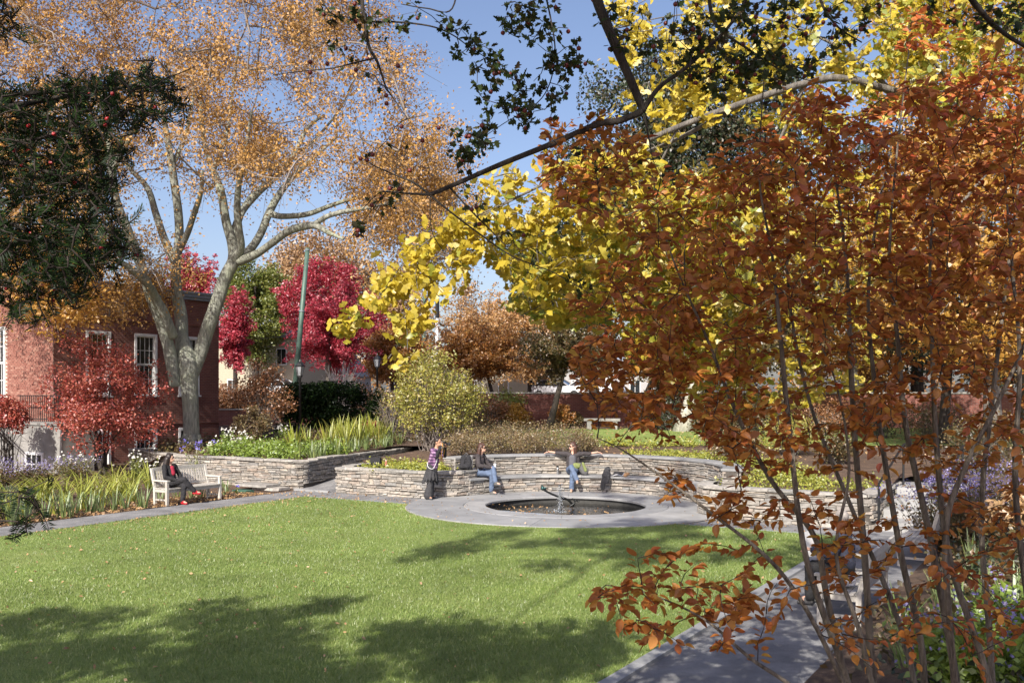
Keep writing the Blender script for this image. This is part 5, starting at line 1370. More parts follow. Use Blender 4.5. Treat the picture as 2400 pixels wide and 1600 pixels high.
def px_tree(name, label, px0, px1, py0, py1, Y, basepx, n, size, lmat, bmat, seed, ncl=60, clr=0.28, tr=0.25, group='autumn trees beyond the garden', **k):
    g = np.random.RandomState(seed + 100)
    c, (rx, rz) = box_px(px0, px1, py0, py1, Y)
    ry = min(rx, 5.5); spray = k.pop('spray', 0)
    ce = ellips(c, (rx * 0.93, ry * 0.9, rz * 0.92), ncl, g, k.pop('shell', 0.45))
    ra = np.full(ncl, clr * min(rx, rz)) * g.uniform(0.7, 1.3, ncl)
    if spray:                                   # foliage in rising sprays with gaps between them
        cs, rs_ = [], []
        for _ in range(spray):
            d = unit(g.normal(size=3) + [0, 0, 0.25]); L = g.uniform(0.75, 1.12)
            for t in np.linspace(0.35, 1, 6): cs.append(np.array(c) + d * np.array([rx, ry, rz]) * t * L + np.array([0, 0, 0.22 * rz * t * t - 0.12 * rz]) + g.normal(size=3) * 0.03 * rx); rs_.append(clr * min(rx, rz) * (1.15 - 0.75 * t) * g.uniform(0.8, 1.2))
        ce, ra = np.array(cs), np.array(rs_)
    bx = (basepx - 1200) / F * Y; u, v = UV(bx, Y); z0 = upz(u, v)
    return tree(name, label, (bx, Y, z0), max(z0 + 1.2, c[2] - rz * 0.9), c[2] + rz * 0.55, tr, ce, ra, n, size, lmat, bmat, seed, group=group, lean=(c[0] - bx, 0), **k)
# distant backdrop of trees: a far-off wood nobody could count
g = np.random.RandomState(2)
nb = 420
ang = g.uniform(-1.25, 1.25, nb); rad = g.uniform(115, 165, nb)
ce = np.stack([np.sin(ang) * rad, np.cos(ang) * rad, 2 + g.uniform(0, 1, nb) ** 1.3 * 9.5], 1)
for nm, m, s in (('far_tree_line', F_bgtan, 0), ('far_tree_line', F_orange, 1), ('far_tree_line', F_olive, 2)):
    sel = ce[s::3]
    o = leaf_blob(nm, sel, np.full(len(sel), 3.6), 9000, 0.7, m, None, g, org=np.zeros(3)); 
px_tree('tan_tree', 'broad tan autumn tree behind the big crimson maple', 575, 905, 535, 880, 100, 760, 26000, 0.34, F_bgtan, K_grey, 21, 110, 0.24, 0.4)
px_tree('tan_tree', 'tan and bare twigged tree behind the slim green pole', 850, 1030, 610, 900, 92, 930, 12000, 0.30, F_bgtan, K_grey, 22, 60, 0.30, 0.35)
px_tree('green_tree', 'yellow green leafy tree between the two crimson maples', 512, 690, 590, 860, 88, 600, 26000, 0.24, F_ygreen, K_dark, 23, 100, 0.22, 0.35)
px_tree('crimson_maple', 'crimson maple rising behind the brick building, left of the leaning tree fork', 375, 520, 580, 800, 70, 470, 20000, 0.17, F_crim, K_dark, 24, 90, 0.22, 0.22, group='crimson maples', spray=50)
px_tree('crimson_maple', 'narrow crimson maple at the right corner of the brick building', 500, 600, 670, 890, 62, 552, 15000, 0.15, F_crim, K_dark, 27, 70, 0.30, 0.2, group='crimson maples', spray=44)
m3 = px_tree('crimson_maple', 'big crimson maple behind the leaning green pole', 640, 905, 650, 895, 66, 770, 36000, 0.17, F_crim, K_grey, 25, 150, 0.17, 0.3, group='crimson maples', spray=95)
# upright sprays at the top of the big maple
g = np.random.RandomState(8); ce = []; 
for _ in range(34):
    x = g.uniform(650, 900); t = abs(x - 765) / 130; y = 600 + 90 * t ** 1.5 + g.uniform(0, 30)
    for k in range(6): ce.append(P(x + g.normal() * 3 + (x - 765) * -0.04 * k, y + 11 * k, 66 + g.normal() * 0.4))
ce = np.array([tuple(c) for c in ce]); o = leaf_blob('upper_sprays', ce, np.full(len(ce), 0.32), 9000, 0.17, F_crim, m3, g, org=np.array(m3.location)); 
px_tree('orange_tree', 'orange tree across the street with a thin bare top', 1005, 1260, 690, 900, 88, 1120, 26000, 0.22, F_gtan, K_grey, 26, 120, 0.2, 0.3, spray=80)
px_tree('tan_tree', 'small wispy tree top showing above the orange trees', 1060, 1125, 655, 740, 96, 1092, 900, 0.26, F_bgtan, K_grey, 28, 26, 0.5, 0.2)
px_tree('orange_tree', 'orange and yellow tree above the dark far lamp posts', 850, 1010, 740, 905, 74, 915, 18000, 0.19, F_orange, K_dark, 29, 80, 0.24, 0.2)
px_tree('crabapple_tree', 'orange crabapple tree left along the garden wall', 990, 1250, 745, 918, 56, 1170, 24000, 0.15, F_orange, K_dark, 30, 120, 0.2, 0.16, spray=80, group='crabapple trees along the garden wall')
px_tree('crabapple_tree', 'olive and rust crabapple tree with its dark trunk against the brick garden wall', 1215, 1480, 735, 912, 45.5, 1283, 24000, 0.125, F_olive, K_dark, 31, 130, 0.2, 0.2, spray=80, group='crabapple trees along the garden wall')
px_tree('crabapple_tree', 'olive crabapple tree right along the wall behind the stone bench', 1440, 1700, 730, 930, 44.5, 1480, 9000, 0.16, F_olive, K_dark, 32, 60, 0.26, 0.2, group='crabapple trees along the garden wall')
px_tree('linden_tree', 'dark green linden with a rounded crown at the right of the sky gap', 1165, 1560, 470, 800, 52, 1400, 40000, 0.20, F_dgreen, K_dark, 33, 130, 0.20, 0.35, group='tall dark green trees', shell=0.3)
px_tree('dark_tree', 'tall dark green and bronze tree reaching the top of the picture behind the ginkgo', 1310, 1900, 20, 760, 50, 1560, 66000, 0.20, F_dgreen, K_dark, 34, 190, 0.17, 0.4, group='tall dark green trees', shell=0.2)
px_tree('dark_tree', 'tall dark green tree far right behind the orange shrub', 1800, 2500, 250, 900, 56, 2150, 26000, 0.22, F_dgreen, K_dark, 35, 110, 0.2, 0.4, group='tall dark green trees')
px_tree('golden_tree', 'golden weeping tree in the top right corner', 2030, 2760, -420, 560, 36, 2420, 60000, 0.16, F_gold, K_grey, 36, 220, 0.16, 0.4)
px_tree('golden_tree', 'golden brown tree standing behind the right part of the orange shrub', 1700, 2300, 430, 900, 46, 2000, 22000, 0.17, F_gold, K_grey, 37, 110, 0.2, 0.3)
px_tree('plane_tree', 'yellow leaved tree with a pale thick trunk before the garden wall', 1500, 1980, 380, 860, 43, 1601, 19000, 0.15, F_gink, K_pale, 38, 100, 0.2, 0.42, group='ginkgo trees')
px_tree('orange_tree', 'tan and orange tree behind the crabapples, over the sunny end of the garden wall', 1130, 1360, 700, 900, 74, 1240, 20000, 0.2, F_gtan, K_dark, 46, 100, 0.22, 0.25)
px_tree('golden_tree', 'dense golden tree behind the right edge of the orange shrub', 1980, 2620, 240, 900, 29, 2330, 30000, 0.14, F_gold, K_grey, 47, 150, 0.17, 0.3)
px_tree('dark_tree', 'dark olive tree before the right part of the garden wall, behind the shrub stems', 1680, 2010, 480, 890, 38.5, 1830, 17000, 0.15, F_olive, K_dark, 48, 90, 0.2, 0.2, group='tall dark green trees')
px_tree('dark_tree', 'dark green tree before the garden wall near the right edge', 2050, 2420, 460, 900, 34, 2210, 17000, 0.14, F_dgreen, K_dark, 49, 90, 0.2, 0.2, group='tall dark green trees')
px_tree('olive_tree', 'olive tree beyond the garden wall, behind the pale trunk', 1480, 1840, 690, 925, 60, 1660, 16000, 0.2, F_olive, K_dark, 50, 80, 0.24, 0.25)
px_tree('olive_tree', 'golden brown tree beyond the right part of the garden wall', 1830, 2240, 690, 930, 58, 2030, 16000, 0.2, F_orange, K_dark, 51, 80, 0.24, 0.25)
px_tree('olive_tree', 'dark tree beyond the garden wall at the far right', 2220, 2600, 640, 930, 56, 2400, 16000, 0.2, F_olive, K_dark, 52, 80, 0.24, 0.25)
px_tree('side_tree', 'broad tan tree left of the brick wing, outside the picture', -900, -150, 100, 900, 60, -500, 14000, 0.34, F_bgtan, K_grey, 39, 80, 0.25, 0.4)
px_tree('side_tree', 'rust coloured tree right of the garden, outside the picture', 2700, 3500, 300, 950, 60, 3100, 14000, 0.34, F_rust, K_grey, 40, 80, 0.25, 0.4)

# ------------------------------------------------------------------ the big tree
YM = 36.0
bt = empty('big_shade_tree', (P(449, 1049, YM).x, YM, 0.83), 'huge grey barked tree with tan leaves and a forking trunk, left of the lawn', 'tree')
bo = np.array(bt.location)
def limb(mb, pts, n=12, sub=6, wobble=0.0):
    q = spline([(*tuple(P(x, y, YM + d)), w / F * YM / 2 * (0.74 if w > 22 else 0.85)) for x, y, d, w in pts], sub)
    mb.tube([Vector(p[:3] - bo) for p in q], list(np.maximum(0.012, q[:, 3])), n)
    return q[:, :3]
LIMBS = [
 [(449,1075,0,66),(449,1040,0,52),(447,960,0,49),(443,890,0,56),(440,850,0,60),(434,815,.15,46),(429,785,.25,30),(426,755,.3,12)],
 [(412,905,-.1,36),(405,860,-.2,40),(392,800,-.4,37),(372,740,-.7,36),(352,690,-1,33),(330,620,-1.5,30),(300,540,-2,27),(272,470,-2.4,22),(263,400,-2.8,20),(255,320,-3.2,15),(240,220,-3.6,9)],
 [(430,850,.2,44),(426,800,.3,42),(424,740,.5,40),(414,680,.6,34),(412,620,.6,31),(420,560,.5,28),(418,500,.4,27),(410,440,.2,25),(400,370,0,20),(385,280,-.2,14),(370,180,-.4,8)],
 [(450,880,.1,40),(468,830,.2,43),(487,770,.2,44),(508,710,.2,42),(528,650,.3,40),(548,610,.3,40),(545,570,.3,34),(530,520,.2,28),(518,450,0,22),(500,400,0,18),(478,330,-.2,14),(470,240,-.4,9)],
 [(548,612,.3,34),(565,580,-.2,24),(560,540,-.5,21),(556,490,-.8,19),(560,430,-1,16),(575,360,-1.4,12),(590,260,-2,8)],
 [(556,615,.3,32),(590,580,.6,27),(612,545,1,25),(630,500,1.4,22),(655,455,1.8,20),(690,410,2.2,15),(735,370,2.6,11),(790,320,3,7)],
 [(560,612,.2,30),(600,596,-.4,25),(640,568,-1,23),(680,540,-1.6,21),(735,528,-2.2,19),(770,545,-2.6,12),(805,560,-3,7)],
 [(735,528,-2.2,16),(765,508,-2.6,13),(810,495,-3,12),(870,485,-3.4,9),(930,470,-3.8,5)],
 [(632,500,1.4,22),(660,507,1.0,17),(720,502,.8,15),(780,480,.6,12),(840,462,.4,10),(905,452,.2,8),(960,430,0,5)],
 [(545,560,.3,30),(565,500,.9,24),(600,455,1.4,22),(650,410,2,18),(690,360,2.6,15),(720,300,3,12),(760,270,3.4,8)],
 [(405,790,-.4,34),(385,735,-.9,30),(365,700,-1.3,28),(350,670,-1.9,25),(320,640,-2.6,20),(270,610,-3.4,14),(200,600,-4.2,10),(120,620,-5,6)],
 [(412,620,.6,26),(385,560,1.2,22),(365,500,1.8,20),(345,440,2.4,17),(300,390,3,13),(260,330,3.6,9)],
 [(418,590,.6,20),(440,545,0,17),(455,500,-.5,16),(470,455,-1,13),(475,400,-1.5,9)],
 [(352,690,-1,30),(370,700,-.6,28)],
 [(402,390,0,16),(430,330,.6,12),(450,250,1.2,8),(455,150,1.8,5)],
 [(690,360,2.6,12),(735,330,3.4,9),(800,250,4,6),(840,160,4.4,4)],
 [(263,400,-2.8,16),(300,330,-3.4,12),(330,240,-3.8,8),(345,120,-4.2,5)],
 [(500,400,0,14),(530,320,.4,11),(545,220,.8,8),(560,100,1.2,5)],
]
mb = MB(); nodes = []
for l in LIMBS: nodes.append(limb(mb, l, 14 if l[0][3] > 30 else 10))
# root flare
for a in np.linspace(0, 6.28, 7): mb.tube([(0.22 * math.cos(a), 0.22 * math.sin(a), 0.5), (0.42 * math.cos(a), 0.42 * math.sin(a), -0.12)], [0.12, 0.09], 8)
mb.build('trunk', K_elm, bt, True)
g = np.random.RandomState(4)
nodes = np.vstack(nodes); nodes = nodes[nodes[:, 2] > 7.5]
REG = [([(-250,-420),(300,-520),(760,-420),(900,-150),(880,60),(960,180),(1040,300),(1085,420),(1000,470),(860,440),(740,470),(560,440),(480,480),(420,430),(330,460),(260,420),(120,560),(-200,600)], 520, 5.0),
       ([(-150,250),(250,330),(300,460),(330,620),(330,700),(280,760),(180,740),(60,700),(-150,720)], 120, 3.0),
       ([(860,400),(1080,420),(1110,560),(1060,620),(960,600),(880,560),(820,520)], 60, 3.5),
       ([(480,330),(620,330),(700,400),(640,450),(520,440)], 16, 2.5),
       ([(280,560),(420,600),(380,700),(300,720)], 22, 1.5)]
tg = []
for poly, n, sp in REG:
    for x, y in poly_pts(poly, n, g): tg.append(tuple(P(x, y, YM + np.clip(g.normal(), -1.6, 1.6) * sp - 0.5)))
tw = grow(nodes, tg, g, seg=0.5, sag=0.05)
mb = MB()
ends = []
for pts, L in tw:
    r0 = min(0.10, 0.016 + 0.012 * L); mb.tube([Vector(p - bo) for p in pts], list(np.linspace(r0, 0.010, len(pts))), 5, cap=False)
    for k in range(9):                                   # fine twigs round every branch end
        e = pts[-1] + g.normal(size=3) * np.array([0.75, 0.75, 0.55]); a = pts[-1 - g.randint(0, max(1, len(pts) // 2))]
        m_ = (a + e) / 2 + np.array([0, 0, 0.12]); mb.tube([Vector(p - bo) for p in (a, m_, e)], [0.010, 0.008, 0.005], 3, cap=False); ends.append(e); ends.append(m_)
mb.build('branch_twigs', K_gtwig, bt)['kind'] = 'stuff'
ends = np.array(ends)
def big_leaves(name, n, mat, mask, spread=0.26):
    wgt = g.gamma(0.5, 1.0, len(ends)) * mask * np.where((pyv > 400) & (pyv < 640) & (pxv > 250) & (pxv < 800), 0.30, 1.0); k = g.choice(len(ends), n, p=wgt / wgt.sum()); pos = ends[k] + g.normal(size=(n, 3)) * spread
    Rm = frames(n, g, (0, -0.2, 0.8), 0.5, (0, 0, -1), 0.9)
    o = link(name, leaf_mesh(name, pos - bo, 0.102 * g.uniform(0.7, 1.3, n), Rm, LEAF2), mat, bt); o['kind'] = 'stuff'
pyv = HZ - (ends[:, 2] - HC) / ends[:, 1] * F; pxv = 1200 + ends[:, 0] / ends[:, 1] * F
big_leaves('crown', 230000, F_tan, pyv < 2000, 0.22)
big_leaves('amber_foliage', 7000, F_amber, (pyv > 230) & (pyv < 800), 0.28)
# drooping amber spray on the left, before the wing
sp_ = empty('amber_tree', (-17.6, 31.5, 0.1), 'small tree with bright amber leaves drooping before the brick wing', 'tree')
so_ = np.array(sp_.location)
ce = np.array([tuple(P(x, y, 31.5 + g.normal() * 0.7)) for x, y in poly_pts([(10,560),(120,570),(200,640),(240,700),(230,745),(120,780),(60,740),(20,700)], 60, g)])
nodes = spline([(-17.6, 31.5, 0.0), (-17.5, 31.5, 2.5), (-17.2, 31.6, 5.0), (-16.0, 31.4, 7.4)], 10)
mb = MB(); mb.tube([Vector(p - so_) for p in nodes], list(np.linspace(0.10, 0.03, len(nodes))), 8)
for pts, L in grow(nodes[10:], list(ce), g, seg=0.3): mb.tube([Vector(p - so_) for p in pts], list(np.linspace(0.02, 0.006, len(pts))), 4, cap=False)
mb.build('trunk', K_grey, sp_)
leaf_blob('crown', ce, np.full(len(ce), 0.42), 4200, 0.13, F_amber, sp_, g, org=so_)

# ------------------------------------------------------------------ shrubs
def shrub(name, label, base, rx, ry, h, nst, n, size, lmat, bmat, seed, group=None, cat='shrub', stem=0.018, z0=0.15, clr=0.25, tmpl=LEAF2, spread=0.9, up=0.4, shell=0.3):
    g = np.random.RandomState(seed); r = empty(name, base, label, cat, group); b = np.array(base, float)
    ncl = max(10, nst * 2)
    ce = ellips(b + [0, 0, h * (0.5 + z0 / 2)], (rx * spread, ry * spread, h * (0.5 - z0 / 2)), ncl, g, shell)
    mb = MB()
    for i, c in enumerate(ce):
        a = b + np.array([g.normal() * rx * 0.12, g.normal() * ry * 0.12, -0.05]); m_ = (a + c) / 2 + np.array([(a[0] - c[0]) * 0.15, 0, h * 0.06])
        q = bezier(a, a + (m_ - a) * 0.7, m_, c, 7); q[1:-1] += g.normal(size=(5, 3)) * 0.02 * h
        mb.tube([Vector(p - b) for p in q], list(np.linspace(stem, stem * 0.3, 7)), 4, cap=False)
        for k in range(3):
            s0 = q[3 + g.randint(0, 3)]; e = s0 + g.normal(size=3) * h * 0.13 + [0, 0, h * 0.06]; mb.tube([Vector(s0 - b), Vector(e - b)], [stem * 0.4, stem * 0.15], 3, cap=False)
    mb.build('stems', bmat, r)['kind'] = 'stuff'
    leaf_blob('foliage', ce, np.full(ncl, clr * min(rx, h)) * g.uniform(0.7, 1.3, ncl), n, size, lmat, r, g, tmpl, up, org=b)
    return r
def at_px(px, py, z): 
    p = G(px, py, z); return (p.x, p.y, z)
# red shrub before the building: broad crown on several leaning stems
Yr = 33.2; c, (rx, rz) = box_px(85, 405, 790, 1062, Yr)
red = empty('red_shrub', ((238 - 1200) / F * Yr, Yr, 0.05), 'large rounded brick red shrub before the building, left of the big trunk', 'shrub'); ro = np.array(red.location)
g = np.random.RandomState(12)
ce = ellips(c, (rx * 1.0, 1.9, rz * 0.95), 120, g, 0.2)
mb = MB(); st_nodes = []
for k in range(9):
    e = ce[g.randint(len(ce))] + [0, 0, 0.3]; q = bezier(ro + [g.normal() * 0.15, g.normal() * 0.15, 0], ro + [g.normal() * 0.3, 0, 1.0], (ro + e) / 2 + [0, 0, 0.5], e, 14); st_nodes.append(q); mb.tube([Vector(p - ro) for p in q], list(np.linspace(0.055, 0.012, 14)), 6)
for pts, L in grow(np.vstack(st_nodes)[4:], list(ce), g, seg=0.3): mb.tube([Vector(p - ro) for p in pts], list(np.linspace(0.018, 0.005, len(pts))), 4, cap=False)
mb.build('stems', K_dark, red)
leaf_blob('foliage', ce, np.full(len(ce), 0.40) * g.uniform(0.5, 1.3, len(ce)), 15000, 0.098, F_red, red, g, org=ro, up=0.6)
shrub('red_shrub', 'small red shrub at the left edge beside the porch railing', at_px(15, 1075, 0.6)[:2] + (0.1,), 1.0, 0.9, 2.6, 12, 3200, 0.10, F_red, K_dark, 13, 'red shrubs near the porch', z0=0.55)
# tall yellow green shrub above the photographer
yb_ = at_px(1020, 1062, 0.80)
shrub('yellow_green_shrub', 'tall open yellow green shrub with bare grey stems, above the photographer', yb_, 1.75, 1.5, 3.55, 60, 11000, 0.092, F_pgreen, K_gtwig, 14, None, stem=0.017, z0=0.18, clr=0.20, shell=0.45)
# clipped yew hedge behind the lamp post
hg = empty('yew_hedge', (P(765, 960, 45).x, 45, 1.1), 'dark green yew hedge behind the lamp post', 'hedge'); ho = np.array(hg.location)
g = np.random.RandomState(15); n = 110
ce = np.stack([g.uniform(P(665, 0, 45).x, P(850, 0, 45).x, n), 45 + g.uniform(-0.9, 0.9, n), 1.2 + g.uniform(0, 1, n) ** 0.7 * 2.0], 1); ce[:, 2] -= 0.25 * ((ce[:, 0] - ho[0]) / 2.0) ** 2
leaf_blob('foliage', ce, np.full(n, 0.42), 16000, 0.13, F_yew, hg, g, org=ho)
MB().tube([(0, 0, -0.1), (0, 0, 1.4)], 0.06, 8).build('stems', K_dark, hg)
shrub('yew_shrub', 'smaller dark yew right of the hedge, behind the iron gate', (P(895, 0, 44).x, 44, 1.1), 0.9, 0.8, 1.9, 16, 5200, 0.12, F_yew, K_dark, 16, 'dark yews', z0=0.0, clr=0.4)
shrub('brown_maple', 'thin brownish young maple left of the lamp post', (P(618, 0, 39).x, 39, 0.85), 1.2, 1.0, 3.3, 22, 3600, 0.10, F_rust, K_grey, 17, None, 'tree', z0=0.2, clr=0.26)
shrub('brown_maple', 'low dark brown cut leaf maple in the shade behind the white flowers', (P(585, 0, 37.5).x, 37.5, 0.85), 0.9, 0.8, 1.5, 14, 2600, 0.09, F_brown, K_dark, 18, None, 'shrub', z0=0.1)
shrub('twiggy_shrub', 'bare twiggy shrub between the yew and the yellow green shrub', (P(915, 0, 38).x, 38, 0.95), 0.7, 0.6, 2.3, 26, 500, 0.08, F_brown, K_gtwig, 19, None, z0=0.3, stem=0.015)
shrub('bare_sapling', 'bare white twigged sapling before the big crimson maple', (P(800, 0, 52).x, 52, 1.35), 1.3, 1.0, 3.4, 40, 60, 0.08, F_brown, mat_plain('pale_bark_twig', (0.48, 0.45, 0.42), 0.9, bmp=0), 20, None, 'tree', z0=0.35, stem=0.03)
shrub('russet_hedge', 'russet hedge on top of the short brick wall right of the building', (P(560, 0, 54.3).x, 54.6, 1.98), 2.4, 0.6, 1.1, 24, 6000, 0.13, F_rust, K_dark, 41, None, 'hedge', z0=0.0, clr=0.5)
shrub('burgundy_shrub', 'small orange red shrub at the foot of the yews', (P(870, 0, 38.5).x, 38.5, 0.95), 0.5, 0.5, 0.9, 10, 900, 0.09, F_red, K_dark, 42, None, z0=0.1)
# low brown shrubs along the back of the curved wall
for i, (px, Y, rx_, h_) in enumerate(((1075, 31.0, 0.6, 0.62), (1110, 32.6, 0.75, 0.72), (1155, 31.2, 0.6, 0.66), (1190, 32.4, 0.7, 0.7), (1232, 31.0, 0.6, 0.62), (1275, 32.0, 0.72, 0.80), (1330, 31.2, 0.75, 0.78), (1368, 31.8, 0.6, 0.70), (1140, 35.5, 0.9, 0.7), (1210, 36.5, 1.0, 0.7))):
    z0 = upz(*UV((px - 1200) / F * Y, Y)); where = ['behind the left end of the curved seat', 'behind the person in the hooded jacket', 'between the two seated people, leftmost', 'between the two seated people, second from the left', 'between the two seated people, third from the left', 'just left of the person with spread arms', 'directly behind the person with spread arms', 'right of the head of the person with spread arms', 'in the second row left of the upper lawn', 'in the second row touching the upper lawn'][i]
    shrub('brown_shrub', 'low twiggy brown shrub ' + where, ((px - 1200) / F * Y, Y, z0), rx_, rx_, h_ * 1.25, 26, 2600, 0.05, F_brown, K_gtwig, 60 + i, 'low brown shrubs behind the curved wall', stem=0.008, z0=0.05, clr=0.30)
for i, (px, Y, rx_, h_, m, lab) in enumerate(((1178, 50, 1.1, 1.9, F_ygreen, 'green shrub at the left end of the brick garden wall'), (1215, 47.5, 0.7, 1.1, F_gold, 'yellow shrub at the foot of the sunny end of the garden wall'), (1150, 47, 1.0, 1.6, F_rust, 'rust shrub left of the sunny end of the garden wall'), (1310, 46.5, 0.6, 1.1, F_orange, 'orange shrub right of the dark crabapple trunk'), (1345, 47.5, 0.5, 0.8, F_olive, 'olive shrub left of the stone bench'),
                              (1085, 44, 1.3, 1.7, F_olive, 'olive shrub behind the tall yellow green shrub'), (1725, 27.0, 0.8, 0.95, F_brown, 'twiggy brown shrub right of the coping end of the curved wall'), (1850, 30, 0.9, 1.2, F_pgreen, 'pale open shrub above the right planter wall'), (1960, 27, 0.6, 0.8, F_olive, 'small olive shrub above the steps'), (1760, 38, 1.0, 1.7, F_olive, 'olive shrub at the right edge of the upper lawn'), (2300, 24, 1.2, 1.6, F_olive, 'olive shrub in the bed right of the steps'), (1560, 44, 1.2, 1.5, F_dgreen, 'dark green shrub at the wall foot left of the pale trunk'), (1680, 42, 1.3, 1.4, F_olive, 'olive shrub at the wall foot right of the pale trunk'), (1800, 40.5, 1.3, 1.7, F_dgreen, 'dark green shrub before the wall behind the shrub stems'), (1930, 39, 1.3, 1.5, F_rust, 'rust shrub before the wall behind the shrub stems'), (2060, 37, 1.3, 1.8, F_dgreen, 'dark green shrub before the wall above the steps'), (2190, 35.5, 1.3, 1.5, F_olive, 'olive shrub before the wall near the right edge'), (855, 56, 1.7, 2.5, F_rust, 'rust brown shrub under the right side of the big crimson maple'), (700, 57, 1.6, 2.0, F_olive, 'olive shrub behind the lamp post under the big crimson maple'), (530, 58, 1.5, 2.2, F_rust, 'rust shrub beyond the right corner of the brick building'))):
    z0 = upz(*UV((px - 1200) / F * Y, Y)); shrub('garden_shrub', lab, ((px - 1200) / F * Y, Y, z0), rx_, rx_, h_, 18, 2600, 0.075 if Y < 40 else 0.11, m, K_grey, 80 + i, 'mixed shrubs in the upper garden', z0=0.1, clr=0.33)
# ground covers
def cover(name, pts, n, size, mat, seed, hgt=0.12, tmpl=LEAF2, up=1.0):
    g = np.random.RandomState(seed); ce = np.array(pts); k = g.randint(0, len(ce), n)
    pos = ce[k] + np.stack([g.normal(size=n) * 0.16, g.normal(size=n) * 0.16, np.abs(g.normal(size=n)) * hgt], 1)
    o = link(name, leaf_mesh(name, pos, size * g.uniform(0.6, 1.4, n), frames(n, g, (0, -0.3, 1), up), tmpl), mat); tag(o, kind='stuff'); return o
def up_pts(l): return [(*tuple(W(u, v))[:2], upz(u, v) + 0.02) for u, v in l]
g = np.random.RandomState(44)
cover('ground_cover', up_pts([(g.uniform(1.75, 3.4), g.uniform(0.3, 3.3)) for _ in range(90)]), 4200, 0.075, F_cover, 1, 0.10)
cover('ground_cover', [(*tuple(ring(g.uniform(4.9, 6.4), a))[:2], upz(POOL_U + 5.5 * math.cos(a), 0) + 0.10) for a in g.uniform(R(-8), R(75), 190)], 5200, 0.07, F_cover, 2, 0.08)
cover('ground_cover', [tuple(upper_pt(g.uniform(-2, 9), 34.2 + g.normal() * 0.35)) for _ in range(120)], 3000, 0.09, F_cover, 3, 0.14)
cover('ground_cover', up_pts([(g.uniform(2.0, 4.6), g.uniform(11, 14.6)) for _ in range(60)]), 1600, 0.07, F_cover, 4, 0.08)
cover('leafy_ground_plants', up_pts([(g.uniform(2.0, 4.8), g.uniform(-6.4, -2.6)) for _ in range(150)]), 6500, 0.10, F_fern, 5, 0.20)
cover('leafy_ground_plants', up_pts([(g.uniform(2.0, 12), g.uniform(-12, -3)) for _ in range(200)]), 5000, 0.11, F_olive, 6, 0.16)
cover('leafy_ground_plants', [(*tuple(W(u, v))[:2], 0.02) for u, v in [(g.uniform(-14, 1), g.uniform(-11, -6.5)) for _ in range(160)]], 3000, 0.10, F_olive, 7, 0.14)
cover('leafy_ground_plants', [(*tuple(W(u, v))[:2], bankz(u, v)) for u, v in [(g.uniform(-19, 1), g.uniform(17.2, 22)) for _ in range(360)]], 11000, 0.075, F_dgreen, 8, 0.14)
cover('leafy_ground_plants', [(*tuple(W(u, v))[:2], bankz(u, v)) for u, v in [(g.uniform(-13, 1), g.uniform(16.9, 21)) for _ in range(160)]], 4200, 0.09, F_olive, 9, 0.22)
# ------------------------------------------------------------------ blade plants
def blade_mesh(kind):
    V = []; n = 5; bend = rnd.uniform(0.05, 0.25) if kind == 'iris' else rnd.uniform(0.35, 0.85)
    w = 0.032 if kind == 'iris' else 0.020
    for i in range(n + 1):
        t = i / n; ww = w * (1 - t ** 2.2) + 0.001
        x = bend * t * t; z = t * (1 - 0.35 * bend * t)
        V += [(x, -ww, z), (x - 0.004, 0, z), (x, ww, z)]
    Fc = []
    for i in range(n):
        a = 3 * i; Fc += [(a, a+1, a+4, a+3), (a+1, a+2, a+5, a+4)]
    return np_mesh('blade', np.array(V), np.array(Fc), True)
LIBS = {}
blade_total = [0]
def blade_clump(name, label, group, pos, kind, n, h, mat, spread=0.13):
    r = empty(name, pos, label, 'plant', group); key = (kind, mat.name)
    if key not in LIBS:
        LIBS[key] = [blade_mesh(kind) for _ in range(6)]
        for me in LIBS[key]: me.materials.append(mat)
    lib = LIBS[key]
    fan = rnd.uniform(0, 3.14)
    for i in range(n):
        me = lib[rnd.randrange(6)]; a = rnd.uniform(0, 6.283); hh = h * rnd.uniform(0.6, 1.1); rr = rnd.uniform(0, spread)
        o = bpy.data.objects.new('blade', me); COL.objects.link(o); o.parent = r
        o.location = (rr * math.cos(a), rr * math.sin(a), -0.02); az = a + rnd.uniform(-0.7, 0.7)
        o.rotation_euler = (0, rnd.uniform(0.02, 0.38 if kind == 'iris' else 0.30), az); o.scale = (hh, hh * 1.0, hh)
    blade_total[0] += n
    return r
pl = []
ORD = 'first second third fourth fifth sixth seventh eighth ninth tenth eleventh twelfth thirteenth fourteenth fifteenth sixteenth seventeenth eighteenth nineteenth'.split()
def ordinal(i, n):
    if i == 0: return 'leftmost'
    if i == n - 1: return 'rightmost'
    k = i + 1
    if k < 20: return ORD[k - 1] + ' from the left'
    return (('twentieth', 'thirtieth', 'fortieth')[k // 10 - 2] if k % 10 == 0 else ('twenty', 'thirty', 'forty')[k // 10 - 2] + ' ' + ORD[k % 10 - 1]) + ' from the left'
def clump_row(uvs, kind, n, h, mat, name, labf, group, zf):
    uvs = sorted(uvs, key=lambda q: W(*q).x / W(*q).y)
    for i, (u, v) in enumerate(uvs):
        p = W(u, v); blade_clump(name, labf + ', ' + ordinal(i, len(uvs)), group, (p.x, p.y, zf(u, v)), kind, n, h * rnd.uniform(0.85, 1.15), mat)
rr = random.Random(9)
clump_row([(-8.6 + 0.33 * i + rr.uniform(-0.15, 0.15), -1.75 - rr.uniform(0, 0.5)) for i in range(15)], 'iris', 16, 0.70, F_iris, 'iris_clump', 'grey green iris clump edging the left gravel path', 'irises along the left gravel path', lambda u, v: 0)
clump_row([(lambda u: (u, rr.uniform(-6.2, -2.5 if u < -3.8 else -3.1)))(rr.uniform(-9.5, -0.6)) for i in range(46)], 'day', 20, 0.95, F_day, 'daylily_clump', 'yellow green daylily clump in the left bed', 'daylilies in the left bed', lambda u, v: 0)
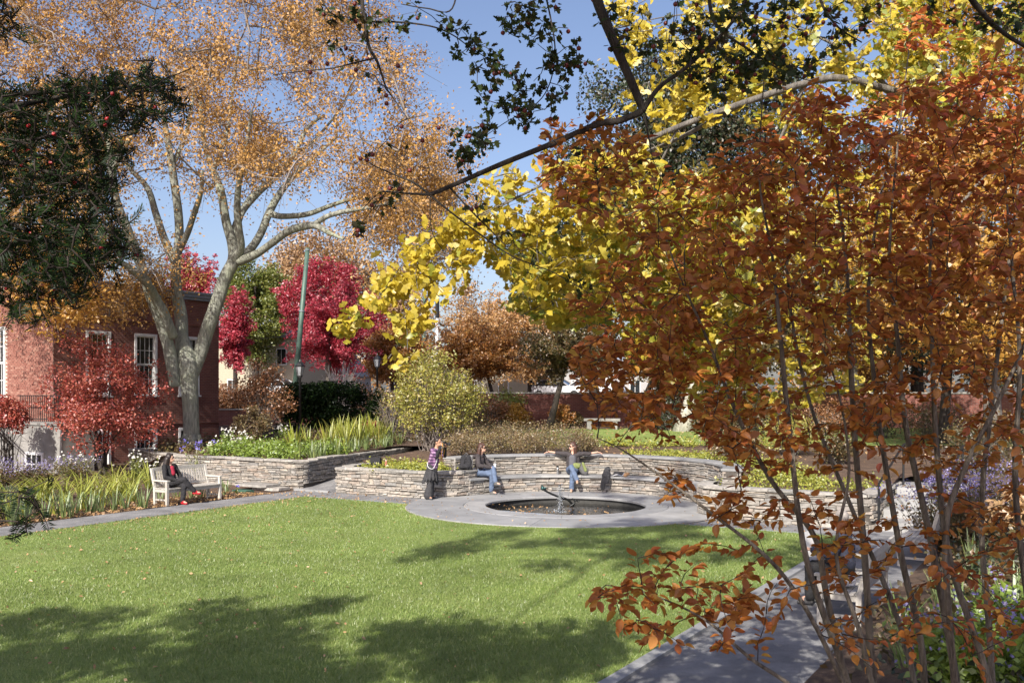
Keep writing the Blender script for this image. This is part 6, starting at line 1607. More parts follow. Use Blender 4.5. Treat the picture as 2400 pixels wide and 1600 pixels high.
clump_row([(rr.uniform(-1.8, -0.9), rr.uniform(-2.6, -2.0)) for i in range(3)] + [(-2.6, -2.9), (-1.9, -3.0), (-0.2, -2.9)], 'iris', 14, 0.5, F_iris, 'iris_clump', 'iris clump round the occupied left bench', 'irises round the left bench', lambda u, v: 0)
clump_row([(rr.uniform(2.2, 2.9) + 0.42 * i, pass_v(2.4 + 0.42 * i) - rr.uniform(0.35, 0.9)) for i in range(17)], 'iris', 18, 0.62, F_iris, 'iris_clump', 'iris clump on top of the left retaining wall', 'irises on the left retaining wall', upz)
clump_row([(rr.uniform(4.5, 9.5), 0) for i in range(1)] and [(lambda u: (u, pass_v(u) - rr.uniform(1.0, 2.6)))(rr.uniform(3.6, 9.8)) for i in range(30)], 'iris', 18, 1.15, F_day, 'tall_blade_clump', 'tall yellow green blade clump above the left retaining wall', 'tall blades behind the irises', upz)
clump_row([(rr.uniform(-11, -1), rr.uniform(17.0, 18.6)) for i in range(16)], 'iris', 16, 0.62, F_iris, 'iris_clump', 'green iris clump among the orange shrub stems', 'irises on the right bank', bankz)
# flowers
def flowers(name, label, base, rx, h, nst, nfl, size, fm, gm, seed, group=None, tmpl=STAR, nleaf=300):
    g = np.random.RandomState(seed); r = empty(name, base, label, 'flowers', group); b = np.array(base, float)
    tips = np.stack([g.normal(size=nst) * rx * 0.6, g.normal(size=nst) * rx * 0.5, h * g.uniform(0.65, 1.05, nst)], 1)
    mb = MB()
    for t in tips: mb.tube([Vector((t[0] * 0.2, t[1] * 0.2, -0.03)), Vector((t[0] * 0.6, t[1] * 0.6, t[2] * 0.6)), Vector(t)], [0.007, 0.005, 0.003], 3, cap=False)
    mb.build('stems', gm, r)['kind'] = 'stuff'
    k = g.randint(0, nst, nfl); pos = tips[k] + g.normal(size=(nfl, 3)) * rx * 0.10
    leaf_parts_local(r, pos, size * g.uniform(0.7, 1.2, nfl), frames(nfl, g, (0, -1, 0.8), 1.5), tmpl, fm, 'blossom')
    k = g.randint(0, nst, nleaf); pos = tips[k] * g.uniform(0.1, 0.85, nleaf)[:, None] + g.normal(size=(nleaf, 3)) * rx * 0.16
    o = link('leaves', leaf_mesh('leaves', pos, 0.07 * g.uniform(0.6, 1.3, nleaf), frames(nleaf, g, (0, 0, 1), 0.6), LEAF2), gm, r); o['kind'] = 'stuff'
    return r
def leaf_parts_local(root, pos, size, Rm, tmpl, mat, name):
    o = link(name, leaf_mesh(name, pos, size, Rm, tmpl), mat, root); o['kind'] = 'stuff'
for i, (px, Y, z0, h_, lab) in enumerate(((525, 33.5, 0.82, 0.85, 'tallest white flower stand on the left wall, right of the big trunk'), (500, 33.2, 0.82, 0.45, 'low white flowers at the right foot of the big trunk'), (575, 35.5, 0.85, 0.6, 'white flowers before the dark cut leaf maple'), (662, 38, 0.88, 0.75, 'white flowers left of the lamp post foot'), (560, 33.8, 0.82, 0.5, 'few white flowers right of the tallest white stand'))):
    flowers('white_anemones', lab, ((px - 1200) / F * Y, Y, z0), 0.28, h_, 14, 46, 0.06, F_whitef, F_fern, 120 + i, 'white flowers on the left wall')
for i, (px, Y, h_, lab) in enumerate(((155, 31.5, 0.9, 'white roses left of the red shrub stems'), (200, 31.8, 0.95, 'white roses under the red shrub'), (318, 31.6, 1.0, 'white roses before the basement window, behind the bench'), (345, 30.6, 0.8, 'white roses just left of the person in black'))):
    flowers('white_roses', lab, ((px - 1200) / F * Y, Y, 0), 0.35, h_, 12, 22, 0.075, F_whitef, F_ygreen, 130 + i, 'white roses before the building')
for i, (px, Y, z0, lab) in enumerate(((15, 28.5, 0, 'purple asters at the left edge of the picture'), (60, 29.0, 0, 'purple asters before the porch window'), (105, 29.6, 0, 'purple asters right of the porch window'), (180, 30.6, 0, 'pale purple asters left of the red shrub stems'), (-40, 28, 0, 'purple asters beyond the left picture edge'))):
    flowers('purple_asters', lab, ((px - 1200) / F * Y, Y, z0), 0.6, 0.85, 40, 200, 0.035, F_purple, F_olive, 140 + i, 'purple asters by the porch', nleaf=900)
for i, (px, Y, lab) in enumerate(((2200, 17.5, 'purple asters beside the top of the steps'), (2270, 16.5, 'large mound of purple asters right of the steps'), (2350, 17.0, 'purple asters at the right edge of the picture'), (2230, 19.5, 'purple asters behind the steps handrail'))):
    u, v = UV((px - 1200) / F * Y, Y); flowers('purple_asters', lab, ((px - 1200) / F * Y, Y, bankz(u, v) if u < 1.5 else upz(u, v)), 0.7, 1.25, 44, 480, 0.036, F_purple, F_olive, 150 + i, 'purple asters right of the steps', nleaf=1200)
for i, (px, py, Y, lab) in enumerate(((2260, 1440, 7.4, 'pale blue asters low in the right bank'), (2370, 1330, 7.6, 'pale blue asters at the lower right edge'), (2330, 1500, 6.6, 'pale blue asters lowest in the right corner'))):
    p = P(px, py, Y); u, v = UV(p.x, p.y); flowers('blue_asters', lab, (p.x, p.y, bankz(u, v)), 0.42, 0.55, 30, 130, 0.034, F_purple, F_fern, 160 + i, 'blue asters on the right bank', nleaf=1400)
flowers('monkshood', 'blue violet monkshood spikes against the big trunk, over the stone wall', (P(455, 0, 31).x, 31.0, 0.4), 0.42, 1.0, 7, 60, 0.07, F_blue, F_ygreen, 170, None, nleaf=80)
flowers('monkshood', 'single low blue flower by the stone ledge right of the bench', (*tuple(W(-0.45, -2.25))[:2], 0.0), 0.1, 0.25, 3, 16, 0.06, F_blue, F_ygreen, 171, None, nleaf=40)
shrub('dry_perennial', 'dry tan leafed perennial among the daylilies', (*tuple(W(-8.4, -2.9))[:2], 0), 0.4, 0.35, 0.75, 12, 700, 0.09, F_dry, K_gtwig, 172, 'dry plants in the beds', z0=0.05)
shrub('dry_perennial', 'dry tan leafed perennial on the right bank near the reader', (*tuple(W(-4.0, 18.0))[:2], bankz(-4, 18.0)), 0.6, 0.6, 0.8, 16, 1500, 0.09, F_dry, K_gtwig, 173, 'dry plants in the beds', z0=0.05)
shrub('dry_perennial', 'dry tan leafed perennial at the right picture edge below the asters', (*tuple(W(-6.5, 19.5))[:2], bankz(-6.5, 19.5)), 0.7, 0.6, 0.8, 16, 1600, 0.09, F_dry, K_gtwig, 174, 'dry plants in the beds', z0=0.05)
# ------------------------------------------------------------------ grass blades and fallen leaves
g = np.random.RandomState(31)
def grass(n, name):
    t = g.uniform(0, 1, n); Yd = 9.0 + (33 - 9.0) * t ** 1.5
    uv = np.stack([g.uniform(-24, 0, 3 * n), g.uniform(0, LW, 3 * n)], 1); p = C0 + uv[:, :1] * UA + uv[:, 1:] * VA
    d = p[:, 1]; px = p[:, 0] / np.maximum(d, 0.1) * F
    keep = (d > 8.5) & (np.abs(px) < 1300) & (((uv[:, 0] - POOL_U) ** 2 + (uv[:, 1] - POOL_V) ** 2) > 4.1 ** 2) & (g.uniform(0, 1, 3 * n) < np.clip(12 / d, 0, 1) ** 0.7)
    p = p[keep][:n]; m = len(p)
    a = g.uniform(0, 6.283, m); h = g.uniform(0.022, 0.05, m); w = g.uniform(0.003, 0.006, m); le = g.normal(size=(m, 2)) * 0.018
    V = np.zeros((m, 3, 3)); V[:, 0, :2] = p + np.stack([np.cos(a), np.sin(a)], 1) * w[:, None]; V[:, 1, :2] = p - np.stack([np.cos(a), np.sin(a)], 1) * w[:, None]; V[:, 2, :2] = p + le; V[:, 2, 2] = h
    o = link(name, np_mesh(name, V.reshape(-1, 3), np.arange(3 * m).reshape(-1, 3)), F_grass); tag(o, kind='stuff')
F_grass = L_('grass_blades', (0.18, 0.265, 0.055), (0.24, 0.325, 0.07), (0.15, 0.225, 0.05), (0.33, 0.37, 0.14), (0.27, 0.34, 0.09), transl=0.3, gloss=0.05)
for n_ in F_grass.node_tree.nodes:
    if n_.type == 'TEX_NOISE': n_.inputs['Scale'].default_value = 0.55; n_.inputs['Detail'].default_value = 7
    if n_.type == 'MAP_RANGE': n_.inputs['To Min'].default_value = 0.66; n_.inputs['To Max'].default_value = 1.3
grass(260000, 'lawn_grass')
def fallen(n, region, size, mat, name, z=0.03):
    p = np.array([region() for _ in range(n)]); pos = np.concatenate([p, np.full((n, 1), z)], 1) if p.shape[1] == 2 else p
    o = link(name, leaf_mesh(name, pos, size * g.uniform(0.6, 1.4, n), frames(n, g, (0, 0, 1), 2.2), LEAF2), mat); tag(o, kind='stuff')
xy = lambda u, v: tuple(W(u, v))[:2]
fallen(1500, lambda: xy(-g.uniform(0, 1) ** 1.3 * 22, g.uniform(0, LW) if g.uniform() < 0.5 else abs(g.normal()) * 4 % LW), 0.052, F_dry, 'fallen_leaves', 0.035)
fallen(900, lambda: xy(-g.uniform(0, 20), abs(g.normal()) * 0.45), 0.045, F_dry, 'fallen_leaves', 0.03)
fallen(700, lambda: xy(g.uniform(-0.2, 1.3), g.uniform(-1.5, LW)), 0.06, F_dry, 'fallen_leaves', 0.005)
fallen(3500, lambda: xy(g.uniform(-14, 0), g.uniform(-3.2, -1.5)), 0.08, F_dry, 'fallen_leaves', 0.0)
fallen(70, lambda: tuple(ring(g.uniform(2.2, 4.0), g.uniform(0, 6.28)))[:2], 0.045, F_dry, 'fallen_leaves', 0.045)
fallen(22, lambda: tuple(ring(g.uniform(0.9, 2.0), g.uniform(0, 6.28)))[:2], 0.07, F_orange, 'floating_leaves', -0.152)
fallen(2600, lambda: (lambda u, v: (*xy(u, v), upz(u, v) + 0.03))(g.uniform(8, 28), g.uniform(-2, 18)), 0.10, F_dry, 'fallen_leaves')
fallen(160, lambda: (lambda u, v: (*xy(u, v), 0.17 * (1 + min(3, int((u - 1.42) / 0.85))) + 0.012))(g.uniform(1.45, 4.8), g.uniform(15, 16.35)), 0.07, F_orange, 'fallen_leaves')
# ------------------------------------------------------------------ foreground: orange shrub on the right
def stems_px(list_, wdefault):
    out = []
    for l in list_:
        q = spline([(*tuple(P(x, y, Y)), w / F * Y / 2) for x, y, Y, w in l], 7); out.append(q)
    return out
osb = empty('orange_shrub', (2.05, 4.4, 0.9), 'tall many stemmed shrub with burnt orange leaves filling the right foreground', 'shrub'); oo = np.array(osb.location)
ST = [
 [(2070,1900,4.2,26),(2043,1555,4.2,25),(2027,1310,4.2,23),(2002,1004,4.2,20),(1992,800,4.2,17),(1985,640,4.25,12),(1960,430,4.3,8),(1935,300,4.35,4)],
 [(2050,1900,4.0,26),(1987,1600,3.9,24),(1890,1310,3.8,20),(1850,1004,3.8,18),(1830,800,3.8,15),(1810,600,3.8,10),(1780,420,3.8,6),(1790,190,3.8,4)],
 [(2050,1900,4.1,26),(1941,1412,4.0,22),(1910,1259,4.0,19),(1808,1126,4.0,16),(1726,968,4.0,14),(1660,800,4.0,10),(1590,640,4.0,7),(1540,500,4.0,4)],
 [(2150,1900,4.5,26),(2165,1565,4.5,24),(2114,1310,4.5,22),(2078,1106,4.5,19),(2053,927,4.5,17),(2035,700,4.5,12),(2060,480,4.6,8),(2100,300,4.7,4)],
 [(2280,1900,4.3,30),(2242,1600,4.3,27),(2180,1259,4.3,23),(2124,1004,4.3,20),(2104,800,4.3,16),(2085,600,4.3,11),(2100,380,4.4,7),(2130,120,4.5,4)],
 [(2360,1900,4.1,28),(2318,1600,4.1,24),(2226,1310,4.1,22),(2196,1055,4.1,19),(2186,850,4.1,15),(2180,600,4.1,10),(2200,380,4.15,5)],
 [(2260,1900,3.8,26),(2237,1600,3.8,24),(2216,1259,3.8,22),(2257,1106,3.8,18),(2340,940,3.8,14),(2420,760,3.8,10),(2480,560,3.8,6)],
 [(2090,1900,3.6,20),(1976,1600,3.5,17),(1839,1351,3.4,14),(1655,1193,3.4,10),(1476,1065,3.4,6),(1400,1026,3.4,3)],
 [(2060,1900,3.4,20),(1900,1650,3.4,16),(1757,1540,3.4,12),(1650,1450,3.4,8),(1520,1390,3.4,5),(1420,1370,3.4,3)],
 [(2340,1900,4.8,26),(2320,1500,4.8,22),(2300,1200,4.8,19),(2330,900,4.8,16),(2360,650,4.8,11),(2390,400,4.8,6),(2400,200,4.8,4)],
 [(2200,1900,4.9,22),(2120,1500,4.9,19),(2000,1200,4.9,15),(1900,950,4.9,12),(1850,700,4.9,9),(1850,500,4.9,6),(1880,330,4.9,4)],
 [(2110,1900,3.7,20),(2020,1500,3.7,17),(1960,1300,3.7,13),(1990,1100,3.7,10),(1960,900,3.7,7),(1900,760,3.7,4)],
 [(2450,1900,4.0,26),(2420,1500,4.0,24),(2380,1150,4.0,20),(2390,850,4.0,15),(2370,600,4.0,9),(2350,350,4.1,5)],
]
stq = stems_px(ST, 10)
mb = MB()
for q in stq: mb.tube([Vector(p[:3] - oo) for p in q], list(np.maximum(0.002, q[:, 3] * 0.70)), 8)
mb.build('stems', K_stem, osb, True)
g = np.random.RandomState(77)
DENS = [([(1290,280),(1420,260),(1520,330),(1620,400),(1700,330),(1800,250),(1900,180),(2000,250),(2100,200),(2250,140),(2420,100),(2420,900),(2250,860),(2050,860),(1850,860),(1650,860),(1500,830),(1380,820),(1330,700),(1480,560),(1300,480),(1250,400)], 880, (3.2, 5.2)),
        ([(1560,420),(2420,250),(2420,700),(1560,800)], 330, (3.6, 5.6)),
        ([(1340,810),(1500,820),(1850,860),(2100,900),(2100,1010),(1900,1120),(1700,1080),(1560,1030),(1400,1000),(1350,900)], 165, (3.2, 4.6)),
        ([(1450,1060),(1600,1100),(1800,1120),(1860,1230),(1700,1230),(1540,1170)], 20, (3.2, 4.0)),
        ([(1360,1370),(1460,1310),(1600,1260),(1760,1290),(1860,1360),(1850,1480),(1700,1560),(1560,1520),(1450,1470),(1380,1440)], 62, (3.0, 3.7)),
        ([(2050,860),(2420,800),(2420,1330),(2250,1250),(2150,1100)], 110, (3.6, 5.2)),
        ([(1900,1150),(2420,1300),(2420,1600),(1950,1560)], 60, (3.2, 4.6)),
        ([(1700,1060),(2100,1000),(2150,1330),(1900,1380),(1780,1250)], 20, (3.3, 4.4)),
        ([(1340,800),(1600,800),(1640,930),(1500,990),(1370,960)], 60, (3.3, 4.4)),
        ([(2080,30),(2260,10),(2250,110),(2120,140)], 16, (4.2, 4.8))]
tg = []
for poly, n, (y0, y1) in DENS:
    for x, y in poly_pts(poly, n, g): tg.append(tuple(P(x, y, g.uniform(y0, y1))))
nodes = np.vstack([q[10:, :3] for q in stq])
tw = grow(nodes, tg, g, seg=0.05, sag=0.06, addfrom=0.25)
mb = MB(); LP, LS, LT = [], [], []
for pts, L in tw:
    r0 = min(0.0055, 0.0016 + 0.004 * L); mb.tube([Vector(p - oo) for p in pts], list(np.linspace(r0, 0.0009, len(pts))), 4, cap=False)
    dirv = unit(pts[-1] - pts[max(0, len(pts) - 3)]); nl = g.randint(7, 13); span = min(L, 0.32)
    for k in range(nl):
        t = k / nl * span; acc = 0; i = len(pts) - 1
        while i > 0 and acc + np.linalg.norm(pts[i] - pts[i-1]) < t: acc += np.linalg.norm(pts[i] - pts[i-1]); i -= 1
        p = pts[i] + (pts[max(0, i-1)] - pts[i]) * min(1, (t - acc) / max(1e-4, np.linalg.norm(pts[i] - pts[max(0, i-1)])))
        side = np.cross(dirv, [0, 0, 1]); side = side / max(1e-6, np.linalg.norm(side)) * (1 if k % 2 else -1)
        ld = unit(dirv * 0.7 + side * (0.9 if k else 0.1) + np.array([0, 0, -0.25]) + g.normal(size=3) * 0.3)
        LP.append(p + ld * 0.012); LT.append(ld); LS.append(g.uniform(0.027, 0.052))
mb.build('twigs', K_twig, osb)['kind'] = 'stuff'
LP, LS, LT = np.array(LP), np.array(LS), np.array(LT)
def frames_along(T, g, up=(0, 0, 1), k=0.45):
    n = unit(np.asarray(up) + g.normal(size=T.shape) * k); n = unit(n - T * (n * T).sum(1, keepdims=True)); x = np.cross(T, n); return np.stack([x, T, n], 1)
Rm = frames_along(LT, g, (0, -0.3, 1), 0.42)
pxl = LP[:, 0] / LP[:, 1] * F + 1200; pyl = HZ - (LP[:, 2] - HC) / LP[:, 1] * F
warm = (g.uniform(0, 1, len(LP)) < np.clip((760 - pyl) / 650, 0, 0.85) * np.clip((pxl - 1500) / 600, 0.08, 1)) | (g.uniform(0, 1, len(LP)) < 0.03)
leaf_parts(osb, LP[~warm], LS[~warm], Rm[~warm], OVAL, F_shrub, 'leaf', 240, 'foliage')
leaf_parts(osb, LP[warm], LS[warm], Rm[warm], OVAL, F_shrubr, 'red_leaf', 60, 'red_foliage')

# ------------------------------------------------------------------ ginkgo reaching in from the right
gk = empty('ginkgo_tree', (7.4, 8.2, 0.9), 'ginkgo with clear yellow fan leaves on long branches reaching in from the right', 'tree', 'ginkgo trees'); go = np.array(gk.location)
GB = [
 [(3300,700,8.2,90),(2800,520,7.6,60),(2376,321,7.0,36),(2261,258,6.8,34),(2089,212,6.6,31),(1974,184,6.4,30),(1888,195,6.3,29),(1744,241,6.1,27),(1589,298,5.9,24),(1469,350,5.7,20),(1370,390,5.6,15),(1260,439,5.5,11),(1180,480,5.4,7),(1100,520,5.3,4)],
 [(1744,241,6.1,22),(1600,320,6.0,17),(1480,370,5.8,14),(1398,410,5.7,12),(1334,461,5.6,11),(1280,499,5.5,10),(1235,520,5.45,8),(1158,560,5.4,7),(1102,590,5.3,6),(1051,625,5.2,5),(1000,700,5.2,4),(960,770,5.2,3),(910,840,5.2,2)],
 [(1260,439,5.5,8),(1130,500,5.4,6),(1040,540,5.3,5),(960,600,5.2,4),(900,680,5.2,3),(850,740,5.2,3),(800,775,5.2,2)],
 [(2089,212,6.6,20),(1980,120,6.8,14),(1850,60,7.0,10),(1700,30,7.0,7),(1560,40,7.0,5),(1430,70,7.0,3)],
 [(2261,258,6.8,18),(2200,160,6.6,13),(2120,90,6.5,9),(2050,30,6.5,6),(1990,-60,6.5,3)],
 [(1888,195,6.3,16),(1800,380,6.4,12),(1700,520,6.5,9),(1600,640,6.5,7),(1500,720,6.4,5),(1400,760,6.4,3)],
 [(1589,298,5.9,12),(1520,430,5.9,9),(1430,540,5.9,7),(1350,640,5.9,5),(1290,700,5.9,4),(1220,740,5.9,2)],
 [(2376,321,7.0,18),(2250,480,7.0,13),(2100,620,7.0,9),(1950,740,7.0,6),(1800,820,7.0,4)],
]
gq = stems_px(GB, 6)
mb = MB()
trunk = spline([(7.6, 8.4, 0.6, 0.30), (7.5, 8.3, 2.0, 0.26), (7.45, 8.2, 4.5, 0.20), (7.3, 8.1, 8.0, 0.12), (7.2, 8.0, 12, 0.04)], 6)
mb.tube([Vector(p[:3] - go) for p in trunk], list(trunk[:, 3]), 12)
for q in gq: mb.tube([Vector(p[:3] - go) for p in q], list(np.maximum(0.003, q[:, 3] * 0.56)), 9)
mb.build('trunk', K_grey, gk, True)
g = np.random.RandomState(91)
GD = [([(1130,395),(1250,375),(1350,330),(1480,310),(1560,350),(1500,460),(1400,520),(1300,560),(1200,570),(1080,540),(1020,520)], 90, (5.2, 5.9), 0.05),
      ([(1040,500),(1130,520),(1120,600),(1060,680),(980,640),(930,700),(890,680),(900,610)], 46, (5.1, 5.5), 0.03),
      ([(900,640),(960,640),(1040,640),(1060,700),(1020,760),(960,850),(920,850),(900,780),(870,700)], 22, (5.0, 5.4), 0.03),
      ([(785,745),(850,700),(900,650),(920,690),(860,740),(810,790)], 7, (5.1, 5.3), 0.25),
      ([(1140,560),(1300,540),(1500,470),(1650,420),(1750,500),(1750,700),(1700,860),(1600,880),(1480,840),(1430,740),(1300,760),(1180,740),(1200,660)], 470, (5.3, 6.8), 0.28),
      ([(1400,470),(1650,380),(2000,300),(2100,520),(2050,900),(1700,980),(1500,880)], 360, (6.0, 7.4), 0.10),
      ([(1430,-40),(1530,-40),(1500,120),(1470,330),(1420,300),(1430,150)], 26, (6.6, 7.2), 0.05),
      ([(1600,-60),(2250,-60),(2300,140),(2200,260),(1900,300),(1650,260),(1600,120)], 240, (6.2, 7.4), 0.25),
      ([(2000,-60),(2420,-60),(2420,350),(2200,330),(2050,150)], 90, (6.4, 7.3), 0.55),
      ([(1560,40),(1680,100),(1660,300),(1560,340),(1500,260)], 40, (5.9, 6.6), 0.05)]
tg, gr = [], []
for poly, n, (y0, y1), grn in GD:
    for x, y in poly_pts(poly, n, g): tg.append(tuple(P(x, y, g.uniform(y0, y1)))); gr.append(grn)
gmap = {t: c for t, c in zip(tg, gr)}
nodes = np.vstack([q[:, :3] for q in gq])
tw = grow(nodes, tg, g, seg=0.1, sag=0.10, addfrom=0.3)
mb = MB(); LP, LS, LT, LG = [], [], [], []
for pts, L in tw:
    r0 = min(0.009, 0.0022 + 0.004 * L); mb.tube([Vector(p - go) for p in pts], list(np.linspace(r0, 0.0022, len(pts))), 4, cap=False)
    grn = gmap.get(tuple(pts[-1]), 0.2)
    for k in range(g.randint(8, 15)):
        i = len(pts) - 1 - int(min(len(pts) - 1, abs(g.normal()) * 2.4)); ld = unit(np.array([0, 0, -0.75]) + g.normal(size=3) * 0.75)
        LP.append(pts[i] + ld * g.uniform(0.03, 0.06)); LT.append(ld); LS.append(g.uniform(0.036, 0.060)); LG.append(g.uniform() < grn)
mb.build('twigs', K_grey, gk)['kind'] = 'stuff'
LP, LS, LT, LG = np.array(LP), np.array(LS), np.array(LT), np.array(LG)
Rm = frames_along(LT, g, (0.0, -0.7, 0.5), 0.9)
leaf_parts(gk, LP[~LG], LS[~LG], Rm[~LG], FAN, F_gink, 'leaf', 250, 'foliage')
leaf_parts(gk, LP[LG], LS[LG], Rm[LG], FAN, F_ginkg, 'green_leaf', 50, 'green_foliage')

ce = ellips((3.2, 7.2, 8.3), (2.6, 1.5, 1.2), 60, g, 0.2); leaf_blob('upper_foliage', ce, np.full(60, 0.4), 7000, 0.09, F_gink, gk, g, FAN, org=go)  # unseen crown leaves above the frame, added to shade the right-hand path
# ------------------------------------------------------------------ hawthorn branches hanging in from above
hw = empty('hawthorn_tree', (3.6, -0.6, 1.2), 'hawthorn overhead: dark lobed leaves and round fruit on black branches across the sky', 'tree'); hwo = np.array(hw.location)
HB = [
 [(1180,-900,3.0,60),(1330,-250,3.4,48),(1390,-60,3.5,42),(1400,0,3.5,40),(1440,100,3.5,36),(1490,215,3.5,32),(1508,262,3.5,26)],
 [(1510,270,3.5,9),(1522,330,3.5,6),(1532,380,3.5,3),(1560,440,3.5,2)],
 [(1505,262,3.5,26),(1450,284,3.5,25),(1400,292,3.5,24),(1300,335,3.5,22),(1180,383,3.5,20),(1090,422,3.5,18),(1030,448,3.5,16),(1008,456,3.5,15)],
 [(1008,456,3.5,12),(960,454,3.5,8),(910,450,3.5,6),(885,455,3.5,4),(850,490,3.5,3)],
 [(1008,456,3.5,10),(970,428,3.5,8),(930,412,3.5,6),(880,390,3.5,4),(850,372,3.5,2)],
 [(1008,458,3.5,9),(1060,500,3.48,7),(1120,545,3.46,6),(1200,600,3.44,5),(1300,640,3.42,4),(1400,700,3.4,3)],
 [(1055,440,3.5,8),(1100,490,3.5,6),(1150,540,3.5,5),(1190,580,3.5,3)],
 [(1505,262,3.5,20),(1545,205,3.5,17),(1600,165,3.5,15),(1650,120,3.5,13),(1710,60,3.5,11),(1760,-20,3.5,10),(1850,-200,3.3,14),(2300,-600,2.6,40)],
 [(845,-300,3.6,22),(848,-20,3.6,15),(855,50,3.6,13),(865,110,3.6,12),(882,140,3.6,11),(893,170,3.6,8),(905,205,3.6,6),(925,235,3.6,4),(955,278,3.6,2)],
 [(880,136,3.6,7),(830,148,3.6,6),(780,160,3.6,5),(720,166,3.6,4),(640,176,3.6,3)],
 [(850,52,3.6,8),(930,52,3.6,7),(1010,62,3.6,6),(1060,82,3.6,5),(1100,110,3.6,4),(1160,150,3.6,3),(1200,185,3.6,2)],
 [(700,-120,3.7,9),(760,10,3.7,6),(790,40,3.7,4),(860,90,3.7,3)],
 [(1080,-100,3.7,9),(1060,20,3.7,6),(1000,20,3.7,5),(940,10,3.7,3)],
 [(1250,-120,3.6,9),(1290,40,3.6,6),(1300,140,3.6,5),(1270,230,3.6,4),(1180,290,3.6,3),(1120,330,3.6,2)],
 [(1640,-200,3.9,22),(1660,-20,3.9,16),(1680,60,3.9,12),(1760,120,3.9,8),(1840,170,3.9,5),(1900,190,3.9,3)],
 [(2150,-200,3.2,40),(2250,-40,3.3,26),(2330,60,3.4,18),(2420,120,3.5,12)],
 [(1900,-160,3.7,16),(1920,-10,3.7,11),(1960,60,3.7,8),(2020,100,3.7,5)],
 [(905,450,3.5,4),(850,520,3.5,3),(820,560,3.5,2)],
 [(1008,460,3.5,4),(1012,540,3.5,3),(1040,590,3.5,2)],
]
hq = stems_px(HB, 6)
mb = MB()
tr_ = spline([(3.7, -0.8, 1.0, 0.16), (3.5, -0.4, 3.0, 0.13), (2.9, 0.3, 4.6, 0.10), (2.0, 1.2, 5.8, 0.08), (1.0, 2.2, 6.3, 0.06), (0.2, 2.9, 6.0, 0.05), (-0.1, 3.0, 5.4, 0.04)], 6)
mb.tube([Vector(p[:3] - hwo) for p in tr_], list(tr_[:, 3]), 10)
for q in hq: mb.tube([Vector(p[:3] - hwo) for p in q], list(np.maximum(0.0015, q[:, 3] * 0.64)), 7)
for a, b in ((tuple(P(1180,-900,3.0)), (0.2, 2.9, 6.0)), (tuple(P(845,-300,3.6)), (-0.1, 3.0, 5.4)), (tuple(P(2300,-600,2.6)), (2.0, 1.2, 5.8)), (tuple(P(1640,-200,3.9)), (1.0, 2.2, 6.3)), (tuple(P(1900,-160,3.7)), (1.0, 2.2, 6.3)), (tuple(P(2150,-200,3.2)), (2.0, 1.2, 5.8)), (tuple(P(1250,-120,3.6)), (0.2, 2.9, 6.0)), (tuple(P(1080,-100,3.7)), (0.2, 2.9, 6.0)), (tuple(P(700,-120,3.7)), (-0.1, 3.0, 5.4))):
    m_ = (np.array(a) + np.array(b)) / 2 + [0, 0, 0.15]; mb.tube([Vector(np.array(b) - hwo), Vector(m_ - hwo), Vector(np.array(a) - hwo)], [0.035, 0.028, 0.016], 7)
mb.build('trunk', K_dark, hw, True)
g = np.random.RandomState(55)
HD = [([(740,0),(1000,0),(960,70),(860,140),(760,110)], 20, 1.0), ([(1000,20),(1120,60),(1240,170),(1200,200),(1080,150)], 22, 1.0), ([(1140,120),(1230,170),(1220,260),(1130,240),(1110,180)], 26, 1.0),
      ([(1140,0),(1340,0),(1380,150),(1300,260),(1230,220),(1260,120),(1160,60)], 60, 1.0), ([(1120,240),(1240,230),(1300,270),(1150,340),(1090,320)], 22, 1.0), ([(1040,300),(1170,310),(1120,380),(1050,380)], 14, 0.8),
      ([(1380,0),(2120,0),(1980,110),(1900,190),(1650,220),(1540,150),(1420,110)], 140, 1.0), ([(1560,120),(1800,100),(1750,240),(1620,230)], 24, 1.0), ([(820,430),(960,430),(900,520),(810,560)], 14, 0.4), ([(1050,400),(1200,520),(1400,680),(1330,680),(1150,560)], 16, 0.45), ([(700,100),(900,60),(920,260),(860,200)], 12, 0.3), ([(850,240),(960,260),(950,440),(850,380)], 6, 0.2), ([(2100,0),(2400,0),(2400,90),(2250,60)], 26, 1.0), ([(1300,330),(1500,300),(1530,380),(1400,400)], 8, 0.4)]
tg = []; dl = []
for poly, n, dens in HD:
    for x, y in poly_pts(poly, n, g): tg.append(tuple(P(x, y, g.uniform(3.35, 3.75)))); dl.append(dens)
dmap = {t: c for t, c in zip(tg, dl)}
nodes = np.vstack([q[:, :3] for q in hq])
tw = grow(nodes, tg, g, seg=0.04, sag=0.05, addfrom=0.3)
mb = MB(); LP, LS, LT = [], [], []; BER = []
for pts, L in tw:
    q = pts.copy(); q[1:-1] += g.normal(size=(len(q) - 2, 3)) * 0.006
    mb.tube([Vector(p - hwo) for p in q], list(np.linspace(min(0.004, 0.0015 + 0.004 * L), 0.0011, len(q))), 4, cap=False)
    d = dmap.get(tuple(pts[-1]), 0.6); n = g.poisson(5.4 * d)
    for k in range(n):
        i = len(q) - 1 - int(min(len(q) - 1, abs(g.normal()) * 1.6)); ld = unit(g.normal(size=3) + [0, 0, -0.3]); LP.append(q[i] + ld * 0.01); LT.append(ld); LS.append(g.uniform(0.016, 0.032))
    if g.uniform() < 0.30: BER.append(q[-1] + [0, 0, -0.012])
mb.build('twigs', K_twig, hw)['kind'] = 'stuff'
LP, LS, LT = np.array(LP), np.array(LS), np.array(LT)
leaf_parts(hw, LP, LS, frames_along(LT, g, (0, -0.8, 0.6), 0.8), LOBED, F_haw, 'leaf', 300, 'foliage')
m_haw = mat_plain('dull_red_fruit', (0.13, 0.022, 0.018), 0.4, 0, 0.3, 8, 0)
bme = MB().ball((0, 0, 0), 0.0085, 8, 6).mesh('fruit', True)
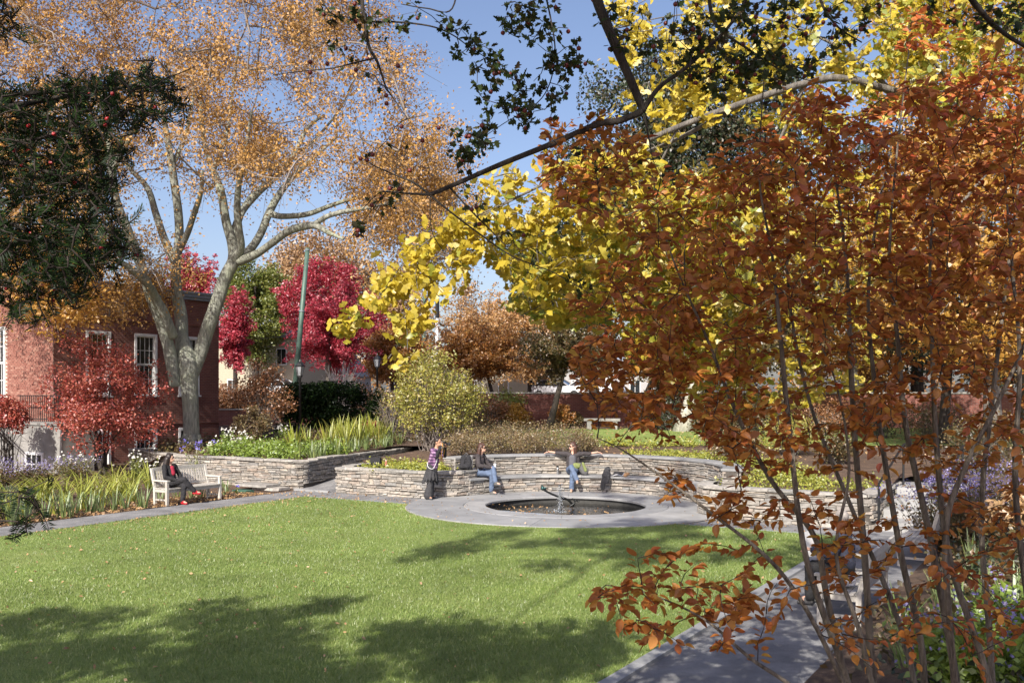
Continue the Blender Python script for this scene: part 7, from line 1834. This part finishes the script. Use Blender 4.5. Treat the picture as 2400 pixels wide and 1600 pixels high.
for x, y in ((727,146),(767,150),(727,170),(933,155),(906,243),(941,297),(960,400),(990,330),(905,224),(1028,300),(1390,0),(1100,320),(860,375),(845,372)): BER.append(np.array(P(x, y, 3.5)))
for i, p in enumerate(BER[:240]):
    link('fruit', bme, m_haw, hw, Vector(p - hwo))

# ------------------------------------------------------------------ yew at the left edge
yw = empty('yew_tree', (-3.3, 2.6, 1.0), 'dark yew with red berries whose sprays hang into the left foreground', 'tree'); yo = np.array(yw.location)
g = np.random.RandomState(66)
YB = [
 [(-500,260,2.7,36),(-150,240,2.7,26),(0,225,2.7,20),(120,215,2.7,15),(240,208,2.7,11),(340,200,2.7,8),(400,180,2.7,5),(455,158,2.7,2)],
 [(-500,500,2.6,34),(-150,400,2.6,24),(0,380,2.6,18),(100,400,2.6,14),(190,430,2.6,10),(240,480,2.6,7),(270,540,2.6,4)],
 [(-500,620,2.8,34),(-150,520,2.8,24),(0,520,2.8,18),(110,560,2.8,13),(200,590,2.8,9),(280,600,2.8,6),(335,590,2.8,3)],
 [(-300,300,2.5,24),(-60,320,2.5,16),(60,330,2.5,12),(160,300,2.5,8),(260,260,2.5,5)],
 [(0,520,2.8,14),(30,600,2.8,10),(60,680,2.8,7),(80,740,2.8,4)],
 [(110,560,2.8,10),(140,620,2.8,7),(160,680,2.8,4)],
 [(-300,-60,2.6,20),(-80,-10,2.6,12),(10,30,2.6,8),(50,80,2.6,5),(70,110,2.6,3)],
 [(-300,1200,3.0,20),(-80,1190,3.0,12),(20,1175,3.0,7),(80,1140,3.0,4),(125,1120,3.0,2)],
 [(-300,1260,3.0,20),(-80,1230,3.0,12),(20,1220,3.0,7),(80,1235,3.0,3)],
 [(240,208,2.7,8),(270,290,2.7,6),(290,340,2.7,4),(300,380,2.7,3)],
]
yq = stems_px(YB, 6)
mb = MB()
tr_ = spline([(-3.4, 2.6, 0.6, 0.20), (-3.35, 2.6, 2.0, 0.18), (-3.3, 2.65, 4.0, 0.14), (-3.3, 2.6, 6.0, 0.09), (-3.3, 2.6, 7.5, 0.03)], 6)
mb.tube([Vector(p[:3] - yo) for p in tr_], list(tr_[:, 3]), 10)
for q in yq:
    mb.tube([Vector(p[:3] - yo) for p in q], list(np.maximum(0.0015, q[:, 3] * 0.6)), 7)
    a = q[0, :3]; i = int(np.argmin(np.abs(trunk[:, 2] * 0 + np.abs(tr_[:len(trunk), 2] - a[2]) if len(tr_) >= len(trunk) else 0))) if False else int(np.argmin(np.abs(tr_[:, 2] - (a[2] - 0.3))))
    mb.tube([Vector(tr_[i, :3] - yo), Vector((tr_[i, :3] + a) / 2 - yo), Vector(a - yo)], [0.04, 0.028, q[0, 3] * 0.6], 7)
mb.build('trunk', K_dark, yw, True)
YD = [([(-60,205),(60,205),(200,175),(300,160),(400,170),(430,215),(390,300),(320,300),(270,400),(262,500),(285,570),(235,640),(130,650),(0,640),(-60,600)], 1250, (2.4, 2.95)),
      ([(-60,560),(120,560),(330,590),(290,625),(210,650),(200,700),(150,720),(110,690),(95,760),(40,760),(-60,700)], 380, (2.55, 2.95)),
      ([(-60,-40),(60,-20),(80,120),(30,110),(-60,60)], 34, (2.5, 2.7)), ([(-60,1130),(60,1150),(130,1115),(90,1250),(20,1270),(-60,1270)], 60, (2.8, 3.1)),
      ([(-520,150),(-40,180),(-40,680),(-520,720)], 520, (2.45, 3.1)), ([(-420,1120),(-40,1130),(-40,1290),(-420,1300)], 110, (2.8, 3.2)), ([(-350,-120),(-60,-60),(-60,80),(-350,60)], 90, (2.5, 2.8)),
      ([(-60,200),(250,200),(260,600),(-60,620)], 420, (2.7, 3.1))]
tg = []
for poly, n, (y0, y1) in YD:
    for x, y in poly_pts(poly, n, g): tg.append(tuple(P(x + g.normal() * 20, y + g.normal() * 18, g.uniform(y0, y1))))
nodes = np.vstack([q[:, :3] for q in yq])
tw = grow(nodes, tg, g, seg=0.03, sag=0.0, addfrom=0.3)
mb = MB(); NV = []; BER = []
for pts, L in tw:
    mb.tube([Vector(p - yo) for p in pts], list(np.linspace(0.0028, 0.0011, len(pts))), 4, cap=False)
    # needles in two ranks along the last stretch
    span = min(L, 0.15); tot = 0; i = len(pts) - 1; step = 0.0026
    pathp = [pts[-1]]
    while i > 0 and tot < span: tot += np.linalg.norm(pts[i] - pts[i-1]); pathp.append(pts[i-1]); i -= 1
    pathp = np.array(pathp); sl_ = np.concatenate([[0], np.cumsum(np.linalg.norm(np.diff(pathp, axis=0), axis=1))])
    if sl_[-1] < 0.01: continue
    s = np.arange(0, min(span, sl_[-1]), step); q = np.stack([np.interp(s, sl_, pathp[:, k]) for k in range(3)], 1)
    d = unit(pathp[0] - pathp[-1]); nrm = unit(np.array([0, -0.4, 0.9]) + g.normal(size=3) * 0.5); sd = unit(np.cross(d, nrm))
    NV.append((q, d, sd, nrm))
    if g.uniform() < 0.085: BER.append(pathp[min(len(pathp) - 1, 3)] + np.array([0, -0.012, -0.008]))
mb.build('twigs', K_twig, yw)['kind'] = 'stuff'
Vs = []
for q, d, sd, nrm in NV:
    n = len(q); side = np.where(np.arange(n) % 2 == 0, 1, -1)[:, None]
    ln = (0.027 * np.clip(np.arange(n) / 6 + 0.35, 0, 1) * g.uniform(0.8, 1.15, n))[:, None]
    tip = q + (sd * side * 0.85 + d * 0.45 + g.normal(size=(n, 3)) * 0.10 + nrm * 0.12) * ln; mid = (q + tip) / 2 + nrm * 0.0012; wd = d * 0.0021
    Vs.append(np.stack([q, mid - wd, tip, mid + wd], 1))
Vs = np.concatenate(Vs); n = len(Vs)
Fq = np.array([[0, 1, 2], [0, 2, 3]])[None] + (np.arange(n) * 4)[:, None, None]
o = link('needles', np_mesh('needles', (Vs - yo).reshape(-1, 3), Fq.reshape(-1, 3)), F_yew, yw); o['kind'] = 'stuff'
m_ber = mat_plain('red_yew_berry', (0.30, 0.014, 0.02), 0.35, 0, 0.15, 8, 0)
bme = MB().lathe([(0.0005, -0.0055), (0.0035, -0.005), (0.0052, -0.001), (0.0050, 0.003), (0.0036, 0.0052), (0.0026, 0.0045)], 10, cap=True).mesh('berry', True)
for x, y in ((162,241),(124,279),(114,290),(219,303),(232,315),(172,318),(170,381),(185,382),(106,340),(61,437),(174,446),(390,256),(385,236)): BER.append(np.array(P(x, y, 2.42)))
for p in BER[:60]: link('berry', bme, m_ber, yw, Vector(p - yo), (R(90) + g.normal() * 0.6, 0, g.normal()))
# upper mass of the yew outside the picture
ce = ellips((-3.6, 2.4, 5.0), (1.6, 1.6, 2.6), 60, g, 0.3)
leaf_blob('upper_foliage', ce, np.full(60, 0.5), 9000, 0.09, F_yew, yw, g, org=yo)

# ------------------------------------------------------------------ trees behind the photographer that shade the foreground
def shade_tree(name, label, base, H, crown, n, size, lm, seed, tr=0.3, extra=()):
    g = np.random.RandomState(seed); c, r_, ncl, cr = crown
    ce = ellips(c, r_, ncl, g, 0.25)
    if len(extra): ce = np.vstack([ce, extra]); ncl = len(ce)
    tree(name, label, base, base[2] + H * 0.35, c[2] + r_[2] * 0.3, tr, ce, np.full(ncl, cr) * g.uniform(0.6, 1.3, ncl), n, size, lm, K_dark, seed, group='shade trees behind the photographer')
shade_tree('shade_tree', 'tall shade tree behind the camera on the left, its shadow lying on the lower lawn', (-10.5, -5.5, 1.2), 12, ((-8.0, -1.2, 8.4), (4.5, 3.0, 2.4), 130, 0.42), 17000, 0.2, F_olive, 201)
shade_tree('shade_tree', 'taller shade tree behind the camera, its shadow reaching the pool terrace', (-5.5, -6.5, 1.2), 19, ((-3.7, 1.6, 14.2), (2.9, 2.3, 2.2), 46, 0.36), 8200, 0.17, F_olive, 202, extra=np.array([(-8.2 + 0.21 * i + 0.25 * math.sin(i * 2.1), -0.8 + 0.36 * i, 14.0 + 0.2 * math.sin(i)) for i in range(10)] + [(-4.2 + 1.3 * math.sin(i * 1.7), 4.6 + 1.5 * math.cos(i * 2.3), 17.6 + 0.9 * math.sin(i * 3.1)) for i in range(12)] + [(-4.3 + 0.25 * math.sin(i * 1.9), -0.2 + 0.22 * i, 8.2 + 0.5 * math.sin(i * 1.3)) for i in range(9)] + [(-3.1 + 0.4 * math.sin(i * 2.9), 0.1 + 0.2 * i, 8.2 + 0.3 * math.sin(i * 1.3)) for i in range(8)]))
shade_tree('shade_tree', 'shade tree behind the camera on the right above the orange shrub', (3.5, -5.5, 1.2), 10, ((0.0, -0.7, 6.3), (2.2, 1.6, 1.2), 46, 0.5), 5200, 0.18, F_olive, 203)
